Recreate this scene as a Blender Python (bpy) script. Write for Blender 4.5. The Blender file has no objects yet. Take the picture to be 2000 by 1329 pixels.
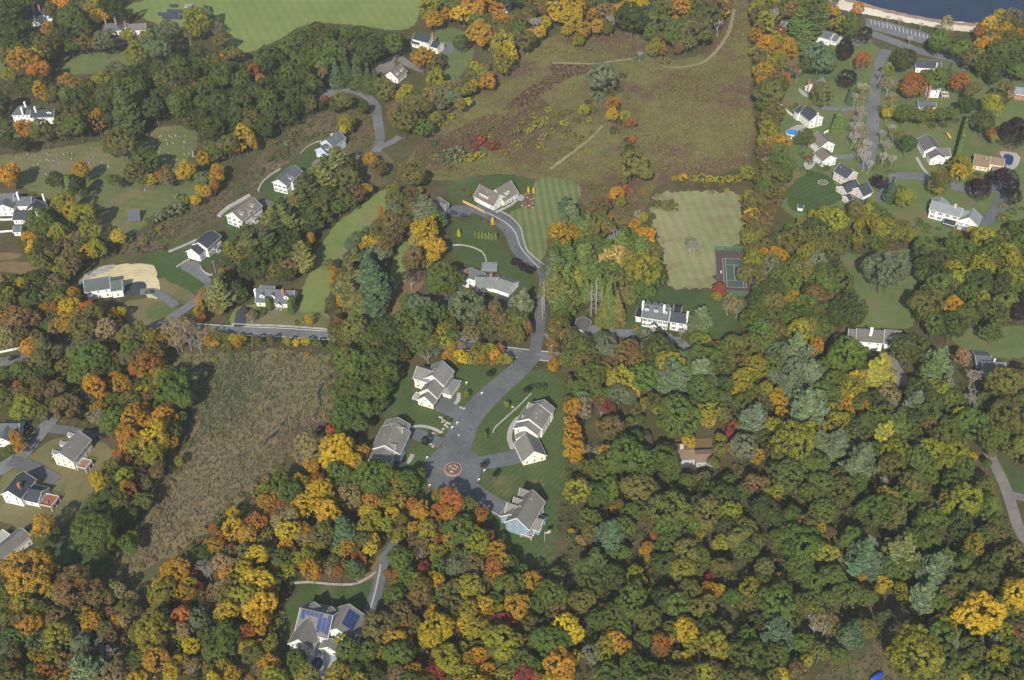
import bpy, bmesh, math, random
import numpy as np
from mathutils import Vector, Matrix
from mathutils.geometry import tessellate_polygon

scene = bpy.context.scene
COL = scene.collection

# ------------------------------------------------------------------ camera
PITCH = math.radians(41.0)
ROLL = math.radians(-2.0)
CAM_H = 351.0
FPX = 2200.0                       # focal length in photo pixels (photo 2000 x 1329)
fw = Vector((0, math.cos(PITCH), -math.sin(PITCH)))
r0 = Vector((1, 0, 0))
u0 = Vector((0, math.sin(PITCH), math.cos(PITCH)))
rt = math.cos(ROLL) * r0 + math.sin(ROLL) * u0
up = -math.sin(ROLL) * r0 + math.cos(ROLL) * u0
cam_d = bpy.data.cameras.new('camera')
cam_d.sensor_width = 36.0
cam_d.lens = FPX / 2000.0 * 36.0
cam_d.clip_start = 1.0
cam_d.clip_end = 20000.0
cam = bpy.data.objects.new('camera', cam_d)
COL.objects.link(cam)
cam.matrix_world = Matrix(((rt.x, up.x, -fw.x, 0), (rt.y, up.y, -fw.y, 0), (rt.z, up.z, -fw.z, CAM_H), (0, 0, 0, 1)))
scene.camera = cam

# ------------------------------------------------------------------ sky and sun
SUN_EL = math.radians(37.0)
SUN_AZ = math.radians(12.0)        # shadows fall away from the viewpoint, 12 degrees to the right
sun_dir = Vector((math.sin(SUN_AZ) * math.cos(SUN_EL), math.cos(SUN_AZ) * math.cos(SUN_EL), -math.sin(SUN_EL)))
w = bpy.data.worlds.new('World')
scene.world = w
w.use_nodes = True
nt = w.node_tree
sky = nt.nodes.new('ShaderNodeTexSky')
sky.sky_type = 'NISHITA'
sky.sun_disc = False
sky.sun_elevation = SUN_EL
sky.sun_rotation = math.radians(180.0) + SUN_AZ
sky.air_density = 1.0
sky.dust_density = 1.0
bg = nt.nodes['Background']
bg.inputs['Strength'].default_value = 0.115
nt.links.new(sky.outputs[0], bg.inputs['Color'])
sl = bpy.data.lights.new('sun', 'SUN')
sl.energy = 4.4
sl.angle = math.radians(0.53)
sl.color = (1.0, 0.945, 0.83)
so = bpy.data.objects.new('sun', sl)
COL.objects.link(so)
so.rotation_euler = sun_dir.to_track_quat('-Z', 'Y').to_euler()
so.location = (0, 0, 600)
vs = scene.view_settings
vs.view_transform = 'Standard'
vs.look = 'None'
vs.exposure = 0.45
vs.gamma = 1.0
scene.cycles.max_bounces = 6
scene.cycles.diffuse_bounces = 3
scene.cycles.glossy_bounces = 2
scene.cycles.transmission_bounces = 3
scene.cycles.transparent_max_bounces = 6
scene.cycles.volume_bounces = 0
scene.cycles.use_denoising = True

# ------------------------------------------------------------------ pixel -> place
def G(px, py, z=0.0):
    """Point of the photograph at a known height above the ground -> world position."""
    d = fw * FPX + rt * (px - 1000.0) - up * (py - 664.5)
    t = (z - CAM_H) / d.z
    return Vector((d.x * t, d.y * t, z))

def PX(p):
    q = Vector(p) - Vector((0, 0, CAM_H))
    k = FPX / q.dot(fw)
    return 1000.0 + q.dot(rt) * k, 664.5 - q.dot(up) * k

def SC(px, py, z=0.0):
    """photo pixels per metre (across) at a place"""
    q = G(px, py, z) - Vector((0, 0, CAM_H))
    return FPX / q.dot(fw)

def GP(pts, z=0.0):
    return [G(x, y, z) for x, y in pts]

# ------------------------------------------------------------------ objects
def prop(o, label=None, cat=None, group=None, kind=None):
    if label: o['label'] = label
    if cat: o['category'] = cat
    if group: o['group'] = group
    if kind: o['kind'] = kind
    return o

def empty(name, loc=(0, 0, 0), rz=0.0):
    o = bpy.data.objects.new(name, None)
    o.empty_display_size = 0.5
    o.location = loc
    o.rotation_euler = (0, 0, rz)
    COL.objects.link(o)
    return o

def mobj(name, me, parent=None, loc=(0, 0, 0), rot=(0, 0, 0), scale=(1, 1, 1)):
    o = bpy.data.objects.new(name, me)
    COL.objects.link(o)
    o.location = loc
    o.rotation_euler = rot
    o.scale = scale
    if parent is not None:
        o.parent = parent
    return o

def mesh(name, verts, faces, mat=None, smooth=False):
    me = bpy.data.meshes.new(name)
    me.from_pydata([tuple(v) for v in verts], [], faces)
    if mat is not None:
        me.materials.append(mat)
    if smooth:
        me.polygons.foreach_set('use_smooth', [True] * len(me.polygons))
    me.update()
    return me

class MB:
    """collects boxes, prisms and tubes into one mesh"""
    def __init__(s):
        s.v = []; s.f = []
    def add(s, vs, fs):
        b = len(s.v)
        s.v += [tuple(q) for q in vs]
        s.f += [tuple(i + b for i in f) for f in fs]
        return s
    def box(s, c, u, v, hx, hy, z0, z1):
        u = Vector(u); v = Vector(v); c = Vector((c[0], c[1], 0))
        vs = []
        for z in (z0, z1):
            for sx, sy in ((-1, -1), (1, -1), (1, 1), (-1, 1)):
                p = c + u * (sx * hx) + v * (sy * hy)
                vs.append((p.x, p.y, z))
        return s.add(vs, [(3, 2, 1, 0), (4, 5, 6, 7), (0, 1, 5, 4), (1, 2, 6, 5), (2, 3, 7, 6), (3, 0, 4, 7)])
    def prism(s, ring_a, ring_b):
        n = len(ring_a)
        fs = [tuple(reversed(range(n))), tuple(range(n, 2 * n))]
        for i in range(n):
            j = (i + 1) % n
            fs.append((i, j, n + j, n + i))
        return s.add(list(ring_a) + list(ring_b), fs)
    def tube(s, pts, radii, n=6):
        rings = []
        for i, p in enumerate(pts):
            p = Vector(p)
            a = Vector(pts[max(i - 1, 0)]); b = Vector(pts[min(i + 1, len(pts) - 1)])
            d = (b - a).normalized()
            h = Vector((1, 0, 0)) if abs(d.x) < 0.8 else Vector((0, 1, 0))
            x = d.cross(h).normalized(); y = d.cross(x)
            rings.append([p + (x * math.cos(2 * math.pi * k / n) + y * math.sin(2 * math.pi * k / n)) * radii[i] for k in range(n)])
        b = len(s.v)
        for r in rings:
            s.v += [tuple(q) for q in r]
        for i in range(len(rings) - 1):
            for k in range(n):
                k2 = (k + 1) % n
                s.f.append((b + i * n + k, b + i * n + k2, b + (i + 1) * n + k2, b + (i + 1) * n + k))
        s.f.append(tuple(b + (len(rings) - 1) * n + k for k in range(n)))
        return s
    def build(s, name, mat, parent=None, loc=(0, 0, 0), smooth=False, rot=(0, 0, 0)):
        me = mesh(name, s.v, s.f, mat, smooth)
        return mobj(name, me, parent, loc, rot)

# ------------------------------------------------------------------ materials
def _new(name):
    m = bpy.data.materials.new(name)
    m.use_nodes = True
    t = m.node_tree
    t.nodes.clear()
    out = t.nodes.new('ShaderNodeOutputMaterial')
    return m, t, out

def N(t, typ, **kw):
    n = t.nodes.new(typ)
    for k, v in kw.items():
        setattr(n, k, v)
    return n

def noise(t, vec, scale, detail=3.0, rough=0.55):
    n = N(t, 'ShaderNodeTexNoise')
    n.inputs['Scale'].default_value = scale
    n.inputs['Detail'].default_value = detail
    n.inputs['Roughness'].default_value = rough
    if vec is not None:
        t.links.new(vec, n.inputs['Vector'])
    return n.outputs['Fac']

def ramp(t, fac, stops):
    r = N(t, 'ShaderNodeValToRGB')
    e = r.color_ramp.elements
    while len(e) < len(stops):
        e.new(0.5)
    for i, (p, c) in enumerate(stops):
        e[i].position = p
        e[i].color = (c[0], c[1], c[2], 1.0) if not isinstance(c, (int, float)) else (c, c, c, 1.0)
    t.links.new(fac, r.inputs['Fac'])
    return r.outputs['Color']

def mixc(t, fac, a, b, mode='MIX'):
    m = N(t, 'ShaderNodeMix', data_type='RGBA', blend_type=mode)
    for sock, val in ((m.inputs[0], fac), (m.inputs[6], a), (m.inputs[7], b)):
        if isinstance(val, bpy.types.NodeSocket):
            t.links.new(val, sock)
        elif isinstance(val, (int, float)):
            sock.default_value = val if sock.type == 'VALUE' else (val, val, val, 1)
        else:
            sock.default_value = (val[0], val[1], val[2], 1)
    return m.outputs[2]

def math_(t, op, a, b=0.5):
    m = N(t, 'ShaderNodeMath', operation=op)
    for sock, val in ((m.inputs[0], a), (m.inputs[1], b)):
        if isinstance(val, bpy.types.NodeSocket):
            t.links.new(val, sock)
        else:
            sock.default_value = val
    return m.outputs[0]

def bsdf(t, out, col, rough=0.9, spec=0.2, metal=0.0, bump=None, bump_s=0.3, bump_d=0.1):
    b = N(t, 'ShaderNodeBsdfPrincipled')
    if isinstance(col, bpy.types.NodeSocket):
        t.links.new(col, b.inputs['Base Color'])
    else:
        b.inputs['Base Color'].default_value = (col[0], col[1], col[2], 1)
    b.inputs['Roughness'].default_value = rough
    b.inputs['Specular IOR Level'].default_value = spec
    b.inputs['Metallic'].default_value = metal
    if bump is not None:
        bn = N(t, 'ShaderNodeBump')
        bn.inputs['Strength'].default_value = bump_s
        bn.inputs['Distance'].default_value = bump_d
        t.links.new(bump, bn.inputs['Height'])
        t.links.new(bn.outputs[0], b.inputs['Normal'])
    t.links.new(b.outputs[0], out.inputs['Surface'])
    return b

_M = {}
def plain(name, col, rough=0.8, spec=0.2, metal=0.0, var=0.12, scale=1.5):
    """one colour with uneven wear"""
    if name in _M: return _M[name]
    m, t, out = _new(name)
    tc = N(t, 'ShaderNodeTexCoord').outputs['Object']
    f = noise(t, tc, scale, 4)
    c = ramp(t, f, [(0.25, [x * (1 - var) for x in col]), (0.75, [min(1, x * (1 + var)) for x in col])])
    bsdf(t, out, c, rough, spec, metal)
    _M[name] = m
    return m

def ground_mat(name, cols, big=0.02, mid=0.15, fine=1.6, stripe=None, bump=0.5, patch=None):
    """cols: dark, mid, light.  stripe=(angle, width m, strength).  patch=(colour, scale, threshold)"""
    m, t, out = _new(name)
    tc = N(t, 'ShaderNodeNewGeometry').outputs['Position']
    n1 = noise(t, tc, big, 4, 0.6)
    n2 = noise(t, tc, mid, 4, 0.6)
    n3 = noise(t, tc, fine, 3, 0.6)
    f = math_(t, 'ADD', math_(t, 'MULTIPLY', n1, 0.45), math_(t, 'ADD', math_(t, 'MULTIPLY', n2, 0.3), math_(t, 'MULTIPLY', n3, 0.25)))
    c = ramp(t, f, [(0.36, cols[0]), (0.5, cols[1]), (0.64, cols[2])])
    if patch:
        p = noise(t, tc, patch[1], 5, 0.65)
        pf = ramp(t, p, [(patch[2] - 0.03, 0.0), (patch[2] + 0.09, 1.0)])
        c = mixc(t, pf, c, patch[0])
    if stripe:
        ang, wd, st = stripe
        sx = N(t, 'ShaderNodeSeparateXYZ')
        t.links.new(tc, sx.inputs[0])
        d = math_(t, 'ADD', math_(t, 'MULTIPLY', sx.outputs[0], math.cos(ang)), math_(t, 'MULTIPLY', sx.outputs[1], math.sin(ang)))
        d = math_(t, 'ADD', d, math_(t, 'MULTIPLY', noise(t, tc, 0.08, 2), 1.2))
        s = math_(t, 'SINE', math_(t, 'MULTIPLY', d, math.pi / wd), 0)
        sf = ramp(t, math_(t, 'ADD', math_(t, 'MULTIPLY', s, 0.5), 0.5), [(0.3, 1.0 - st), (0.7, 1.0 + 0.0)])
        c = mixc(t, 1.0, c, sf, 'MULTIPLY')
    bsdf(t, out, c, 1.0, 0.0, 0.0, n3, bump, 0.25)
    return m

def asphalt(name, col, worn=0.25):
    m, t, out = _new(name)
    tc = N(t, 'ShaderNodeNewGeometry').outputs['Position']
    n1 = noise(t, tc, 0.07, 5, 0.65)
    n2 = noise(t, tc, 0.6, 4, 0.6)
    n3 = noise(t, tc, 7.0, 2, 0.5)
    f = math_(t, 'ADD', math_(t, 'MULTIPLY', n1, 0.5), math_(t, 'ADD', math_(t, 'MULTIPLY', n2, 0.3), math_(t, 'MULTIPLY', n3, 0.2)))
    c = ramp(t, f, [(0.35, [x * (1 - worn) for x in col]), (0.65, [x * (1 + worn) for x in col])])
    bsdf(t, out, c, 0.9, 0.25, 0.0, n3, 0.2, 0.03)
    return m

def roof_mat(name, col):
    key = 'roof_' + name
    if key in _M: return _M[key]
    m, t, out = _new(key)
    tc = N(t, 'ShaderNodeTexCoord').outputs['Object']
    n1 = noise(t, tc, 0.25, 4, 0.6)
    n2 = noise(t, tc, 2.5, 3, 0.6)
    sx = N(t, 'ShaderNodeSeparateXYZ')
    t.links.new(tc, sx.inputs[0])
    rows = math_(t, 'SINE', math_(t, 'MULTIPLY', sx.outputs[2], 2 * math.pi / 0.16), 0)
    f = math_(t, 'ADD', math_(t, 'MULTIPLY', n1, 0.45), math_(t, 'ADD', math_(t, 'MULTIPLY', n2, 0.45), math_(t, 'MULTIPLY', rows, 0.04)))
    c = ramp(t, f, [(0.3, [x * 0.78 for x in col]), (0.6, [x * 1.18 for x in col])])
    oi = N(t, 'ShaderNodeObjectInfo').outputs['Random']
    c = mixc(t, 1.0, c, ramp(t, oi, [(0.0, 0.84), (1.0, 1.0)]), 'MULTIPLY')
    bsdf(t, out, c, 0.9, 0.15, 0.0, rows, 0.15, 0.02)
    _M[key] = m
    return m

def wall_mat(name, col):
    key = 'wall_' + name
    if key in _M: return _M[key]
    m, t, out = _new(key)
    tc = N(t, 'ShaderNodeTexCoord').outputs['Object']
    n1 = noise(t, tc, 0.4, 4, 0.6)
    sx = N(t, 'ShaderNodeSeparateXYZ')
    t.links.new(tc, sx.inputs[0])
    rows = math_(t, 'FRACT', math_(t, 'MULTIPLY', sx.outputs[2], 1 / 0.14), 0)
    c = ramp(t, n1, [(0.3, [x * 0.93 for x in col]), (0.7, [min(x * 1.03, 0.86) for x in col])])
    bsdf(t, out, c, 0.7, 0.25, 0.0, rows, 0.35, 0.02)
    _M[key] = m
    return m

GLASS = None
def glass_mat():
    global GLASS
    if GLASS: return GLASS
    m, t, out = _new('window_glass')
    tc = N(t, 'ShaderNodeObjectInfo').outputs['Random']
    c = ramp(t, tc, [(0.0, (0.02, 0.024, 0.03)), (1.0, (0.07, 0.075, 0.085))])
    bsdf(t, out, c, 0.08, 0.5)
    GLASS = m
    return m
# ================================================================== the ground
rng = random.Random(7)
CLEAR = []          # photo outlines that fill trees must keep out of

def pip(x, y, poly):
    c = False
    n = len(poly)
    j = n - 1
    for i in range(n):
        xi, yi = poly[i]; xj, yj = poly[j]
        if (yi > y) != (yj > y) and x < (xj - xi) * (y - yi) / (yj - yi) + xi:
            c = not c
        j = i
    return c

def chaikin(p, k):
    for _ in range(k):
        q = []
        for i in range(len(p)):
            a = p[i]; b = p[(i + 1) % len(p)]
            q.append(a * 0.75 + b * 0.25); q.append(a * 0.25 + b * 0.75)
        p = q
    return p

def flat_mesh(name, ring, z, mat):
    tris = tessellate_polygon([[Vector((p.x, p.y, 0)) for p in ring]])
    fs = []
    for a, b, c in tris:
        pa, pb, pc = ring[a], ring[b], ring[c]
        if (pb.x - pa.x) * (pc.y - pa.y) - (pb.y - pa.y) * (pc.x - pa.x) < 0:
            a, c = c, a
        fs.append((a, b, c))
    return mesh(name, [(p.x, p.y, z) for p in ring], fs, mat)

def sheet(name, px, mat, z, smooth=2, jit=0.5, step=2.0, clear=True, parent=None):
    if clear: CLEAR.append(px)
    ring = chaikin(GP(px), smooth)
    if jit > 0:
        q = []
        for i in range(len(ring)):
            a = ring[i]; b = ring[(i + 1) % len(ring)]
            k = max(1, int((b - a).length / step))
            for s in range(k):
                p = a.lerp(b, s / k)
                q.append(p + Vector((rng.gauss(0, jit), rng.gauss(0, jit), 0)))
        ring = q
    o = mobj(name, flat_mesh(name, ring, z, mat), parent)
    if parent is None: prop(o, kind='structure')
    return o

def spline(P, step=2.0):
    Q = []
    for i in range(len(P) - 1):
        p0 = P[max(i - 1, 0)]; p1 = P[i]; p2 = P[i + 1]; p3 = P[min(i + 2, len(P) - 1)]
        k = max(2, int((p2 - p1).length / step))
        for s in range(k):
            t = s / k
            Q.append(0.5 * ((2 * p1) + (p2 - p0) * t + (2 * p0 - 5 * p1 + 4 * p2 - p3) * t * t + (3 * p1 - p0 - 3 * p2 + p3) * t ** 3))
    Q.append(P[-1])
    return Q

def sides(Q):
    out = []
    for i in range(len(Q)):
        d = (Q[min(i + 1, len(Q) - 1)] - Q[max(i - 1, 0)])
        d.z = 0
        d.normalize()
        out.append(Vector((-d.y, d.x, 0)))
    return out

def strip(name, px, width, mat, z, off=0.0, jit=0.0, clear=True, parent=None, w2=None):
    P = GP(px)
    Q = spline(P)
    S = sides(Q)
    vs = []; fs = []
    n = len(Q)
    for i, (q, s) in enumerate(zip(Q, S)):
        wd = width if w2 is None else width + (w2 - width) * i / (n - 1)
        a = q + s * (off + wd / 2 + rng.gauss(0, jit)); b = q + s * (off - wd / 2 + rng.gauss(0, jit))
        vs += [(a.x, a.y, z), (b.x, b.y, z)]
    for i in range(n - 1):
        fs.append((2 * i, 2 * i + 1, 2 * i + 3, 2 * i + 2))
    if clear:
        hw = max(width, w2 or 0) / 2
        for i in range(0, n - 1, 3):
            j = min(i + 3, n - 1)
            quad = [PX(Q[i] + S[i] * hw), PX(Q[j] + S[j] * hw), PX(Q[j] - S[j] * hw), PX(Q[i] - S[i] * hw)]
            CLEAR.append(quad)
    o = mobj(name, mesh(name, vs, fs, mat), parent)
    if parent is None: prop(o, kind='structure')
    return o

def wall_strip(name, px, width, height, mat, label, cat, closed=False):
    """low wall or kerb standing on the ground along a line"""
    Q = spline(GP(px), 1.5)
    S = sides(Q)
    mb = MB()
    for i in range(len(Q) - 1):
        a, b = Q[i], Q[i + 1]
        ra = [a + S[i] * width / 2, a - S[i] * width / 2]
        rb = [b + S[i + 1] * width / 2, b - S[i + 1] * width / 2]
        h = height * (1 + rng.uniform(-0.12, 0.12))
        base = len(mb.v)
        for p in (ra[0], ra[1], rb[1], rb[0]): mb.v.append((p.x, p.y, 0))
        for p in (ra[0], ra[1], rb[1], rb[0]): mb.v.append((p.x, p.y, h))
        mb.f += [tuple(base + k for k in f) for f in ((4, 5, 6, 7), (0, 1, 5, 4), (1, 2, 6, 5), (2, 3, 7, 6), (3, 0, 4, 7))]
    o = mb.build(name, mat)
    prop(o, label, cat)
    return o

# ---- materials of the ground
M_litter = ground_mat('forest_litter', [(0.048, 0.045, 0.02), (0.072, 0.068, 0.03), (0.1, 0.1, 0.042)], 0.03, 0.3, 2.2, None, 0.6, ((0.1, 0.075, 0.042), 0.05, 0.55))
M_field = ground_mat('hay_field', [(0.131, 0.169, 0.049), (0.162, 0.198, 0.061), (0.187, 0.215, 0.077)], 0.012, 0.06, 1.2, (0.35, 3.2, 0.07))
M_lawn = ground_mat('lawn_grass', [(0.074, 0.108, 0.036), (0.106, 0.138, 0.048), (0.144, 0.154, 0.064)], 0.03, 0.2, 1.8, None, 0.5, ((0.15, 0.125, 0.066), 0.035, 0.56))
M_slope = ground_mat('slope_grass', [(0.110, 0.149, 0.044), (0.147, 0.182, 0.056), (0.189, 0.198, 0.074)], 0.03, 0.2, 1.8, None, 0.5, ((0.18, 0.15, 0.08), 0.035, 0.58))
M_dry = ground_mat('dry_grass', [(0.098, 0.101, 0.041), (0.138, 0.127, 0.057), (0.178, 0.144, 0.075)], 0.03, 0.2, 1.8, None, 0.5, ((0.085, 0.105, 0.04), 0.04, 0.54))
M_dark = ground_mat('watered_lawn', [(0.04, 0.072, 0.022), (0.056, 0.092, 0.028), (0.075, 0.105, 0.036)], 0.03, 0.2, 1.8, (2.2, 1.5, 0.11))
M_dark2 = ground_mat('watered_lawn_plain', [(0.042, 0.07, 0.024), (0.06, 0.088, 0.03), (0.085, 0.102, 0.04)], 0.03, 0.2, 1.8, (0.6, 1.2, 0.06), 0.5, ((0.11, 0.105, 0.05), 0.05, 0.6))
M_stripe = ground_mat('mown_lawn', [(0.102, 0.138, 0.048), (0.138, 0.168, 0.062), (0.180, 0.186, 0.084)], 0.03, 0.2, 1.8, (0.06, 2.0, 0.22), 0.5, ((0.2, 0.16, 0.085), 0.05, 0.6))
M_cul = ground_mat('cul_lawn', [(0.047, 0.076, 0.025), (0.066, 0.095, 0.032), (0.090, 0.109, 0.043)], 0.04, 0.2, 1.8, (-0.75, 1.1, 0.1), 0.5, ((0.14, 0.12, 0.058), 0.05, 0.62))
M_mead = ground_mat('meadow', [(0.093, 0.081, 0.031), (0.134, 0.123, 0.042), (0.171, 0.161, 0.060)], 0.02, 0.15, 1.6, None, 0.8, ((0.105, 0.062, 0.045), 0.016, 0.5))
M_scrub = ground_mat('scrub', [(0.074, 0.067, 0.031), (0.120, 0.096, 0.050), (0.168, 0.126, 0.074)], 0.04, 0.25, 1.8, None, 0.8, ((0.07, 0.085, 0.032), 0.05, 0.52))
M_tennisfield = ground_mat('rough_mown_field', [(0.160, 0.181, 0.075), (0.217, 0.225, 0.104), (0.275, 0.254, 0.138)], 0.03, 0.2, 1.8, (0.1, 2.5, 0.08), 0.5, ((0.2, 0.15, 0.085), 0.04, 0.56))
M_grave_lawn = ground_mat('graveyard_grass', [(0.085, 0.110, 0.040), (0.115, 0.132, 0.050), (0.150, 0.149, 0.066)], 0.03, 0.2, 1.8, (1.3, 3.0, 0.06), 0.5, ((0.165, 0.14, 0.075), 0.025, 0.55))
M_marsh = ground_mat('marsh', [(0.090, 0.086, 0.041), (0.147, 0.123, 0.062), (0.205, 0.157, 0.082)], 0.025, 0.2, 1.6)
M_tan = ground_mat('fallen_needles', [(0.12, 0.09, 0.045), (0.165, 0.115, 0.055), (0.19, 0.14, 0.075)], 0.05, 0.3, 1.8)
M_asph = asphalt('asphalt_road', (0.15, 0.153, 0.155))
M_asph2 = asphalt('asphalt_drive', (0.105, 0.108, 0.112), 0.36)
M_asph3 = asphalt('fresh_asphalt', (0.042, 0.044, 0.052))
M_asph4 = asphalt('pale_asphalt', (0.132, 0.133, 0.135), 0.42)
M_gravel = ground_mat('gravel', [(0.125, 0.114, 0.103), (0.169, 0.154, 0.140), (0.206, 0.195, 0.177)], 0.05, 0.4, 2.5)
M_straw = ground_mat('straw_mat', [(0.42, 0.35, 0.2), (0.52, 0.44, 0.26), (0.58, 0.5, 0.32)], 0.05, 0.2, 1.5, (1.45, 1.2, 0.12))
M_conc = ground_mat('concrete', [(0.27, 0.255, 0.23), (0.33, 0.315, 0.285), (0.39, 0.37, 0.34)], 0.1, 0.6, 3.0)
M_stone = ground_mat('field_stone', [(0.2, 0.19, 0.17), (0.34, 0.32, 0.28), (0.46, 0.43, 0.38)], 0.3, 1.2, 4.0, None, 1.0)
M_sand = ground_mat('beach_sand', [(0.5, 0.43, 0.32), (0.6, 0.52, 0.41), (0.67, 0.6, 0.5)], 0.02, 0.1, 1.0)
M_paint = plain('white_line_paint', (0.72, 0.72, 0.7), 0.7, 0.2, 0, 0.15, 1.0)
M_mulch = ground_mat('bark_mulch', [(0.09, 0.05, 0.035), (0.14, 0.085, 0.06), (0.2, 0.13, 0.09)], 0.2, 0.8, 3.0)

# one sheet to the horizon
gv = []
R = 9000.0
g = mobj('ground', mesh('ground', [(-R, -600, 0), (R, -600, 0), (R, R, 0), (-R, R, 0)], [(0, 1, 2, 3)], M_litter))
prop(g, kind='structure')

# ---- grassland, lawns and yards
Z = [0.02]
def zz():
    Z[0] += 0.003
    return Z[0]

sheet('field', [(205, 20), (330, -10), (420, -60), (860, -60), (818, 20), (812, 52), (775, 62), (700, 50), (600, 42), (545, 78), (500, 100), (450, 110), (432, 66), (400, 30), (365, 56), (300, 48), (262, 26)], M_field, zz())
sheet('meadow', [(780, 352), (800, 300), (850, 250), (900, 208), (945, 178), (962, 135), (1000, 104), (1060, 78), (1110, 62), (1250, 60), (1290, 120), (1370, 112), (1415, 60), (1428, -10), (1464, -10), (1466, 100), (1470, 200), (1478, 335), (1290, 352), (1262, 390), (1268, 440), (1180, 440), (1136, 400), (1135, 362), (1000, 345), (880, 352)], M_mead, zz())
sheet('scrub_land', [(430, 420), (470, 350), (540, 270), (600, 232), (660, 215), (720, 210), (735, 290), (780, 320), (760, 370), (700, 350), (640, 262), (560, 318), (500, 370), (450, 420), (360, 455), (330, 490), (280, 500), (200, 500), (230, 470), (330, 440)], M_scrub, zz())
sheet('lawn', [(108, 106), (262, 96), (305, 118), (235, 136), (118, 152)], M_lawn, zz())
sheet('lawn', [(-30, 120), (30, 117), (28, 141), (-30, 145)], M_lawn, zz())
sheet('lawn', [(60, 50), (82, 48), (90, 68), (60, 92)], M_dark2, zz())
sheet('graveyard_lawn', [(-40, 310), (60, 296), (150, 284), (250, 264), (330, 244), (388, 250), (385, 290), (355, 330), (425, 345), (395, 392), (340, 396), (300, 430), (255, 462), (190, 470), (110, 446), (128, 402), (95, 388), (60, 372), (-40, 345)], M_grave_lawn, zz())
sheet('dry_slope', [(285, 460), (330, 425), (380, 392), (450, 360), (470, 380), (430, 425), (390, 445), (340, 468)], M_scrub, zz())
sheet('lawn', [(845, 52), (915, 58), (928, 110), (905, 145), (872, 168), (866, 140), (880, 112), (850, 100)], M_lawn, zz())
sheet('lawn', [(720, 215), (745, 215), (752, 262), (730, 262)], M_scrub, zz(), clear=False)
sheet('yard', [(-30, 246), (35, 240), (60, 262), (20, 276), (-30, 280)], M_lawn, zz())
sheet('garden_bed', [(-20, 495), (44, 494), (40, 506), (-20, 508)], M_tan, zz())
sheet('garden_bed', [(-20, 510), (35, 512), (95, 515), (100, 530), (50, 536), (-20, 528)], M_tan, zz())
sheet('striped_lawn', [(276, 496), (335, 488), (352, 508), (362, 522), (410, 556), (388, 574), (345, 566), (318, 545)], M_dark, zz())
sheet('yard', [(308, 536), (345, 560), (392, 580), (340, 600), (315, 592)], M_dry, zz(), clear=False)
sheet('lawn', [(325, 490), (380, 462), (440, 452), (478, 470), (450, 498), (425, 505), (400, 530), (355, 505)], M_dark2, zz())
sheet('front_lawn', [(236, 590), (300, 580), (338, 592), (352, 606), (318, 636), (262, 640), (236, 616)], M_dry, zz())
sheet('hillside_lawn', [(503, 378), (520, 350), (565, 325), (600, 292), (628, 272), (632, 300), (608, 330), (592, 348), (560, 390), (522, 388)], M_dark2, zz())
sheet('lawn', [(430, 408), (455, 420), (470, 445), (530, 395), (590, 355), (600, 380), (530, 430), (470, 462), (440, 450)], M_dark2, zz(), clear=False)
sheet('long_lawn', [(440, 630), (470, 592), (560, 596), (590, 570), (606, 520), (628, 470), (672, 424), (720, 390), (764, 362), (772, 386), (746, 420), (708, 454), (676, 490), (654, 530), (644, 566), (634, 600), (652, 640), (560, 640), (480, 634)], M_slope, zz())
sheet('yard', [(452, 632), (470, 596), (560, 606), (640, 612), (652, 644), (560, 642), (480, 636)], M_dry, zz(), clear=False)
sheet('long_lawn', [(798, 478), (818, 410), (826, 400), (812, 452), (800, 510), (790, 560), (768, 596), (740, 630), (716, 640), (728, 600), (756, 556), (768, 505), (785, 462)], M_slope, zz())
sheet('needle_bed', [(722, 640), (740, 596), (770, 560), (830, 520), (830, 555), (800, 590), (760, 622)], M_tan, zz(), clear=False)
sheet('lawn', [(868, 368), (884, 350), (950, 340), (1040, 342), (1048, 400), (1020, 430), (985, 424), (930, 402), (905, 396), (880, 396)], M_dark2, zz())
sheet('mown_lawn', [(1040, 342), (1136, 356), (1136, 392), (1085, 430), (1062, 512), (1040, 508), (1022, 492), (1014, 452), (985, 424), (1010, 408), (1042, 400)], M_stripe, zz(), jit=0.2)
sheet('lawn', [(878, 432), (945, 428), (965, 446), (984, 490), (1010, 516), (1040, 540), (1046, 572), (1020, 566), (1000, 545), (960, 530), (890, 512), (884, 470)], M_dark2, zz())
sheet('mown_field', [(1268, 380), (1300, 375), (1440, 371), (1448, 400), (1452, 482), (1400, 486), (1398, 572), (1300, 562), (1302, 530), (1286, 480), (1276, 430)], M_tennisfield, zz(), jit=1.1, step=1.6)
sheet('lawn', [(1170, 640), (1185, 602), (1250, 562), (1398, 568), (1456, 580), (1452, 652), (1385, 660), (1345, 645), (1240, 645)], M_dark2, zz())
sheet('neighbourhood_lawn', [(1500, 120), (1540, 80), (1640, 62), (1700, 78), (1740, 118), (1790, 112), (1900, 125), (2040, 170), (2060, 440), (1900, 460), (1800, 470), (1720, 430), (1600, 440), (1530, 420), (1500, 360), (1530, 250)], M_lawn, zz(), clear=False)
for q in ([(1545, 90), (1640, 90), (1640, 60), (1560, 62)], [(1625, 92), (1690, 80), (1700, 140), (1630, 150)], [(1550, 180), (1660, 172), (1660, 215), (1540, 215)], [(1600, 210), (1665, 205), (1680, 300), (1620, 310)], [(1640, 330), (1700, 320), (1700, 390), (1600, 400)], [(1730, 240), (1780, 240), (1790, 300), (1740, 320)], [(1790, 250), (1870, 245), (1860, 320), (1790, 320)], [(1890, 240), (1985, 235), (1990, 340), (1890, 340)], [(1735, 125), (1790, 120), (1800, 200), (1740, 215)], [(1795, 362), (1930, 372), (1960, 400), (1940, 440), (1880, 462), (1795, 440)], [(1850, 160), (1960, 160), (1960, 235), (1870, 235)]):
    CLEAR.append(q)
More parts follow.
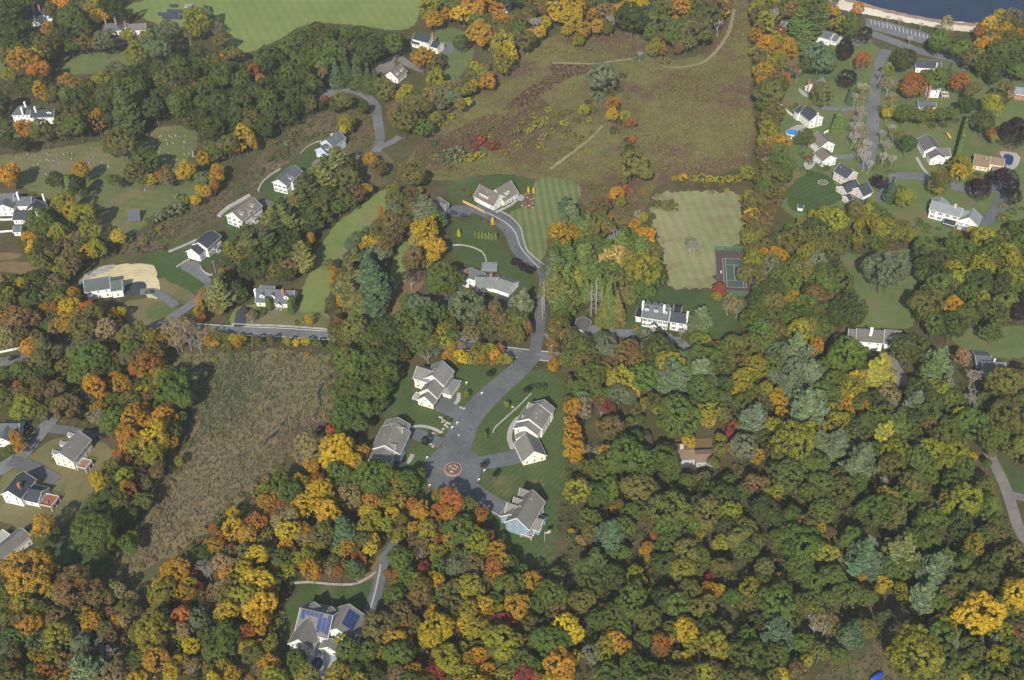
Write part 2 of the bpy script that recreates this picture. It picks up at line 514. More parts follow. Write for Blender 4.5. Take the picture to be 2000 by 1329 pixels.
sheet('vivid_lawn', [(1534, 375), (1560, 345), (1608, 333), (1640, 368), (1650, 392), (1600, 412), (1545, 418)], M_dark, zz())
sheet('orchard_lawn', [(1628, 490), (1700, 502), (1792, 478), (1788, 560), (1792, 640), (1740, 648), (1650, 655), (1618, 612), (1682, 602), (1660, 540)], M_lawn, zz())
sheet('lawn', [(1850, 648), (1930, 640), (2040, 636), (2040, 692), (1960, 704), (1880, 692)], M_lawn, zz())
sheet('lawn', [(1712, 690), (1738, 690), (1742, 712), (1715, 714)], M_dark2, zz())
sheet('marsh', [(300, 705), (400, 690), (640, 684), (652, 722), (640, 830), (590, 870), (540, 920), (480, 962), (420, 1020), (330, 1092), (250, 1122), (210, 1095), (290, 1010), (326, 930), (366, 866), (384, 780), (340, 730)], M_marsh, zz(), jit=1.6, step=2.0)
sheet('lawn', [(745, 812), (790, 712), (895, 712), (985, 718), (1003, 732), (935, 800), (896, 850), (850, 862), (800, 852), (770, 850)], M_cul, zz(), jit=0.4, step=1.5)
sheet('lawn', [(1030, 716), (1105, 736), (1100, 800), (1108, 940), (1088, 1000), (1088, 1098), (1040, 1118), (990, 1076), (950, 1016), (928, 960), (925, 900), (908, 868), (920, 826), (962, 780)], M_cul, zz(), jit=0.4, step=1.5)
sheet('lawn', [(786, 876), (870, 862), (868, 890), (838, 930), (832, 985), (800, 960)], M_cul, zz(), jit=0.4, step=1.5)
sheet('yard', [(-20, 1000), (0, 918), (60, 890), (108, 852), (232, 866), (192, 942), (152, 1012), (104, 1036), (40, 1040)], M_dry, zz())
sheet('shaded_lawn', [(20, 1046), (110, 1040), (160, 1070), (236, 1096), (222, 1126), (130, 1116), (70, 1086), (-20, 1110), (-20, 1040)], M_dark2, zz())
sheet('lawn', [(540, 1262), (576, 1138), (650, 1142), (700, 1142), (742, 1112), (738, 1152), (716, 1200), (600, 1260)], M_dark2, zz())
sheet('needle_bed', [(690, 1140), (712, 1120), (738, 1085), (756, 1074), (748, 1110), (722, 1136)], M_tan, zz())
sheet('clearing', [(1580, 1345), (1612, 1296), (1690, 1268), (1708, 1248), (1716, 1188), (1768, 1186), (1800, 1240), (1830, 1280), (1750, 1345)], M_scrub, zz())
sheet('dry_yard', [(1300, 866), (1330, 860), (1400, 856), (1404, 884), (1400, 900), (1330, 905)], M_tan, zz())
sheet('lane_verge', [(1926, 862), (1960, 900), (2030, 930), (2030, 990), (1975, 972), (1945, 920)], M_dark2, zz())
sheet('straw_slope', [(152, 552), (188, 528), (230, 516), (298, 515), (306, 530), (312, 556), (314, 586), (282, 580), (284, 556), (262, 550), (238, 566), (200, 556)], M_straw, zz(), smooth=1, jit=0.25)
sheet('rock_slope', [(150, 556), (170, 530), (222, 515), (226, 526), (180, 541), (162, 556)], M_stone, zz(), smooth=1, jit=0.3)
sheet('path', [(1560, 170), (1568, 178), (1580, 190), (1572, 190), (1560, 180)], M_conc, zz(), jit=0.1)

# ---- lake and beach
sheet('beach', [(1612, -12), (1650, -4), (1760, 24), (1915, 46), (1912, 64), (1868, 62), (1800, 50), (1720, 34), (1650, 22), (1615, 10)], M_sand, zz(), clear=True)
m_, t_, o_ = _new('lake_water')
tc_ = N(t_, 'ShaderNodeNewGeometry').outputs['Position']
bsdf(t_, o_, ramp(t_, noise(t_, tc_, 0.03, 3), [(0.3, (0.006, 0.014, 0.04)), (0.7, (0.012, 0.024, 0.06))]), 0.22, 0.22, 0, noise(t_, tc_, 0.35, 4), 0.3, 0.3)
sheet('lake', [(1640, -8), (1690, 10), (1790, 34), (1910, 48), (2080, 30), (2120, -130), (1600, -130)], m_, zz(), jit=0.1)

strip('wet_sand', [(1640, -6), (1690, 11), (1790, 35), (1910, 49), (2060, 34)], 5.0, ground_mat('wet_sand', [(0.2, 0.15, 0.1), (0.26, 0.2, 0.14), (0.32, 0.26, 0.19)], 0.1, 0.4, 2.0), zz(), jit=0.5, clear=False)
# ---- roads
ROAD = 0.2
def rz():
    Z[0] += 0.003
    return max(Z[0], ROAD)
Z[0] = 0.2
main_w = [(-60, 716), (60, 699), (130, 682), (215, 664), (300, 641), (340, 618), (385, 586), (412, 556)]
main_e = [(318, 634), (380, 641), (450, 646), (540, 650), (640, 656), (760, 662), (900, 675), (1000, 689), (1070, 697), (1150, 706)]
strip('road', main_e, 7.2, M_asph4, rz())
strip('road', main_w, 6.8, M_asph4, rz(), w2=5.2)
strip('road_edge_line', main_e[1:], 0.28, M_paint, rz(), off=3.15, clear=False)
strip('road_edge_line', main_e[1:], 0.28, M_paint, rz(), off=-3.15, clear=False)
strip('road', [(1042, 690), (1012, 724), (962, 768), (925, 806), (905, 838), (890, 880), (886, 905)], 9.5, M_asph2, rz(), w2=13)
cul = []
c0 = G(885, 918)
for k in range(40):
    a = 2 * math.pi * k / 40
    cul.append(PX(c0 + Vector((math.cos(a) * 11.8, math.sin(a) * 14.5, 0))))
sheet('turning_circle', cul, M_asph2, rz(), smooth=1, jit=0)
strip('driveway', [(908, 945), (935, 968), (962, 985), (986, 998)], 8.0, M_asph2, rz())
strip('driveway', [(900, 905), (940, 905), (985, 898), (1036, 886)], 7.0, M_asph2, rz(), w2=8.5)
strip('driveway', [(862, 868), (832, 856), (806, 848), (795, 846)], 6.5, M_asph2, rz(), w2=6.5)
sheet('driveway', [(842, 800), (866, 772), (872, 772), (898, 780), (896, 796), (920, 812), (906, 826), (880, 815)], M_asph2, rz(), smooth=1, jit=0)
strip('footpath', [(896, 768), (895, 782), (888, 790)], 1.8, M_conc, rz())
strip('footpath', [(806, 888), (800, 900), (790, 908), (780, 910)], 2.0, M_conc, rz())
strip('footpath', [(798, 836), (820, 833), (846, 838), (864, 848)], 1.6, M_conc, rz())
strip('footpath', [(1002, 878), (995, 858), (998, 838), (1008, 822), (1016, 816)], 2.2, M_conc, rz())
strip('driveway', [(1044, 690), (1052, 650), (1058, 600), (1063, 560), (1062, 536), (1050, 520), (1022, 504), (1004, 480), (994, 455), (972, 434), (940, 416), (900, 408), (872, 418)], 5.6, M_asph2, rz())
strip('driveway', [(1064, 545), (1062, 528), (1040, 512), (1018, 490), (1012, 465), (1008, 445), (990, 428), (960, 414), (942, 408)], 4.6, M_asph2, rz())
sheet('driveway', [(926, 404), (942, 395), (970, 408), (975, 420), (958, 424)], M_asph2, rz(), smooth=1, jit=0)
sheet('driveway', [(876, 404), (905, 402), (925, 412), (915, 424), (880, 424)], M_asph2, rz(), smooth=1, jit=0)
strip('driveway', [(970, 566), (985, 585), (990, 610)], 8.5, M_asph3, rz())
strip('driveway', [(965, 580), (925, 574), (890, 578), (870, 590), (866, 604)], 4.5, M_asph3, rz())
strip('driveway', [(1066, 660), (1100, 650), (1140, 652), (1180, 650), (1230, 652), (1290, 655), (1330, 672), (1350, 700)], 5.5, M_asph, rz())
sheet('driveway', [(1136, 650), (1150, 634), (1200, 640), (1196, 666), (1140, 670)], M_asph, rz(), smooth=1, jit=0)
strip('driveway', [(700, 1262), (716, 1215), (728, 1180), (738, 1148), (746, 1110), (758, 1080), (778, 1052)], 6.2, M_asph2, rz(), w2=3.4)
strip('lane', [(735, 298), (742, 272), (738, 236), (732, 204), (706, 184), (676, 178), (640, 186), (622, 192)], 6.0, M_asph4, rz())
sheet('parking_apron', [(616, 184), (655, 166), (672, 174), (650, 190), (622, 196)], M_asph4, rz(), smooth=1, jit=0)
strip('lane', [(738, 290), (758, 282), (782, 268)], 5.0, M_asph4, rz())
strip('lane', [(826, 216), (842, 214), (856, 206)], 6.0, M_asph4, rz())
strip('driveway', [(748, 128), (758, 122), (775, 112), (800, 128), (830, 140)], 6.0, M_gravel, rz())
sheet('driveway', [(728, 138), (752, 118), (775, 122), (765, 140), (742, 146)], M_gravel, rz(), smooth=1, jit=0.2)
sheet('driveway', [(862, 88), (880, 82), (890, 96), (880, 108), (866, 106)], M_asph4, rz(), smooth=1, jit=0)
strip('street', [(1690, 330), (1702, 285), (1705, 240), (1706, 200), (1712, 160), (1722, 118), (1732, 98)], 7.2, M_asph4, rz())
strip('street', [(1690, 62), (1712, 70), (1750, 84), (1800, 102), (1860, 116), (1920, 130), (1990, 150)], 8.5, M_asph4, rz())
strip('street', [(1735, 345), (1790, 345), (1850, 360), (1900, 372), (1990, 360)], 7.5, M_asph4, rz(), clear=False)
sheet('car_park', [(1690, 36), (1740, 46), (1800, 62), (1822, 72), (1800, 86), (1750, 72), (1692, 56)], M_asph4, rz(), smooth=0, jit=0)
CLEAR.append([(1680, 20), (1830, 50), (1820, 100), (1690, 75)])
for k in range(16):
    px = 1700 + k * 7.9; py = 38.5 + k * 2.25
    strip('bay_line', [(px, py), (px + 2, py + 9)], 0.24, M_paint, rz(), clear=False)

strip('driveway', [(1600, 212), (1640, 214), (1668, 214)], 4.5, M_asph, rz())
strip('driveway', [(1628, 308), (1650, 308), (1675, 304)], 5.0, M_asph, rz())
strip('driveway', [(1665, 392), (1690, 392), (1722, 384), (1740, 350)], 6.5, M_asph4, rz())
strip('driveway', [(1668, 90), (1680, 82), (1700, 78)], 6.0, M_asph4, rz())
strip('driveway', [(1740, 160), (1775, 165), (1800, 170)], 4.0, M_asph, rz())
strip('driveway', [(1958, 370), (1950, 405), (1930, 430), (1905, 438)], 7.0, M_asph2, rz())
strip('driveway', [(1946, 335), (1942, 352), (1930, 372)], 6.0, M_asph2, rz())
strip('footpath', [(1790, 308), (1802, 330), (1818, 346)], 1.8, M_conc, rz())
strip('driveway', [(1880, 140), (1900, 122)], 5.0, M_asph4, rz())
strip('driveway', [(1950, 172), (1940, 180)], 5.0, M_asph4, rz())
strip('gravel_lane', [(1918, 858), (1938, 900), (1960, 946), (1974, 985), (1988, 1030), (2012, 1075)], 4.6, M_gravel, rz())
strip('gravel_lane', [(1970, 968), (1992, 972), (2040, 985)], 4.0, M_gravel, rz())
strip('gravel_lane', [(1732, 690), (1742, 712), (1756, 738), (1770, 752)], 5.5, M_gravel, rz(), w2=7.5)
strip('gravel_lane', [(1252, 790), (1244, 815), (1238, 842)], 4.6, M_gravel, rz())
strip('footpath', [(1690, 1052), (1706, 1062), (1724, 1072)], 5.0, M_gravel, rz())
sheet('driveway', [(238, 562), (262, 552), (282, 551), (288, 563), (272, 577), (240, 579)], M_asph3, rz(), smooth=1, jit=0)
strip('driveway', [(274, 572), (296, 570), (322, 582), (344, 600)], 5.0, M_asph4, rz())
sheet('driveway', [(346, 522), (370, 510), (392, 515), (396, 526), (402, 536), (418, 552), (404, 560), (378, 540)], M_asph4, rz(), smooth=1, jit=0)
sheet('driveway', [(604, 322), (622, 310), (640, 316), (645, 332), (622, 336)], M_gravel, rz(), smooth=1, jit=0)
sheet('driveway', [(508, 394), (520, 392), (540, 396), (536, 406), (514, 408)], M_asph2, rz(), smooth=1, jit=0)
sheet('driveway', [(590, 332), (606, 336), (612, 346), (594, 348)], M_asph2, rz(), smooth=1, jit=0)
strip('driveway', [(112, 802), (100, 822), (80, 846), (58, 872), (30, 900), (-30, 935)], 6.5, M_asph, rz(), w2=7.5)
strip('driveway', [(100, 838), (130, 842), (165, 850), (195, 852)], 5.5, M_asph2, rz())
strip('driveway', [(20, 900), (60, 912), (95, 930), (112, 940)], 6.0, M_asph2, rz(), w2=5.5)
strip('driveway', [(62, 1105), (40, 1078), (28, 1062)], 8.0, M_asph3, rz())
strip('driveway', [(468, 640), (472, 615), (484, 600)], 5.5, M_asph3, rz())
strip('driveway', [(-30, 262), (20, 256), (60, 252), (110, 258)], 4.5, M_asph, rz())
strip('driveway', [(200, 90), (235, 88), (262, 76), (286, 60)], 5.0, M_asph4, rz())
sheet('driveway', [(74, 386), (96, 391), (94, 402), (76, 402)], M_asph3, rz(), smooth=1, jit=0)
strip('footpath', [(520, 608), (534, 612), (548, 604)], 1.3, M_gravel, rz())
M_trail = ground_mat('mown_trail', [(0.17, 0.16, 0.08), (0.22, 0.195, 0.1), (0.26, 0.23, 0.13)], 0.05, 0.3, 1.8)
TRAILS = [[(1434, 20), (1424, 62), (1400, 100), (1370, 124), (1320, 134), (1290, 128)], [(1240, 116), (1190, 122), (1160, 126), (1080, 124)], [(1178, 246), (1150, 275), (1110, 305), (1075, 332)]]
strip('trail', TRAILS[0], 2.4, M_trail, rz(), jit=0.2)
strip('trail', TRAILS[1], 2.2, M_trail, rz(), jit=0.2)
strip('trail', TRAILS[2], 2.2, M_trail, rz(), jit=0.2)
strip('stream', [(515, 870), (540, 845), (556, 826), (562, 822)], 1.1, plain('stream_water', (0.02, 0.022, 0.02), 0.15, 0.5), rz(), jit=0.25)
strip('stream', [(614, 818), (626, 790), (622, 770), (632, 750)], 1.1, plain('stream_water', (0.02, 0.022, 0.02), 0.15, 0.5), rz(), jit=0.25)
# ================================================================== houses
TO_CAM = Vector((0, -1, 0))
BLOCKS = []     # all wall volumes, to keep windows and trees out
M_white_trim = plain('white_trim', (0.74, 0.74, 0.72), 0.6, 0.3, 0, 0.06)
M_brick = ground_mat('chimney_brick', [(0.2, 0.09, 0.06), (0.3, 0.15, 0.1), (0.36, 0.2, 0.14)], 0.5, 2.0, 6.0)
M_pale_brick = ground_mat('pale_chimney', [(0.4, 0.33, 0.27), (0.5, 0.43, 0.36), (0.56, 0.5, 0.43)], 0.5, 2.0, 6.0)
M_door = plain('dark_door', (0.07, 0.04, 0.03), 0.5, 0.4)
M_shutter = plain('dark_shutter', (0.03, 0.032, 0.035), 0.6, 0.3)
M_deck = plain('deck_boards', (0.25, 0.15, 0.1), 0.8, 0.2, 0, 0.3, 2.0)
M_reddeck = plain('red_deck_boards', (0.25, 0.085, 0.05), 0.8, 0.2, 0, 0.25, 2.0)
M_panel = None
def panel_mat():
    global M_panel
    if M_panel: return M_panel
    m, t, out = _new('solar_cells')
    tc = N(t, 'ShaderNodeTexCoord').outputs['Object']
    c = ramp(t, noise(t, tc, 0.8, 3), [(0.3, (0.018, 0.03, 0.10)), (0.7, (0.035, 0.055, 0.16))])
    bsdf(t, out, c, 0.25, 0.5)
    M_panel = m
    return m

# shared unit pieces for windows and doors (x along the wall, y outward, z up, centred)
def unit_box(name, mat, sx=1, sy=1, sz=1):
    mb = MB().box((0, 0), (1, 0, 0), (0, 1, 0), sx / 2, sy / 2, -sz / 2, sz / 2)
    return mesh(name, mb.v, mb.f, mat)
def frame_mesh(name, mat):
    mb = MB()
    for x, z, hx, hz in ((-0.46, 0, 0.04, 0.5), (0.46, 0, 0.04, 0.5), (0, 0.475, 0.42, 0.025), (0, -0.475, 0.42, 0.025), (0, 0, 0.42, 0.018), (0, 0.229, 0.016, 0.211), (0, -0.229, 0.016, 0.211)):
        mb.box((x, 0), (1, 0, 0), (0, 1, 0), hx, 0.5, z - hz, z + hz)
    return mesh(name, mb.v, mb.f, mat)
ME_frame = frame_mesh('window', M_white_trim)
ME_pane = unit_box('pane', glass_mat(), 0.86, 0.5, 0.94)
ME_shut = unit_box('shutter', M_shutter)
ME_door = unit_box('door', M_door)
def gdoor_mesh(mat):
    mb = MB().box((0, 0), (1, 0, 0), (0, 1, 0), 0.5, 0.35, -0.5, 0.5)
    for r in range(4):
        for k in range(4):
            mb.box((-0.375 + 0.25 * k, 0.4), (1, 0, 0), (0, 1, 0), 0.1, 0.1, -0.46 + 0.25 * r, -0.46 + 0.25 * r + 0.18)
    return mesh('garage_door', mb.v, mb.f, mat)
ME_gdoor = {'white': gdoor_mesh(M_white_trim), 'brown': gdoor_mesh(plain('brown_garage_door', (0.12, 0.06, 0.035), 0.6, 0.3)), 'pale': gdoor_mesh(plain('pale_garage_door', (0.6, 0.58, 0.53), 0.6, 0.3))}

class House:
    def __init__(s, name, label, wall, roof, cat='house', shutters=False, trim=True):
        s.name = name; s.label = label; s.cat = cat
        s.wm = wall; s.rm = roof; s.blocks = []; s.root = None; s.shutters = shutters; s.trim = trim
        s.axis = None
    def block(s, x1, y1, x2, y2, hr, he, wd, kind='gable', free=False, win=1, roof=None, wall=None, z0=0.0, over=0.4):
        a = G(x1, y1, hr); b = G(x2, y2, hr)
        u = (b - a); u.z = 0
        L = u.length
        u.normalize()
        c = (a + b) / 2
        if s.axis is None:
            s.axis = u.copy()
            s.root = empty(s.name, (c.x, c.y, 0))
            prop(s.root, s.label, s.cat)
            s.o = Vector((c.x, c.y, 0))
        elif not free:
            d = u.dot(s.axis)
            p = Vector((-s.axis.y, s.axis.x, 0))
            if abs(d) > 0.7071: u = s.axis * (1 if d > 0 else -1)
            else: u = p * (1 if u.dot(p) > 0 else -1)
        if kind == 'hip': L += wd * 0.8      # the ridge of a hip roof is shorter than the house
        return s.solid(c, u, max(L - 2 * over * 0.9, 1.0), wd, he, hr, kind, win, roof, wall, z0, over)
    def solid(s, c, u, L, wd, he, hr, kind='gable', win=1, roof=None, wall=None, z0=0.0, over=0.4, register=True):
        v = Vector((-u.y, u.x, 0))
        c = Vector((c.x, c.y, 0))
        B = dict(c=c, u=u, v=v, L=L, w=wd, he=he, hr=hr, kind=kind, win=win, z0=z0)
        o = s.o
        hl, hw = L / 2, wd / 2
        P = lambda x, y, z: (c.x - o.x + u.x * x + v.x * y, c.y - o.y + u.y * x + v.y * y, z)
        wm = wall or s.wm; rm = roof or s.rm
        wb = MB()
        if kind in ('gable',):
            ha = hr - 0.16
            ra = [P(-hl, -hw, z0), P(-hl, hw, z0), P(-hl, hw, he), P(-hl, 0, ha), P(-hl, -hw, he)]
            rb = [P(hl, -hw, z0), P(hl, hw, z0), P(hl, hw, he), P(hl, 0, ha), P(hl, -hw, he)]
            wb.prism(ra, rb)
        else:
            wb.prism([P(-hl, -hw, z0), P(hl, -hw, z0), P(hl, hw, z0), P(-hl, hw, z0)], [P(-hl, -hw, he), P(hl, -hw, he), P(hl, hw, he), P(-hl, hw, he)])
        B['wall'] = wb.build('wall', wm, s.root)
        m = (hr - he) / hw
        ov = over
        rb_ = MB()
        th = 0.2
        ol = hl + ov
        if kind == 'gable':
            prof = [(-(hw + ov), he - m * ov), (-(hw + ov), he - m * ov - th), (0, hr - th), (hw + ov, he - m * ov - th), (hw + ov, he - m * ov), (0, hr)]
            e = 0.02
            rb_.prism([P(-ol, y, z + e) for y, z in prof], [P(ol, y, z + e) for y, z in prof])
        elif kind == 'hip':
            rl = max(hl - hw * 0.9, 0.3)
            ze = he - m * ov
            q = [P(-ol, -hw - ov, ze), P(ol, -hw - ov, ze), P(ol, hw + ov, ze), P(-ol, hw + ov, ze), P(-rl, 0, hr), P(rl, 0, hr)]
            low = [(a[0], a[1], a[2] - th) for a in q[:4]]
            rb_.add(q + low, [(0, 1, 5, 4), (1, 2, 5), (2, 3, 4, 5), (3, 0, 4), (9, 8, 7, 6), (0, 6, 7, 1), (1, 7, 8, 2), (2, 8, 9, 3), (3, 9, 6, 0)])
        else:   # flat or shed: hr on the -v side, he on the +v side is not needed -> flat slab
            rb_.prism([P(-ol, -hw - ov, he), P(ol, -hw - ov, he), P(ol, hw + ov, he), P(-ol, hw + ov, he)], [P(-ol, -hw - ov, hr), P(ol, -hw - ov, hr), P(ol, hw + ov, hr), P(-ol, hw + ov, hr)])
        ro = rb_.build('roof', rm, s.root)
        B['roof'] = ro
        if s.trim:
            fb = MB()
            if kind == 'gable':
                for sx in (-1, 1):
                    x0 = sx * (ol + 0.004); x1 = sx * (ol + 0.10)
                    if x0 > x1: x0, x1 = x1, x0
                    for sy in (-1, 1):
                        pr = [(0, hr + 0.03), (sy * (hw + ov + 0.03), he - m * ov + 0.03), (sy * (hw + ov + 0.03), he - m * ov - 0.32), (0, hr - 0.32)]
                        fb.prism([P(x0, y, z) for y, z in pr], [P(x1, y, z) for y, z in pr])
                for sy in (-1, 1):
                    y = sy * (hw + ov + 0.045)
                    cc = c - o + v * y
                    fb.box((cc.x, cc.y), u, v, ol - 0.01, 0.04, he - m * ov - 0.26, he - m * ov - 0.02)
            elif kind in ('hip', 'flat'):
                ze = (he - m * ov if kind == 'hip' else hr)
                for sy in (-1, 1):
                    cc = c - o + v * (sy * (hw + ov + 0.045))
                    fb.box((cc.x, cc.y), u, v, ol, 0.04, ze - 0.3, ze - 0.02)
                for sx in (-1, 1):
                    cc = c - o + u * (sx * (ol + 0.045))
                    fb.box((cc.x, cc.y), u, v, 0.04, hw + ov, ze - 0.3, ze - 0.02)
            fb.build('fascia', M_white_trim, ro)
        if register:
            s.blocks.append(B)
            BLOCKS.append(B)
            cx, cy = PX((c.x, c.y, he / 2))
            k = SC(cx, cy) 
            pts = [PX((c + u * (sx * (hl + 1)) + v * (sy * (hw + 1))).to_tuple()[:2] + (z,)) for sx in (-1, 1) for sy in (-1, 1) for z in (0, hr)]
            xs = [p[0] for p in pts]; ys = [p[1] for p in pts]
            CLEAR.append([(min(xs), min(ys)), (max(xs), min(ys)), (max(xs), max(ys)), (min(xs), max(ys))])
        return B
    # ---- details
    def inside(s, p, skip):
        for B in s.blocks:
            if B is skip: continue
            d = p - B['c']; d.z = 0
            x = d.dot(B['u']); y = d.dot(B['v'])
            if abs(x) < B['L'] / 2 + 0.25 and abs(y) < B['w'] / 2 + 0.5:
                top = B['hr'] - (B['hr'] - B['he']) * min(1.0, abs(y) / (B['w'] / 2)) + 0.2
                if p.z < top + 0.7: return True
        return False
    def piece(s, me, name, p, nrm, sx, sy, sz, parent=None):
        ang = math.atan2(nrm.y, nrm.x) - math.pi / 2
        return mobj(name, me, parent or s.root, (p.x - s.o.x, p.y - s.o.y, p.z), (0, 0, ang), (sx, sy, sz))
    def window(s, p, nrm, wd=1.0, ht=1.45, shut=None):
        f = s.piece(ME_frame, 'window', p + nrm * 0.03, nrm, wd, 0.14, ht)
        pn = mobj('pane', ME_pane, f, (0, 0.1, 0))
        if shut if shut is not None else s.shutters:
            t = Vector((-nrm.y, nrm.x, 0))
            for sg in (-1, 1):
                s.piece(ME_shut, 'shutter', p + t * (sg * (wd * 0.5 + 0.3)) + nrm * 0.03, nrm, 0.42, 0.08, ht)
    def faces(s, B):
        hl, hw = B['L'] / 2, B['w'] / 2
        return [(B['v'], B['u'], hw, hl, False), (-B['v'], B['u'], hw, hl, False), (B['u'], B['v'], hl, hw, True), (-B['u'], B['v'], hl, hw, True)]
    def windows(s, spacing=2.7, wd=0.95, ht=1.4):
        for B in list(s.blocks):
            if not B['win']: continue
            for nrm, tan, off, half, gab in s.faces(B):
                mid = B['c'] + nrm * off
                if nrm.dot((Vector((0, 0, 0)) - mid).normalized()) < -0.15: continue
                rows = []
                z = B['z0'] + 1.55
                while z + 0.8 < B['he'] + 0.15:
                    rows.append(z); z += 2.75
                if not rows and B['he'] - B['z0'] > 1.9: rows = [B['z0'] + 1.3]
                n = max(1, int((2 * half - 0.8) / spacing))
                for zi in rows:
                    for k in range(n):
                        x = (k + 0.5) / n * 2 * half - half
                        p = mid + tan * x
                        p.z = zi
                        if s.inside(p + nrm * 0.5, B): continue
                        if any((p - q).length < r for q, r in s.keep): continue
                        s.window(p, nrm, wd, min(ht, B['he'] - B['z0'] - 0.6))
                if gab and B['kind'] == 'gable' and B['hr'] - B['he'] > 2.2:
                    p = mid.copy(); p.z = B['he'] + 0.75
                    if not s.inside(p + nrm * 0.5, B): s.window(p, nrm, 0.8, 1.0, False)
    keep = ()
    def gdoors(s, B, side, n, wd=2.6, ht=2.2, color='white', shift=0.0, gap=0.5):
        nrm, tan, off, half, gab = s.faces(B)[side]
        for k in range(n):
            x = (k - (n - 1) / 2) * (wd + gap) + shift
            p = B['c'] + nrm * (off + 0.05) + tan * x
            p.z = B['z0'] + ht / 2 + 0.05
            s.piece(ME_gdoor[color], 'garage_door', p, nrm, wd, 0.12, ht)
            s.keep = s.keep + ((p.copy(), wd * 0.5 + 0.9),)
    def door(s, B, side, x=0.0, wd=1.05, ht=2.1):
        nrm, tan, off, half, gab = s.faces(B)[side]
        p = B['c'] + nrm * (off + 0.04) + tan * x
        p.z = B['z0'] + ht / 2 + 0.05
        s.piece(ME_door, 'door', p, nrm, wd, 0.1, ht)
        s.keep = s.keep + ((p.copy(), 1.2),)
    def chimney(s, px, py, ztop, mat=None, sx=0.55, sy=0.55, zb=None):
        mat = mat or M_brick
        p = G(px, py, ztop)
        B = s.blocks[0]
        mb = MB().box((p.x - s.o.x, p.y - s.o.y), B['u'], B['v'], sx, sy, (ztop - 4.5) if zb is None else zb, ztop)
        mb.box((p.x - s.o.x, p.y - s.o.y), B['u'], B['v'], sx + 0.09, sy + 0.09, ztop - 0.02, ztop + 0.14)
        mb.box((p.x - s.o.x, p.y - s.o.y), B['u'], B['v'], sx * 0.4, sy * 0.4, ztop + 0.1, ztop + 0.4)
        mb.build('chimney', mat, B['roof'])
    def dormer(s, B, side, x, wd=2.0, front=0.62, ht=1.35, rise=0.9):
        """side +1/-1 : which slope of the roof"""
        v = B['v'] * side
        hw = B['w'] / 2
        m = (B['hr'] - B['he']) / hw
        yf = hw * front
        zf = B['hr'] - m * yf
        he = zf + ht
        hr = min(he + rise, B['hr'] - 0.15)
        he = min(he, hr - 0.45)
        yb = max((B['hr'] - hr) / m, 0.2)
        Ld = yf - yb
        c = B['c'] + B['u'] * x + v * (yf + yb) / 2
        D = s.solid(c, v, Ld, wd, he, hr, 'gable', 0, None, None, zf - 1.6, 0.22, register=False)
        p = B['c'] + B['u'] * x + v * (yf)
        p.z = (zf + he) / 2 + 0.1
        s.window(p, v, min(0.9, wd * 0.55), max(0.8, (he - zf) * 0.85), False)
        return D
    def vents(s, n=2):
        B = s.blocks[0]
        r = random.Random(int(B['c'].x * 10))
        for k in range(n):
            y = r.choice((-1, 1)) * r.uniform(0.15, 0.5) * B['w'] / 2
            x = r.uniform(-0.35, 0.35) * B['L']
            z = B['hr'] - (B['hr'] - B['he']) * abs(y) / (B['w'] / 2)
            p = B['c'] - s.o + B['u'] * x + B['v'] * y
            MB().tube([(p.x, p.y, z - 0.2), (p.x, p.y, z + 0.55)], [0.1, 0.1], 6).build('vent_pipe', M_white_trim, B['roof'])
    def panels(s, B, side, rects, pw=1.05, ph=1.75, lift=0.1):
        """rects: list of (x, distance from ridge along slope) in metres for single modules"""
        v = B['v'] * side
        hw = B['w'] / 2
        sl = math.hypot(hw, B['hr'] - B['he'])
        dn = (v * hw + Vector((0, 0, B['he'] - B['hr']))) / sl
        nrm = B['u'].cross(dn)
        if nrm.z < 0: nrm = -nrm
        ridge = Vector((B['c'].x, B['c'].y, B['hr'] + 0.02)) - s.o
        for x, d in rects:
            cpt = ridge + B['u'] * x + dn * d + nrm * lift
            vs = []
            for h in (-0.03, 0.03):
                for a, b in ((-1, -1), (1, -1), (1, 1), (-1, 1)):
                    vs.append(cpt + B['u'] * (a * pw / 2) + dn * (b * ph / 2) + nrm * h)
            MB().add(vs, [(3, 2, 1, 0), (4, 5, 6, 7), (0, 1, 5, 4), (1, 2, 6, 5), (2, 3, 7, 6), (3, 0, 4, 7)]).build('solar_panel', panel_mat(), B['roof'])
    def porch(s, B, side, x, wd=3.0, dp=1.8, h=2.7, rise=0.9, cols=2):
        nrm, tan, off, half, gab = s.faces(B)[side]
        c = B['c'] + nrm * (off + dp / 2 - 0.1) + tan * x
        for k in range(cols):
            q = c + tan * ((k / (cols - 1) - 0.5) * (wd - 0.3)) + nrm * (dp / 2 - 0.2) - s.o
            MB().tube([(q.x, q.y, 0), (q.x, q.y, h)], [0.12, 0.1], 8).build('porch_column', M_white_trim, s.root)
        s.solid(c, nrm, dp, wd, h, h + rise, 'gable', 0, None, M_white_trim, h - 0.35, 0.25, register=False)
        st = c - s.o + nrm * 0.5
        MB().box((st.x, st.y), tan, nrm, wd / 2, dp / 2 + 0.5, 0.0, 0.35).build('step', M_conc, s.root)
    def deck(s, px, py, lx, ly, z, mat, rail=M_white_trim, ang=None, height=None):
        p = G(px, py, z) - s.o
        u = s.axis if ang is None else Vector((math.cos(ang), math.sin(ang), 0))
        v = Vector((-u.y, u.x, 0))
        d = MB().box((p.x, p.y), u, v, lx / 2, ly / 2, z - 0.2, z).build('deck', mat, s.root)
        for sx in (-1, 0, 1):
            for sy in (-1, 1):
                q = p + u * (sx * (lx / 2 - 0.12)) + v * (sy * (ly / 2 - 0.12))
                MB().box((q.x, q.y), u, v, 0.1, 0.1, 0, z + 1.0).build('deck_post', rail, d)
        rb = MB()
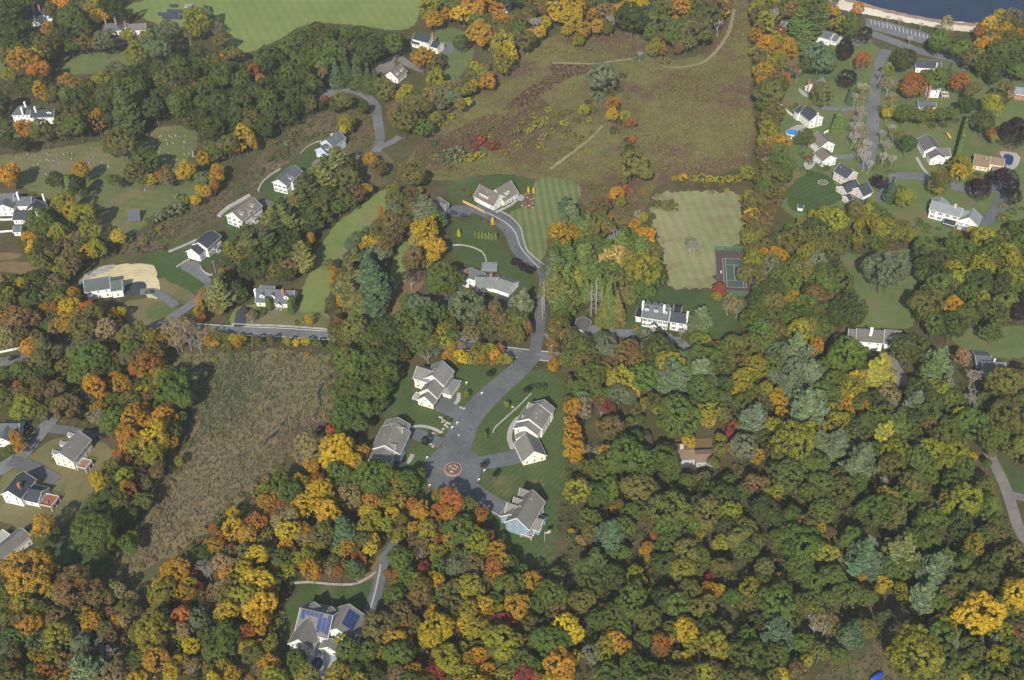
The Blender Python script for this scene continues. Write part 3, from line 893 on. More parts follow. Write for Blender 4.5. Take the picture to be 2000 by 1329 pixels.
        for sy in (-1, 1):
            q = p + v * (sy * (ly / 2 - 0.06))
            rb.box((q.x, q.y), u, v, lx / 2, 0.06, z + 0.9, z + 1.05)
            rb.box((q.x, q.y), u, v, lx / 2, 0.04, z + 0.1, z + 0.2)
            n = int(lx / 0.4)
            for k in range(n):
                qq = q + u * ((k + 0.5) / n * lx - lx / 2)
                rb.box((qq.x, qq.y), u, v, 0.04, 0.03, z + 0.2, z + 0.9)
        for sx in (-1, 1):
            q = p + u * (sx * (lx / 2 - 0.06))
            rb.box((q.x, q.y), u, v, 0.06, ly / 2 - 0.13, z + 0.9, z + 1.05)
            n = int(ly / 0.4)
            for k in range(n):
                qq = q + v * ((k + 0.5) / n * ly - ly / 2)
                rb.box((qq.x, qq.y), u, v, 0.03, 0.04, z + 0.2, z + 0.9)
        rb.build('railing', rail, d)
        return d

W = lambda k: {'white': wall_mat('white', (0.7, 0.7, 0.68)), 'cream': wall_mat('cream', (0.75, 0.69, 0.56)), 'blue': wall_mat('blue', (0.2, 0.27, 0.35)),
    'lightblue': wall_mat('lightblue', (0.4, 0.47, 0.54)), 'beige': wall_mat('beige', (0.55, 0.5, 0.43)), 'tan': wall_mat('tan', (0.45, 0.36, 0.26)),
    'grey': wall_mat('grey', (0.36, 0.37, 0.37)), 'palegrey': wall_mat('palegrey', (0.6, 0.61, 0.57)), 'yellow': wall_mat('yellow', (0.68, 0.58, 0.36)),
    'brick': M_brick, 'brown': wall_mat('brown', (0.2, 0.15, 0.11)), 'bluegrey': wall_mat('bluegrey', (0.33, 0.36, 0.4)), 'offwhite': wall_mat('offwhite', (0.66, 0.65, 0.58))}[k]
RF = lambda k: {'taupe': roof_mat('taupe', (0.175, 0.165, 0.145)), 'grey': roof_mat('grey', (0.18, 0.175, 0.162)), 'slate': roof_mat('slate', (0.051, 0.058, 0.068)),
    'blueslate': roof_mat('blueslate', (0.102, 0.112, 0.122)), 'green': roof_mat('green', (0.085, 0.102, 0.102)), 'sage': roof_mat('sage', (0.167, 0.180, 0.160)),
    'tan': roof_mat('tan', (0.204, 0.143, 0.092)), 'weathered': roof_mat('weathered', (0.136, 0.129, 0.119)), 'navy': roof_mat('navy', (0.037, 0.048, 0.071)),
    'dark': roof_mat('dark', (0.024, 0.026, 0.031)), 'pale': roof_mat('pale', (0.204, 0.218, 0.224)), 'warm': roof_mat('warm', (0.160, 0.139, 0.119))}[k]

LAND = []        # landmarks used to describe where trees stand
def land(x, y, phrase): LAND.append((x, y, phrase))

# ---- the cul-de-sac
h = House('house', 'cream house with stepped garage gables and three brown garage doors', W('cream'), RF('grey'))
A = h.block(864.5, 705, 843.7, 733.4, 10.2, 6.0, 10.5)
Bk = h.block(814, 716, 846, 723.5, 9.4, 6.0, 8.5)
C_ = h.block(848, 740, 835, 760, 8.4, 4.6, 8.6)
D_ = h.block(837.5, 763, 829, 775, 6.8, 3.4, 7.6)
E_ = h.block(884.8, 738, 874, 757, 5.0, 3.0, 5.0, 'hip')
h.gdoors(C_, 0, 2, color='brown', shift=0.6); h.gdoors(D_, 0, 1, color='brown')
h.gdoors(C_, 1, 2, color='brown'); h.gdoors(D_, 1, 1, color='brown')
h.vents(2); h.windows(); h.deck(815, 776, 4, 3, 0.6, M_conc)
land(850, 755, 'the cream house with stepped garage gables')

h = House('house', 'grey house with two long roof dormers beside a curved driveway', W('grey'), RF('taupe'))
A = h.block(772, 826, 751, 870, 9.2, 5.4, 12.5)
h.block(775, 815, 772.5, 826, 8.2, 5.2, 10.5)
h.block(766, 829, 786, 836, 8.8, 5.4, 6.5)
h.block(753, 862, 771, 870, 8.6, 5.2, 5.5)
h.block(747, 874, 739, 893, 8.0, 5.2, 9)
h.vents(2); h.gdoors(A, 0, 2, shift=4); h.gdoors(A, 1, 2, shift=4); h.windows()
land(765, 860, 'the grey house with two roof dormers')

h = House('house', 'white house with taupe roofs joined to a long angled garage', W('cream'), RF('taupe'))
A = h.block(1051, 788, 1033, 818, 9.8, 6.0, 11.5)
h.block(1063.4, 781, 1055, 791, 9.2, 6.0, 9.5)
h.block(1032, 786.5, 1048, 789.5, 9.2, 5.6, 6.5)
h.block(1021, 811, 1036, 814, 8.4, 5.0, 5)
B2 = h.block(1033, 822, 1025.5, 833, 8.8, 5.6, 10.5)
B3 = h.block(1025, 838, 1027, 847, 5.6, 3.0, 8, free=True)
B4 = h.block(1026.5, 845.5, 1044, 882, 7.4, 3.2, 10, free=True)
h.gdoors(B4, 0, 3, color='pale'); h.gdoors(B4, 1, 3, color='pale'); h.vents(3); h.windows()
land(1040, 835, 'the white house with a long angled garage')

h = House('house', 'blue clapboard house with taupe gables and a small rear deck', W('blue'), RF('taupe'))
A = h.block(1041, 957, 1009, 1012, 10.6, 6.0, 10)
h.block(1015.5, 953.5, 1036, 959, 9.6, 6.0, 5.4)
h.block(1003, 971, 1024, 976, 9.0, 5.0, 4.4)
h.block(990, 983, 1014, 987, 8.4, 4.6, 7)
h.block(1007, 985, 998, 1005, 7.6, 4.2, 9)
S_ = h.block(1038, 1003, 1058, 1019, 5.8, 3.2, 7.2)
h.vents(3); h.windows(); h.deck(1033, 1040, 5.5, 4.5, 1.2, M_deck)
land(1020, 1005, 'the blue clapboard house')

h = House('house', 'large taupe roofed house with blue solar panels beside a pool terrace', W('palegrey'), RF('taupe'))
A = h.block(586.5, 1187, 650, 1202, 10.4, 5.4, 12.5)
sd = 1 if A['v'].y < 0 else -1
rects = []
for col, (n0, n1) in enumerate(((0, 2), (0, 1.6), (0, 1.6), (0, 1), (0, 4), (0.7, 4), (0, 4))):
    k = n0
    while k + 1 <= n1 + 0.01:
        rects.append((-A['L'] / 2 + 1.3 + col * 1.72, 1.2 + k * 1.7)); k += 1
h.panels(A, sd, [(x if A['u'].x > 0 else -x, d) for x, d in rects], 1.45, 1.62)
h.block(614, 1176, 606, 1190, 9.4, 5.5, 7.5)
h.block(647, 1185, 640, 1199, 9.2, 5.5, 6)
h.block(602, 1209, 582, 1249, 9.4, 5.0, 9.0)
R_ = h.block(682, 1180, 657, 1228, 9.6, 4.2, 13.5, free=True)
sd = 1 if R_['v'].x > 0 else -1
h.panels(R_, sd, [(x, d) for x in (-3.2, -1.5, 0.2, 1.9) for d in (1.6, 3.3, 5.0)], 1.6, 1.6)
F_ = h.block(646, 1247, 641, 1264, 5.6, 3.2, 7)
h.windows(); h.vents(2)
land(640, 1225, 'the house with blue solar panels')

# ---- lower left
h = House('house', 'cream and tan house with three small dormers and a white railed deck', W('cream'), RF('grey'))
A = h.block(154, 842, 116.5, 885, 9.2, 5.6, 9.6)
sd = 1 if A['v'].x < 0 else -1
for x in (-5.4, 0.0, 5.4):
    h.dormer(A, sd, x, 2.4, 0.9, 1.6, 1.0)
h.vents(2); h.windows(); h.deck(165, 908, 5, 4.5, 2.3, M_deck)
land(150, 885, 'the cream and tan house with three dormers')

h = House('house', 'white house with charcoal roof and a raised red deck', W('white'), RF('slate'))
A = h.block(15, 959, 46, 921, 9.0, 5.6, 8.8)
Wg = h.block(81, 960, 54, 952.5, 5.8, 3.3, 8.0)
h.chimney(36, 945, 9.6, M_brick); h.windows(); h.deck(96, 980, 6, 6, 2.2, M_reddeck)
land(60, 960, 'the white house with a raised red deck')

h = House('house', 'small grey roofed house half hidden by an orange tree', W('offwhite'), RF('blueslate'))
A = h.block(-14, 827, 38, 827, 6.2, 3.2, 8)
h.block(12, 830, 6, 856, 5.8, 3.2, 7)
h.windows()
land(20, 840, 'the small grey roofed house')

h = House('house', 'cream sided house with a white railed deck at the road bend', W('cream'), RF('weathered'))
A = h.block(-20, 1085, 45, 1033, 6.6, 4.6, 7)
h.windows(); h.deck(2, 1052, 6, 5, 3.0, M_conc)
land(25, 1060, 'the cream sided house with a white railed deck')

# ---- along the hillside
h = House('house', 'new white house with green grey roof on a straw covered slope', W('white'), RF('green'))
A = h.block(162.5, 547.5, 213, 540, 9.2, 5.6, 9.8)
B_ = h.block(213.5, 550, 237, 546, 7.6, 4.6, 8.2)
h.windows(2.9); h.gdoors(B_, 2, 2); h.gdoors(B_, 3, 2)
land(205, 560, 'the new house on the straw covered slope')

h = House('house', 'white house with charcoal roof above a stone walled driveway', W('white'), RF('slate'), shutters=True)
A = h.block(388, 474, 415.5, 450, 8.6, 6.2, 9)
B_ = h.block(372.5, 486, 386, 476.5, 7.4, 4.6, 8.2)
for sdn in (2, 3): h.gdoors(B_, sdn, 2, 2.8)
for sdn in (0, 1): h.door(A, sdn)
h.windows(2.4); h.porch(A, 0 if A['v'].y < 0 else 1, 0.5, 2.6, 1.6)
land(400, 490, 'the charcoal roofed house above a stone walled driveway')

h = House('house', 'white house with tan roof and two front dormers', W('white'), RF('warm'), shutters=True)
A = h.block(453.4, 415, 494, 385, 9.6, 5.8, 11)
sd = 1 if A['v'].y < 0 else -1
h.dormer(A, sd, -4.6, 2.0, 0.72); h.dormer(A, sd, 4.0, 2.0, 0.72)
h.block(481, 404, 487, 411, 8.2, 5.8, 5.2)
h.windows(2.7); h.porch(A, 0 if sd > 0 else 1, 0.5, 3.0, 1.8)
land(475, 415, 'the tan roofed house with two dormers')

h = House('house', 'white house with grey roof above a curved garden wall', W('white'), RF('blueslate'), shutters=True)
A = h.block(543.5, 351.6, 576, 323, 8.8, 6.2, 9)
sd = 1 if A['v'].y < 0 else -1
h.dormer(A, sd, -1.5, 2.0, 0.95, 1.3, 0.9)
h.block(565, 342, 571, 349, 7.6, 6.0, 3.6)
h.windows(2.7)
land(562, 350, 'the grey roofed house above a curved garden wall')

h = House('house', 'light blue house with grey roof and a lower garage wing', W('lightblue'), RF('blueslate'))
A = h.block(636, 273.5, 661.5, 255.5, 9.2, 5.8, 9.4)
B_ = h.block(626.5, 289, 637, 280, 7.8, 4.8, 9)
sd = 1 if B_['v'].y < 0 else -1
h.dormer(B_, sd, 0.2, 1.8, 0.8)
for sdn in (2, 3): h.gdoors(B_, sdn, 2, 2.6)
h.windows(2.6); h.chimney(648, 262, 9.8, M_pale_brick)
land(645, 285, 'the light blue house')

h = House('house', 'cape house with three white dormers and a brick chimney', W('offwhite'), RF('blueslate'))
A = h.block(501, 563.5, 575, 567.5, 7.4, 3.0, 9.8)
sd = 1 if A['v'].y < 0 else -1
for x in (-6.2, -0.9, 6.0):
    h.dormer(A, sd, x * (1 if A['u'].x > 0 else -1), 2.3, 0.72, 1.5, 1.0)
h.block(509, 557, 536, 559, 6.6, 5.0, 4.5)
h.porch(A, 0 if sd > 0 else 1, 2.6 * (1 if A['u'].x > 0 else -1), 2.6, 1.6, 2.6, 1.3)
h.chimney(551.5, 566.5, 8.6, M_brick, 0.7, 0.5); h.chimney(497.5, 566, 7.6, M_white_trim, 0.4, 0.7, 0.0)
h.windows(3.0)
land(540, 580, 'the cape house with three white dormers')

# ---- the middle
h = House('house', 'long low white ranch with sage roof and rear skylights', W('white'), RF('sage'))
A = h.block(929, 541, 973, 542, 5.6, 2.9, 10.5, win=1)
L_ = h.block(914, 524, 923, 544, 6.0, 2.9, 13.5)
R_ = h.block(972, 542.5, 1004, 553, 5.6, 2.9, 10.5, free=True)
h.chimney(909.5, 530, 7.2, M_brick, 0.6, 0.6); h.chimney(959, 535.5, 7.0, M_brick, 0.6, 0.6)
sk = 1 if A['v'].y > 0 else -1
h.panels(A, sk, [(x * (1 if A['u'].x > 0 else -1), 4.4) for x in (-6.2, -4.9, -3.6)], 1.2, 2.6)
h.gdoors(R_, 0 if R_['v'].y < 0 else 1, 3); h.door(L_, 2); h.door(L_, 3)
h.windows(3.2); h.deck(956, 523, 8, 6, 0.5, plain('grey_deck', (0.2, 0.205, 0.21)), plain('grey_rail', (0.28, 0.29, 0.3)))
land(950, 550, 'the long sage roofed ranch')

h = House('house', 'white colonial with grey roof, three white dormers and tall white chimneys', W('white'), RF('blueslate'), shutters=True)
A = h.block(1257.5, 592.5, 1310, 600.5, 10.6, 6.2, 9.2)
sd = 1 if A['v'].y < 0 else -1
sx = 1 if A['u'].x > 0 else -1
for x in (-4.4, 0.0, 4.4):
    h.dormer(A, sd, x * sx, 1.5, 0.55, 1.3, 0.7)
for x in (-4.6, -1.2, 1.8, 4.6):
    h.dormer(A, -sd, x * sx, 1.6, 0.6, 1.3, 0.7)
B_ = h.block(1311, 608, 1343, 613.5, 8.6, 5.6, 7.0, roof=RF('slate'))
h.block(1317, 597, 1332, 599.5, 7.0, 5.2, 7.0, roof=RF('dark'))
P_ = h.block(1243, 609, 1256, 611, 3.6, 3.2, 6.5, 'flat', roof=RF('dark'), win=0)
h.chimney(1256.5, 590.5, 12.2, M_white_trim, 0.45, 0.9); h.chimney(1298, 598, 12.0, M_white_trim, 0.5, 0.8); h.chimney(1343.5, 610.5, 10.4, M_white_trim, 0.4, 0.8, 0)
h.door(A, 0 if sd > 0 else 1)
h.windows(2.2, 0.9, 1.5); h.porch(A, 0 if sd > 0 else 1, 0, 3.2, 2.0, 2.9, 1.2)
land(1290, 615, 'the white colonial with three dormers')

h = House('garage', 'small brown roofed garage at the edge of the pines', W('offwhite'), RF('weathered'), 'garage')
A = h.block(1141, 618, 1133, 644, 4.8, 2.6, 6.5)
h.gdoors(A, 2, 2, 2.4, 2.1); h.gdoors(A, 3, 2, 2.4, 2.1)
h.windows()
land(1138, 640, 'the small brown roofed garage')

h = House('house', 'pale grey house with taupe roofs by a round stone patio', W('palegrey'), RF('warm'))
A = h.block(937.5, 360, 977, 380, 8.4, 3.6, 10.5)
B_ = h.block(995.5, 352, 969.5, 371.5, 8.8, 3.6, 11.5)
sd = 1 if A['v'].y < 0 else -1
for x in (-3.0, -1.0, 1.0): h.dormer(A, sd, x * (1 if A['u'].x > 0 else -1), 2.1, 0.8, 1.7, 0.5)
s2 = 1 if B_['v'].x > 0 else -1
h.dormer(B_, s2, 1.0, 2.6, 0.75, 1.7, 1.0)
h.gdoors(A, 0 if sd > 0 else 1, 3, 2.4); h.windows(2.6); h.vents(2)
land(965, 385, 'the pale grey house by a round patio')

h = House('house', 'weathered grey shingled house tucked under a pine', W('grey'), RF('weathered'))
A = h.block(858, 385, 843, 408, 7.4, 4.2, 11)
h.block(862, 396, 870, 400, 6.6, 4.0, 5)
h.windows()
land(858, 405, 'the grey shingled house under a pine')

# ---- right
h = House('house', 'old white farmhouse with grey roof and a white chimney', W('white'), RF('weathered'))
A = h.block(1673.5, 641.5, 1727, 646, 8.8, 5.4, 9.2)
h.block(1657.5, 642, 1672, 643.5, 7.4, 4.6, 8.2)
h.block(1728, 643, 1760, 646, 7.2, 3.2, 10.5)
h.chimney(1703, 642, 11.0, M_white_trim, 0.6, 0.6); h.door(A, 0, 2.0); h.door(A, 1, -2.0); h.windows(3.0)
land(1705, 665, 'the old white farmhouse')

h = House('house', 'low grey house with grey green wing behind bare branches', W('bluegrey'), RF('weathered'))
A = h.block(1918, 706, 1964, 708, 5.8, 3.2, 8.5)
h.block(1905, 694, 1936, 695, 4.8, 3.2, 8.5, roof=RF('green'))
h.windows(); h.chimney(1943, 702, 7.0, M_white_trim, 0.3, 0.3)
land(1940, 715, 'the low grey house behind bare branches')

h = House('house', 'brown ranch house with flat tan roof in the woods', W('grey'), RF('tan'), trim=False)
A = h.block(1316, 880, 1357, 878.5, 4.8, 3.9, 8.6)
h.block(1357, 888.5, 1398, 887, 4.2, 3.4, 6.4)
h.chimney(1331.5, 870, 6.4, M_pale_brick, 0.7, 0.6); h.windows(2.4, 1.2)
land(1360, 885, 'the flat tan roofed ranch')
h = House('shed', 'dark brown shed with a leaf strewn roof in the woods', W('brown'), RF('tan'), 'shed', trim=False)
h.block(1234, 855, 1272, 850, 4.2, 3.2, 7.5, roof=roof_mat('brownshed', (0.068, 0.051, 0.039)))
h.windows()
land(1252, 850, 'the dark brown shed')

# ---- top left
h = House('house', 'tall white mansion with grey hip roof and three brick chimneys', W('white'), RF('slate'))
A = h.block(72, 17, 92, 15, 10.0, 7.0, 10.5, 'hip')
h.block(60, 30, 70, 29, 7.5, 6.0, 5, 'hip')
h.chimney(91, 5, 14.2, M_brick, 0.6, 0.6); h.chimney(75, 11, 13.2, M_brick, 0.6, 0.6); h.chimney(65, 17, 12.0, M_brick, 0.6, 0.6)
h.windows(2.3)
land(75, 30, 'the tall white mansion')
h = House('house', 'white house with grey hip roof and red brick chimneys by a paved court', W('white'), RF('blueslate'))
A = h.block(207, 46, 226, 45, 9.2, 6.0, 10, 'hip')
B_ = h.block(246, 47, 284, 45.5, 6.8, 4.0, 8.5, roof=RF('weathered'))
h.block(232, 51, 248, 50, 4.8, 4.2, 7, 'flat', roof=RF('pale'))
h.chimney(204.5, 37, 13.0, M_brick, 0.6, 0.6); h.chimney(224, 36, 13.0, M_brick, 0.6, 0.6); h.chimney(243, 42, 9.6, M_brick, 0.5, 0.5)
h.windows(2.4)
land(240, 55, 'the white house with red brick chimneys')
h = House('house', 'white house with slate roof and three white chimneys', W('white'), RF('slate'))
A = h.block(60, 215, 106, 213.5, 7.8, 5.0, 8.5)
h.block(36, 207, 54, 205, 9.2, 5.6, 10, 'hip', roof=RF('blueslate'))
sd = 1 if A['v'].y < 0 else -1
h.dormer(A, sd, 4.5 * (1 if A['u'].x > 0 else -1), 2.6, 0.6)
h.chimney(47.5, 200, 11.6, M_white_trim, 0.45, 0.6); h.chimney(41, 211, 10.4, M_white_trim, 0.45, 0.6); h.chimney(67.5, 209.5, 10.2, M_white_trim, 0.45, 0.7)
h.windows(2.2)
land(70, 228, 'the white house with three white chimneys')
h = House('house', 'rambling white house with dark slate roofs and linked wings', W('white'), RF('blueslate'))
A = h.block(-26, 379, 27, 377.5, 8.6, 5.2, 11)
h.block(12, 386, 4, 400, 7.8, 5.0, 10)
h.block(29, 385.5, 62, 384, 7.0, 4.2, 9)
h.block(70, 390, 63, 404, 6.8, 3.4, 10, roof=RF('slate'), free=True)
h.block(26, 414, 60, 411, 5.6, 3.2, 9, roof=RF('slate'))
h.block(26, 442, 42, 440, 4.6, 2.8, 6)
h.chimney(33, 377, 10.4, M_white_trim, 0.45, 0.8); h.chimney(83, 380, 7.0, M_white_trim, 0.4, 0.4, 0)
h.windows(2.6)
land(40, 405, 'the rambling white house with slate wings')

# ---- top middle
h = House('house', 'cream house with navy roofs and a brick chimney by a turning court', W('cream'), RF('navy'))
A = h.block(811, 64, 843, 72.5, 8.2, 5.6, 7.6)
B_ = h.block(847, 79, 860, 84, 6.8, 4.6, 8)
h.block(807, 77, 822, 81, 4.4, 3.0, 5)
h.chimney(844.5, 65.5, 10.0, M_brick, 0.7, 0.6); h.windows(2.8)
land(838, 88, 'the cream house with navy roofs')
h = House('house', 'white gabled house with brown grey roof beside tall spruces', W('white'), RF('warm'))
A = h.block(762, 140.5, 781, 125, 7.4, 3.6, 10)
sd = 1 if A['v'].y < 0 else -1
h.dormer(A, sd, -2.6, 2.0, 0.8); h.dormer(A, sd, 2.6, 2.0, 0.8)
h.windows(2.6)
land(772, 145, 'the white gabled house beside tall spruces')
h = House('house', 'small white house among the trees above the meadow', W('white'), RF('weathered'))
h.block(978, 4, 996, 6, 6, 3.4, 8); h.windows()
h = House('house', 'tiny white gabled house beside the pines near the meadow trail', W('white'), RF('blueslate'))
h.block(1528, 40, 1537, 42, 5.5, 3.4, 7); h.windows()

# ---- lakeside streets
h = House('house', 'white house with grey roof between dark pines and a purple tree', W('white'), RF('blueslate'))
A = h.block(1600.5, 56, 1629, 65, 7.4, 4.6, 9.5); B_ = h.block(1630, 68, 1641, 71.5, 5.4, 3.2, 8)
h.chimney(1605, 54, 8.6, M_brick); h.windows(2.6)
land(1608, 72, 'the white house between pines and a purple tree')
h = House('house', 'small white house with tan roof and a brick end chimney', W('white'), RF('warm'))
A = h.block(1585, 164, 1606, 151.5, 6.4, 3.2, 8); h.chimney(1581.5, 156, 8.2, M_brick, 0.5, 0.6, 0); h.windows(2.2)
land(1592, 170, 'the small tan roofed house with an end chimney')
h = House('house', 'white house with charcoal roof and a pale chimney near the lake street', W('white'), RF('slate'))
A = h.block(1789, 117, 1838, 119.5, 6.8, 3.9, 8.5); h.chimney(1830.5, 124, 7.2, M_pale_brick); h.windows(2.6)
land(1812, 128, 'the charcoal roofed house near the lake street')
h = House('house', 'square white house with pale grey roof and a brick front chimney', W('white'), RF('pale'))
A = h.block(1810, 160.5, 1837, 161.5, 8.2, 5.6, 9); h.chimney(1817.5, 168, 10.0, M_brick, 0.5, 0.5, 0)
h.windows(2.4); h.deck(1845, 186, 4, 5, 1.2, M_deck)
land(1825, 180, 'the square white house with a brick front chimney')
h = House('garage', 'low grey roofed garage behind a green hedge', W('offwhite'), RF('blueslate'), 'garage')
h.block(1793, 198, 1828, 199, 4.2, 2.6, 7); h.windows()
h = House('house', 'red brick house with pale grey roof by dense pines', W('brick'), RF('pale'))
A = h.block(1972, 168, 2030, 175, 6.4, 4.2, 9.5); h.windows(2.4)
land(1985, 185, 'the red brick house')
h = House('house', 'white house with charcoal roof beside a blue round pool', W('white'), RF('slate'))
A = h.block(1575, 206, 1597, 224, 8.8, 5.6, 9.2); h.block(1563, 206, 1572, 213, 7.4, 5.2, 8)
h.chimney(1597.5, 221, 9.6, M_pale_brick, 0.4, 0.5, 0); h.windows(2.4)
land(1577, 232, 'the white house beside a blue round pool')
h = House('house', 'white stepped house with brown roofs and a white patio', W('white'), RF('warm'))
A = h.block(1597, 257, 1618, 276.5, 8.4, 5.4, 9.2); B_ = h.block(1603, 288, 1624, 304, 7.2, 4.6, 8.6)
h.chimney(1585, 260, 9.6, M_brick, 0.6, 0.6, 0); h.windows(2.6)
land(1602, 290, 'the white stepped house with brown roofs')
h = House('house', 'beige house with charcoal roofs and an attached garage above a vivid lawn', W('beige'), RF('slate'))
A = h.block(1667.5, 334, 1641, 319, 8.8, 5.6, 8.8)
h.block(1643, 362.5, 1673, 351.5, 5.6, 3.0, 7.5)
B_ = h.block(1674, 364.5, 1697, 357.5, 6.6, 3.0, 8.5)
h.block(1651, 382, 1662, 379.5, 4.6, 3.0, 4.5)
h.gdoors(B_, 0 if B_['v'].y < 0 else 1, 2); h.windows(2.2); h.vents(2)
land(1660, 360, 'the beige house above a vivid lawn')
h = House('house', 'white house with grey roof and a front gable beside a column hedge', W('white'), RF('weathered'))
A = h.block(1810, 262, 1825, 286.5, 7.4, 4.6, 9.5); B_ = h.block(1826, 288, 1855, 290, 6.8, 4.2, 9); Cc = h.block(1828, 291, 1832.5, 303, 6.6, 4.2, 8)
h.windows(2.6)
land(1830, 295, 'the white house beside a column hedge')
h = House('house', 'yellow house with tan roofs beside a dark blue swimming pool', W('yellow'), RF('tan'))
A = h.block(1905, 301, 1936, 306, 6.8, 3.0, 11); B_ = h.block(1936, 306, 1963, 310, 6.8, 4.6, 8.5)
Cc = h.block(1941, 328, 1965, 327, 4.6, 2.8, 7)
h.gdoors(Cc, 0 if Cc['v'].y < 0 else 1, 2, color='brown'); h.windows(2.2); h.vents(2)
land(1930, 318, 'the yellow house beside a dark blue pool')
h = House('house', 'white house with pale grey roof and a glazed sunroom', W('white'), RF('pale'), shutters=True)
A = h.block(1821.5, 391.5, 1881, 407, 8.4, 5.6, 8.8)
B_ = h.block(1902, 407.5, 1893, 425, 6.8, 3.4, 9.5)
h.block(1880, 410, 1899, 415, 6.4, 3.8, 8)
h.block(1838.5, 385, 1834, 396, 7.2, 5.0, 8)
S_ = h.block(1845, 427, 1868, 433, 3.6, 2.6, 4.5, roof=glass_mat(), wall=glass_mat(), win=0)
h.chimney(1867, 400, 9.6, M_pale_brick, 0.6, 0.6); h.windows(2.9); h.deck(1880, 446, 5, 4, 0.8, M_conc)
land(1862, 418, 'the white house with a glazed sunroom')
h = House('playhouse', 'tiny white playhouse with dark roof on the vivid lawn', W('white'), RF('slate'), 'playhouse')
h.block(1559, 399, 1570, 401, 3.2, 2.1, 3.0, over=0.2); h.windows(1.4, 0.6, 0.8)
land(1565, 402, 'the tiny white playhouse')
# ================================================================== trees
nrng = np.random.default_rng(11)

def leaf_mat(name, other, amount, transl=0.36, vr=(0.66, 0.72)):
    """leaf colour = the tree's own colour, drifting towards `other` in patches"""
    m, t, out = _new(name)
    oi = N(t, 'ShaderNodeObjectInfo')
    a1 = N(t, 'ShaderNodeAttribute', attribute_name='leaf')
    a2 = N(t, 'ShaderNodeAttribute', attribute_name='clump')
    tc = N(t, 'ShaderNodeTexCoord').outputs['Object']
    off = N(t, 'ShaderNodeVectorMath', operation='ADD')
    t.links.new(tc, off.inputs[0])
    cmb = N(t, 'ShaderNodeCombineXYZ')
    t.links.new(math_(t, 'MULTIPLY', oi.outputs['Random'], 37.0), cmb.inputs[0])
    t.links.new(cmb.outputs[0], off.inputs[1])
    nz = noise(t, off.outputs[0], 1.3, 2)
    pf = ramp(t, nz, [(0.36, 0.0), (0.66, 1.0)])
    pf = math_(t, 'MULTIPLY', pf, math_(t, 'MULTIPLY', oi.outputs['Alpha'], amount))
    pf = math_(t, 'ADD', pf, math_(t, 'MULTIPLY', math_(t, 'SUBTRACT', a2.outputs['Fac'], 0.5), 0.22))
    c = mixc(t, pf, oi.outputs['Color'], other)
    val = math_(t, 'ADD', vr[0], math_(t, 'ADD', math_(t, 'MULTIPLY', a1.outputs['Fac'], 0.4), math_(t, 'MULTIPLY', a2.outputs['Fac'], vr[1] - 0.4)))
    hsv = N(t, 'ShaderNodeHueSaturation')
    t.links.new(c, hsv.inputs['Color'])
    t.links.new(val, hsv.inputs['Value'])
    t.links.new(math_(t, 'ADD', 0.488, math_(t, 'MULTIPLY', a2.outputs['Fac'], 0.024)), hsv.inputs['Hue'])
    d = N(t, 'ShaderNodeBsdfDiffuse')
    tr = N(t, 'ShaderNodeBsdfTranslucent')
    t.links.new(hsv.outputs[0], d.inputs['Color'])
    t.links.new(hsv.outputs[0], tr.inputs['Color'])
    mx = N(t, 'ShaderNodeMixShader')
    mx.inputs[0].default_value = transl
    t.links.new(d.outputs[0], mx.inputs[1])
    t.links.new(tr.outputs[0], mx.inputs[2])
    t.links.new(mx.outputs[0], out.inputs['Surface'])
    return m

M_leaf_g = leaf_mat('green_leaves', (0.19, 0.185, 0.035), 0.34)
M_leaf_a = leaf_mat('autumn_leaves', (0.19, 0.18, 0.036), 0.62)
M_needle = leaf_mat('pine_needles', (0.10, 0.125, 0.05), 0.5, 0.1, (0.6, 0.8))
def bark_mat(name, col):
    return ground_mat(name, [[x * 0.7 for x in col], col, [x * 1.3 for x in col]], 0.4, 1.5, 5.0)
M_bark = bark_mat('grey_bark', (0.12, 0.105, 0.088))
M_barkp = bark_mat('pale_bark', (0.34, 0.31, 0.27))
M_barkb = bark_mat('bare_twigs', (0.3, 0.27, 0.235))

def unit_rand(n):
    v = nrng.normal(size=(n, 3))
    return v / np.linalg.norm(v, axis=1)[:, None]

def quads(centers, normals, size, leaf, clump, name, mat, aspect=1.0, align=None):
    """leaf sprays: one small four-cornered face each"""
    n = len(centers)
    r = unit_rand(n) if align is None else align
    t1 = np.cross(normals, r); t1 /= np.linalg.norm(t1, axis=1)[:, None] + 1e-9
    t2 = np.cross(normals, t1)
    if align is not None: t1, t2 = t2, t1
    s = size[:, None]
    # kite shape, slightly folded
    v = np.empty((n, 4, 3))
    v[:, 0] = centers - t1 * s * aspect
    v[:, 1] = centers - t2 * s * 0.62 + normals * s * 0.15
    v[:, 2] = centers + t1 * s * aspect
    v[:, 3] = centers + t2 * s * 0.62 + normals * s * 0.15
    me = bpy.data.meshes.new(name)
    me.vertices.add(4 * n)
    me.vertices.foreach_set('co', v.reshape(-1))
    me.loops.add(4 * n)
    me.loops.foreach_set('vertex_index', np.arange(4 * n, dtype=np.int32))
    me.polygons.add(n)
    me.polygons.foreach_set('loop_start', np.arange(0, 4 * n, 4, dtype=np.int32))
    me.polygons.foreach_set('loop_total', np.full(n, 4, dtype=np.int32))
    me.materials.append(mat)
    for nm, arr in (('leaf', leaf), ('clump', clump)):
        a = me.attributes.new(nm, 'FLOAT', 'FACE')
        a.data.foreach_set('value', arr.astype(np.float32))
    me.update()
    me.validate()
    return me

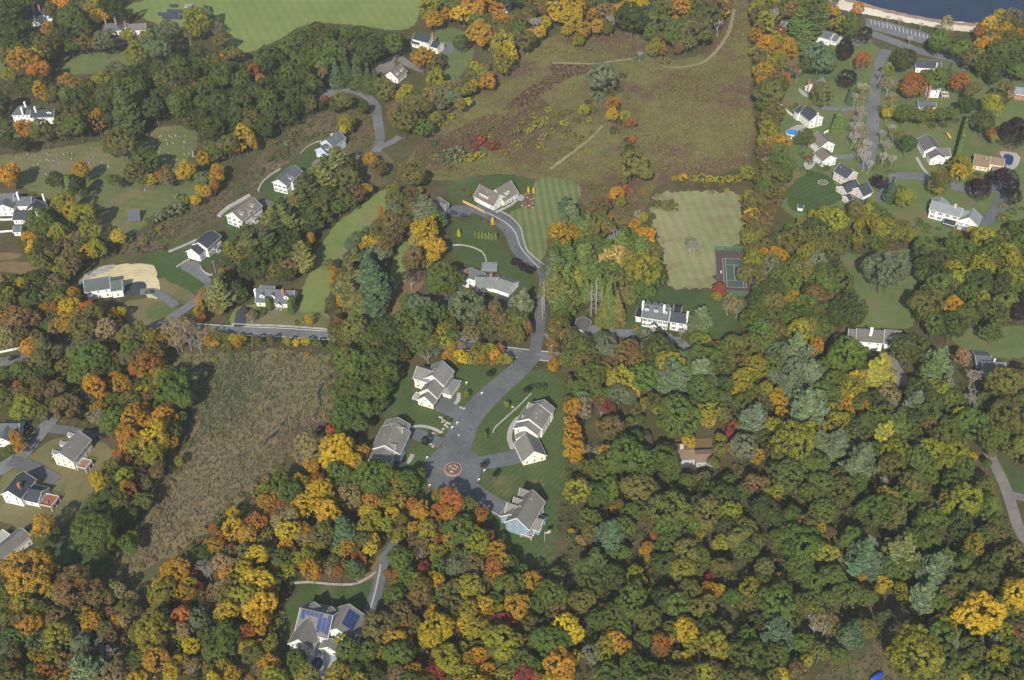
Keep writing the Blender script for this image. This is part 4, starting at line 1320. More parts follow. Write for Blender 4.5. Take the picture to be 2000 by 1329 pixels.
def crown_broad(name, mat, seed, lobes=9, clumps=120, leaves=24, tall=1.0, sparse=1.0, dome=False, leafsize=0.1):
    """crown of radius 1 (across) centred on the origin, half height `tall`"""
    R_ = np.random.default_rng(seed)
    C = []; Nn = []; S = []; lf = []; cl = []
    L = []
    for i in range(lobes):
        a = R_.uniform(0, 2 * math.pi) if not dome else 2 * math.pi * i / lobes
        e = R_.uniform(-0.5, 1.0)
        rr = R_.uniform(0.3, 0.72)
        rad = R_.uniform(0.3, 0.52)
        L.append((math.cos(a) * rr * math.cos(e), math.sin(a) * rr * math.cos(e), math.sin(e) * 0.6 * tall, rad))
    L.append((0, 0, 0.06 * tall, 0.68)); L.append((0.05, 0, 0.46 * tall, 0.5))
    if dome: L = [(0, 0, 0, 0.93)] + L[:3]
    made = 0; tries = 0
    while made < clumps and tries < clumps * 12:
        tries += 1
        lx, ly, lz, lr = L[R_.integers(len(L))]
        d = R_.normal(size=3); d /= np.linalg.norm(d)
        if d[2] < -0.75: continue
        p = np.array([lx, ly, lz]) + d * lr * R_.uniform(0.82, 1.06) * np.array([1, 1, tall if not dome else tall])
        inside = any(((p[0] - q[0]) ** 2 + (p[1] - q[1]) ** 2 + ((p[2] - q[2]) / tall) ** 2) < (q[3] * 0.8) ** 2 for q in L)
        if inside: continue
        made += 1
        cr = R_.uniform(0.075, 0.17)
        k = R_.uniform()
        n = int(leaves * R_.uniform(0.7, 1.3) * sparse * (cr / 0.125) ** 1.4)
        dd = R_.normal(size=(n, 3)); dd /= np.linalg.norm(dd, axis=1)[:, None]
        dd = dd + d * 0.55 + np.array([0, 0, 0.25]); dd /= np.linalg.norm(dd, axis=1)[:, None]
        C.append(p + dd * cr * R_.uniform(0.6, 1.08, size=(n, 1)))
        nn = dd + d * 0.2 + R_.normal(scale=0.38, size=(n, 3)); nn /= np.linalg.norm(nn, axis=1)[:, None]
        Nn.append(nn)
        S.append(R_.uniform(0.6, 1.15, n) * leafsize * 0.6)
        lf.append(R_.uniform(0, 1, n)); cl.append(np.full(n, k))
    return quads(np.concatenate(C), np.concatenate(Nn), np.concatenate(S), np.concatenate(lf), np.concatenate(cl), name, mat)

def crown_pine(name, mat, seed, layers=11, per=8, droop=-0.1, ragged=0.35, rad=0.34, taper=0.75, low=0.16, leafsize=0.05):
    """conifer of height 1 standing on the origin; boughs in whorls with flat sprays of needles"""
    R_ = np.random.default_rng(seed)
    C = []; Nn = []; S = []; lf = []; cl = []; AL = []
    for i in range(layers):
        f = i / (layers - 1)
        z = low + (0.96 - low) * f
        rmax = rad * (1 - f ** 1.15 * taper - 0.22 * f) * (0.75 + 0.25 * min(1, f * 5))
        for k in range(per if f < 0.8 else per - 3):
            a = 2 * math.pi * (k + (i % 2) * 0.5) / per + R_.normal(0, 0.18)
            r = max(0.03, rmax * (1 + R_.uniform(-ragged, ragged)))
            kk = R_.uniform()
            zz_ = z + R_.normal(0, 0.014)
            n = int(16 + 70 * r / rad)
            tt = np.sqrt(R_.uniform(0.04, 1.05, n))
            wdt = R_.normal(0, 0.11, n) * r * (0.55 + 0.6 * np.sin(np.minimum(tt, 1) * math.pi))
            dirv = np.array([math.cos(a), math.sin(a)])
            perp = np.array([-math.sin(a), math.cos(a)])
            xy = dirv[None] * (tt * r)[:, None] + perp[None] * (wdt * 1.6)[:, None]
            zc = zz_ + droop * r * tt + 0.12 * r * tt ** 2 + R_.normal(0, 0.010, n) - np.abs(wdt) * 0.15
            C.append(np.column_stack([xy, zc]))
            nn = np.tile(np.array([dirv[0] * 0.35, dirv[1] * 0.35, 1.0]), (n, 1)) + R_.normal(scale=0.45, size=(n, 3))
            nn /= np.linalg.norm(nn, axis=1)[:, None]
            Nn.append(nn)
            S.append(R_.uniform(0.6, 1.2, n) * leafsize * 0.62)
            AL.append(np.column_stack([np.tile(perp, (n, 1)), np.zeros(n)]) + R_.normal(scale=0.3, size=(n, 3)))
            lf.append(R_.uniform(0, 1, n)); cl.append(np.full(n, kk))
    return quads(np.concatenate(C), np.concatenate(Nn), np.concatenate(S), np.concatenate(lf), np.concatenate(cl), name, mat, 1.35, np.concatenate(AL))

def crown_column(name, mat, seed, taper=0.8):
    R_ = np.random.default_rng(seed)
    n = 900
    f = R_.uniform(0, 1, n) ** 0.8
    a = R_.uniform(0, 2 * math.pi, n)
    r = 0.24 * np.sqrt(np.maximum(0.02, (1 - f * taper) * np.minimum(1, f * 6 + 0.25))) * R_.uniform(0.8, 1.08, n)
    C = np.column_stack([np.cos(a) * r, np.sin(a) * r, f * 0.98 + 0.01])
    nn = np.column_stack([np.cos(a), np.sin(a), np.full(n, 0.5)]) + R_.normal(scale=0.35, size=(n, 3))
    nn /= np.linalg.norm(nn, axis=1)[:, None]
    return quads(C, nn, R_.uniform(0.03, 0.055, n), R_.uniform(0, 1, n), np.round(R_.uniform(0, 1, n), 1), name, mat)

def limb_mesh(name, mat, seed, depth=4, spread=0.6, n0=5, trunk_h=0.42, r0=0.026, up_=0.55, sides_=5, vase=False, rmin=0.0):
    """trunk and limbs of a tree of height 1"""
    R_ = random.Random(seed)
    mb = MB()
    def grow(p, d, L, r, lev):
        q1 = p + d * L * 0.5 + Vector((R_.gauss(0, 0.04), R_.gauss(0, 0.04), 0)) * L
        q2 = q1 + (d + Vector((R_.gauss(0, 0.12), R_.gauss(0, 0.12), up_ * 0.16))).normalized() * L * 0.5
        mb.tube([p, q1, q2], [max(r, rmin), max(r * 0.8, rmin), max(r * 0.62, rmin * 0.8)], sides_ if lev < 2 else 3)
        if lev >= depth: return
        kids = n0 if lev == 0 else R_.choice((2, 3, 3))
        base = R_.uniform(0, 6.28)
        for k in range(kids):
            a = base + 2 * math.pi * k / kids + R_.gauss(0, 0.3)
            h = Vector((math.cos(a), math.sin(a), 0))
            dd = (d * (0.75 if lev else 0.5) + h * spread * R_.uniform(0.6, 1.2) + Vector((0, 0, up_ * 0.4))).normalized()
            st = q2 if (k or lev == 0 and vase) else q1.lerp(q2, 0.6)
            if lev == 0 and not vase: st = p.lerp(q2, R_.uniform(0.6, 1.0))
            grow(st, dd, L * R_.uniform(0.55, 0.78) * (0.9 if lev else 0.8), r * (0.5 if lev == 0 else 0.58), lev + 1)
    mb.tube([(0, 0, -0.03), (0, 0, 0.03)], [r0 * 1.7, r0 * 1.05], sides_)
    grow(Vector((0, 0, 0.02)), Vector((R_.gauss(0, 0.05), R_.gauss(0, 0.05), 1)).normalized(), trunk_h, r0, 0)
    return mesh(name, mb.v, mb.f, mat)

CR = {
 'bg': [crown_broad('crown', M_leaf_g, 100 + i, 8 + i % 4, 230, 44, (0.8, 0.92, 1.05)[i % 3], 1.0, False, 0.074) for i in range(12)],
 'ba': [crown_broad('crown', M_leaf_a, 200 + i, 7 + i % 4, 215, 42, (0.9, 1.05, 1.2)[i % 3], 1.0, False, 0.074) for i in range(12)],
 'bs': [crown_broad('crown', M_leaf_a, 300 + i, 8, 130, 18, (0.9, 1.1)[i % 2], 0.8, False, 0.07) for i in range(4)],
 'dome': [crown_broad('crown', M_leaf_g, 400 + i, 6, 260, 34, 0.95, 1, True, 0.066) for i in range(2)],
 'oval': [crown_broad('crown', M_leaf_a, 420 + i, 6, 190, 34, 1.55, 1, i == 0, 0.075) for i in range(3)],
 'shrub': [crown_broad('foliage', M_leaf_a if i % 2 else M_leaf_g, 500 + i, 5, 34, 16, 0.75, 1, False, 0.2) for i in range(4)],
 'pine': [crown_pine('crown', M_needle, 600 + i, 9 + i, 7, 0.12, 0.4, 0.36, 0.55, 0.2, 0.052) for i in range(4)],
 'spruce': [crown_pine('crown', M_needle, 700 + i, 15, 9, -0.35, 0.16, 0.26, 0.8, 0.06, 0.042) for i in range(3)],
 'column': [crown_column('foliage', M_needle, 800 + i) for i in range(2)],
}
TR = {
 'b': [limb_mesh('trunk', M_bark, 30 + i, 2, 0.75, 5, 0.5, 0.021, 0.5) for i in range(4)],
 's': [limb_mesh('trunk', M_barkp, 50 + i, 4, 0.7, 5, 0.36, 0.018, 0.6, 5, False, 0.003) for i in range(3)],
 'x': [limb_mesh('trunk', M_barkb, 60 + i, 5, 0.66, 6, 0.28, 0.016, 0.75, 4, i % 2 == 0, 0.0034) for i in range(4)],
}
def pine_trunk(i):
    mb = MB().tube([(0, 0, -0.02), (0, 0, 0.3), (0.004, 0, 0.94)], [0.018, 0.014, 0.003], 6)
    return mesh('trunk', mb.v, mb.f, M_bark)
TR['p'] = [pine_trunk(0)]
def dead_spruce(i):
    R_ = random.Random(90 + i)
    mb = MB().tube([(0, 0, -0.02), (0, 0, 0.5), (0, 0, 1.0)], [0.014, 0.01, 0.002], 6)
    for k in range(90):
        z = R_.uniform(0.12, 0.97); a = R_.uniform(0, 6.28); r = 0.17 * (1.05 - z) + 0.02
        mb.tube([(0, 0, z), (math.cos(a) * r, math.sin(a) * r, z - 0.25 * r)], [0.0022, 0.0008], 3)
    return mesh('trunk', mb.v, mb.f, M_barkb)
TR['dead'] = [dead_spruce(i) for i in range(2)]

COLS = {'G': (0.074, 0.095, 0.03), 'g': (0.115, 0.156, 0.037), 'O': (0.16, 0.155, 0.046), 'L': (0.28, 0.268, 0.036), 'Y': (0.52, 0.37, 0.028),
        'A': (0.47, 0.255, 0.03), 'R': (0.4, 0.145, 0.038), 'D': (0.29, 0.045, 0.045), 'B': (0.2, 0.14, 0.06), 'P': (0.04, 0.024, 0.03),
        'S': (0.165, 0.195, 0.105), 'T': (0.33, 0.25, 0.115), 'b': (0.082, 0.124, 0.064), 'C': (0.52, 0.4, 0.14)}
WORD = {'G': 'dark green', 'g': 'green', 'O': 'olive green', 'L': 'yellow green', 'Y': 'bright yellow', 'A': 'golden orange', 'R': 'orange red', 'D': 'crimson',
        'B': 'rusty brown', 'P': 'dark purple', 'S': 'silvery green', 'T': 'pale tan', 'b': 'blue green', 'C': 'pale cream yellow'}
NAME = {'G': 'dark_green_tree', 'g': 'green_tree', 'O': 'olive_tree', 'L': 'yellow_green_tree', 'Y': 'yellow_tree', 'A': 'golden_tree', 'R': 'orange_tree', 'D': 'red_tree',
        'B': 'brown_tree', 'P': 'purple_tree', 'S': 'silvery_tree', 'T': 'tan_tree', 'b': 'blue_green_tree', 'C': 'cream_yellow_tree'}
WOODS = []      # (photo outline, phrase)
LAND_X = [
 (885, 918, 'the round island of the turning circle'), (1430, 530, 'the tennis court'), (1165, 150, 'the meadow trail'), (470, 850, 'the reedy marsh'),
 (650, 178, 'the paved apron at the lane end'), (200, 320, 'the old graveyard'), (265, 422, 'the lone solar panel'), (640, 60, 'the hay field'), (1770, 60, 'the lakeside car park'),
 (1705, 220, 'the lakeside street'), (560, 650, 'the straight road with white edge lines'), (350, 610, 'the road fork'), (1960, 945, 'the gravel lane'), (1720, 560, 'the orchard lawn'),
 (620, 520, 'the long sloping lawn'), (1100, 430, 'the striped mown lawn'), (1350, 430, 'the rough mown field'), (1030, 700, 'the side road mouth'), (1745, 725, 'the gravel drive'),
 (1240, 810, 'the gravel turnaround'), (760, 1070, 'the curving driveway'), (1710, 1260, 'the brown clearing'), (1880, 270, 'the column hedge'), (950, 280, 'the crimson sumac thicket'),
 (1060, 520, 'the forked driveway'), (170, 1080, 'the shaded lawn'), (1600, 1000, 'the broad green wood'), (1250, 1020, 'the broad green wood'), (1450, 1130, 'the broad green wood'),
 (1400, 960, 'the broad green wood'), (1750, 960, 'the broad green wood'), (1150, 1200, 'the broad green wood'), (420, 1180, 'the many coloured wood'), (860, 1150, 'the many coloured wood'),
 (100, 1200, 'the many coloured wood'), (1191, 1046, 'the lone blue green pine in the broad wood'), (1342, 1240, 'the bright yellow pair in the broad wood'), (1600, 1205, 'the pale bare limbed tree'), (1387, 1130, 'the small crimson tree in the broad wood'), (1680, 904, 'the cluster of silvery pines'), (1550, 868, 'the broad yellow green canopy'), (1276, 1046, 'the small orange tree in the broad wood'), (1518, 1236, 'the pine at the clearing edge'), (1210, 1258, 'the golden pair in the broad wood'), (1160, 1105, 'the dark pine below the blue house'), (1910, 1204, 'the big yellow tree by the blue spruces'), (1580, 799, 'the tall silvery pine group'), (1330, 980, 'the middle of the broad wood'), (660, 882, 'the big yellow tree at the marsh edge'), (824, 1114, 'the crimson tree by the curving driveway'), (900, 1101, 'the silvery thinning tree'), (672, 1038, 'the blue green pine above the driveway'), (357, 1204, 'the red tree in the many coloured wood'), (168, 1313, 'the silvery pine at the wood corner'), (60, 1125, 'the big amber tree below the cream house'), (1110, 1232, 'the spreading yellow tree'), (848, 1316, 'the round crimson tree'), (300, 1237, 'the wide yellow green tree'), (992, 1150, 'the round green tree amid orange ones'), (560, 1040, 'the many coloured wood'), (300, 800, 'the marsh edge')]
def where(px, py):
    best = min(LAND + LAND_X, key=lambda q: (q[0] - px) ** 2 + ((q[1] - py) * 1.2) ** 2)
    return best[2]

PLACED = []      # (x, y, r) in metres
NPX = []
trnd = random.Random(5)
COUNT = {}
def tree(px, py, rpx, code):
    """px,py: middle of the crown in the photograph; rpx: half its width there"""
    kind = 'b'
    c = code[-1]
    if len(code) > 1: kind = code[0]
    vary = 1.0 + trnd.uniform(-0.16, 0.16)
    s = SC(px, py)
    r = rpx / s
    if kind in 'bdosh':
        hc = 1.15 * r + 2.4
        if kind == 'o': hc = 1.75 * r + 1.5
    elif kind == 'x': hc = 1.5 * r + 3.0
    elif kind == 'p': hc = 1.35 * r + 2.0
    elif kind == 'i': hc = 1.9 * r          # spruce
    elif kind == 'e': hc = 2.6 * r          # dead spruce
    elif kind == 'c': hc = 2.0 * r
    elif kind == 'u': hc = 0.45 * r
    else: hc = r
    p = G(px, py, hc)
    s = SC(px, py, hc)
    r = rpx / s
    base = Vector((p.x, p.y, 0))
    PLACED.append((p.x, p.y, r))
    col = COLS[c]
    jit = [max(0.3, trnd.gauss(1, 0.055)) * vary for _ in range(3)]
    if kind in 'pi' and c == 'S': col = (0.13, 0.165, 0.08)
    oc = (col[0] * jit[0], col[1] * jit[1], col[2] * jit[2], trnd.random() * (0.1 if c in 'PSb' else 1.0))
    rz_ = trnd.uniform(0, 6.283)
    size = 'small ' if r < 3.2 else ('tall ' if r > 7.5 else '')
    word = WORD[c]
    loc = where(px, py)
    wood = py > 880 and px > 1060
    if kind == 'u':
        nm, lab, cat = NAME[c].replace('tree', 'shrub'), f'{size}{word} shrub near {loc}', 'shrub'
    elif kind == 'x':
        nm, lab, cat = 'bare_tree', f'{size}leafless grey tree with bare branches near {loc}', 'tree'
    elif kind == 'e':
        nm, lab, cat = 'dead_conifer', f'tall dead grey conifer with bare branches near {loc}', 'tree'
    elif kind == 'p':
        nm, lab, cat = 'pine_tree', f'{size}{word} pine with layered boughs near {loc}', 'tree'
    elif kind == 'i':
        nm, lab, cat = 'spruce_tree', f'{size}{word} cone shaped spruce near {loc}', 'tree'
    elif kind == 'c':
        nm, lab, cat = 'column_conifer', f'{size}{word} clipped column conifer near {loc}', 'conifer'
    elif kind == 's':
        nm, lab, cat = 'sparse_' + NAME[c], f'{size}{word} tree thinning to bare limbs near {loc}', 'tree'
    elif kind == 'd':
        nm, lab, cat = 'round_' + NAME[c], f'{size}{word} tree with a dense round crown near {loc}', 'tree'
    elif kind == 'o':
        nm, lab, cat = NAME[c], f'{size}{word} tree with a narrow upright crown near {loc}', 'tree'
    else:
        nm, lab, cat = ('oak_tree' if wood and c in 'gG' else 'broadleaf_tree' if c == 'g' and px < 1000 else NAME[c]), f'{size}{word} leafy tree near {loc}', 'tree'
    ws = lab.split()
    if len(ws) > 16:
        lab = lab.replace('with bare branches ', '').replace('with layered boughs ', '').replace('with a dense round crown', 'domed').replace('with a narrow upright crown', 'upright')
        lab = ' '.join(lab.split()[:16])
    root = empty(nm, base, 0)
    prop(root, lab.strip(), cat, 'the ' + lab.strip() + ' set')
    if kind in 'bdoh':
        fam = 'bg' if c in 'GgOSbP' else 'ba'
        if kind == 'd': fam = 'dome'
        if kind == 'o': fam = 'oval'
        me = trnd.choice(CR[fam])
        zs = r
        H = hc + 0.4 * r
        tk = mobj('trunk', trnd.choice(TR['b']), root, (0, 0, 0), (0, 0, rz_), (H * 0.85, H * 0.85, H))
        k = mobj('crown', me, root, (0, 0, hc), (trnd.gauss(0, 0.1), trnd.gauss(0, 0.1), rz_), (r * trnd.uniform(0.86, 1.16), r * trnd.uniform(0.86, 1.16), zs * trnd.uniform(0.85, 1.15)))
    elif kind == 's':
        H = hc + 0.75 * r
        tk = mobj('trunk', trnd.choice(TR['s']), root, (0, 0, 0), (0, 0, rz_), (H, H, H))
        k = mobj('crown', trnd.choice(CR['bs']), root, (0, 0, hc), (0, 0, rz_), (r, r, r))
    elif kind == 'x':
        H = hc + r
        k = mobj('trunk', trnd.choice(TR['x']), root, (0, 0, 0), (0, 0, rz_), (H * 0.95, H * 0.95, H))
    elif kind == 'e':
        H = hc * 1.9
        k = mobj('trunk', trnd.choice(TR['dead']), root, (0, 0, 0), (0, 0, rz_), (H, H, H))
    elif kind == 'p':
        H = hc * 1.85
        w_ = r / 0.33
        mobj('trunk', TR['p'][0], root, (0, 0, 0), (0, 0, rz_), (H, H, H))
        k = mobj('crown', trnd.choice(CR['pine']), root, (0, 0, 0), (0, 0, rz_), (w_, w_, H))
    elif kind == 'i':
        H = hc * 2.05
        w_ = r / 0.25
        mobj('trunk', TR['p'][0], root, (0, 0, 0), (0, 0, rz_), (H, H, H))
        k = mobj('crown', trnd.choice(CR['spruce']), root, (0, 0, 0), (0, 0, rz_), (w_, w_, H))
    elif kind == 'c':
        H = hc * 2.0
        w_ = r / 0.24
        k = mobj('foliage', trnd.choice(CR['column']), root, (0, 0, 0), (0, 0, rz_), (w_, w_, H))
    else:
        me = trnd.choice([CR['shrub'][1], CR['shrub'][3]] if c in 'YARDTBC' else [CR['shrub'][0], CR['shrub'][2]])
        k = mobj('foliage', me, root, (0, 0, hc), (0, 0, rz_), (r, r, r * 0.8))
    k.color = oc
    COUNT[nm] = COUNT.get(nm, 0) + 1
    return root
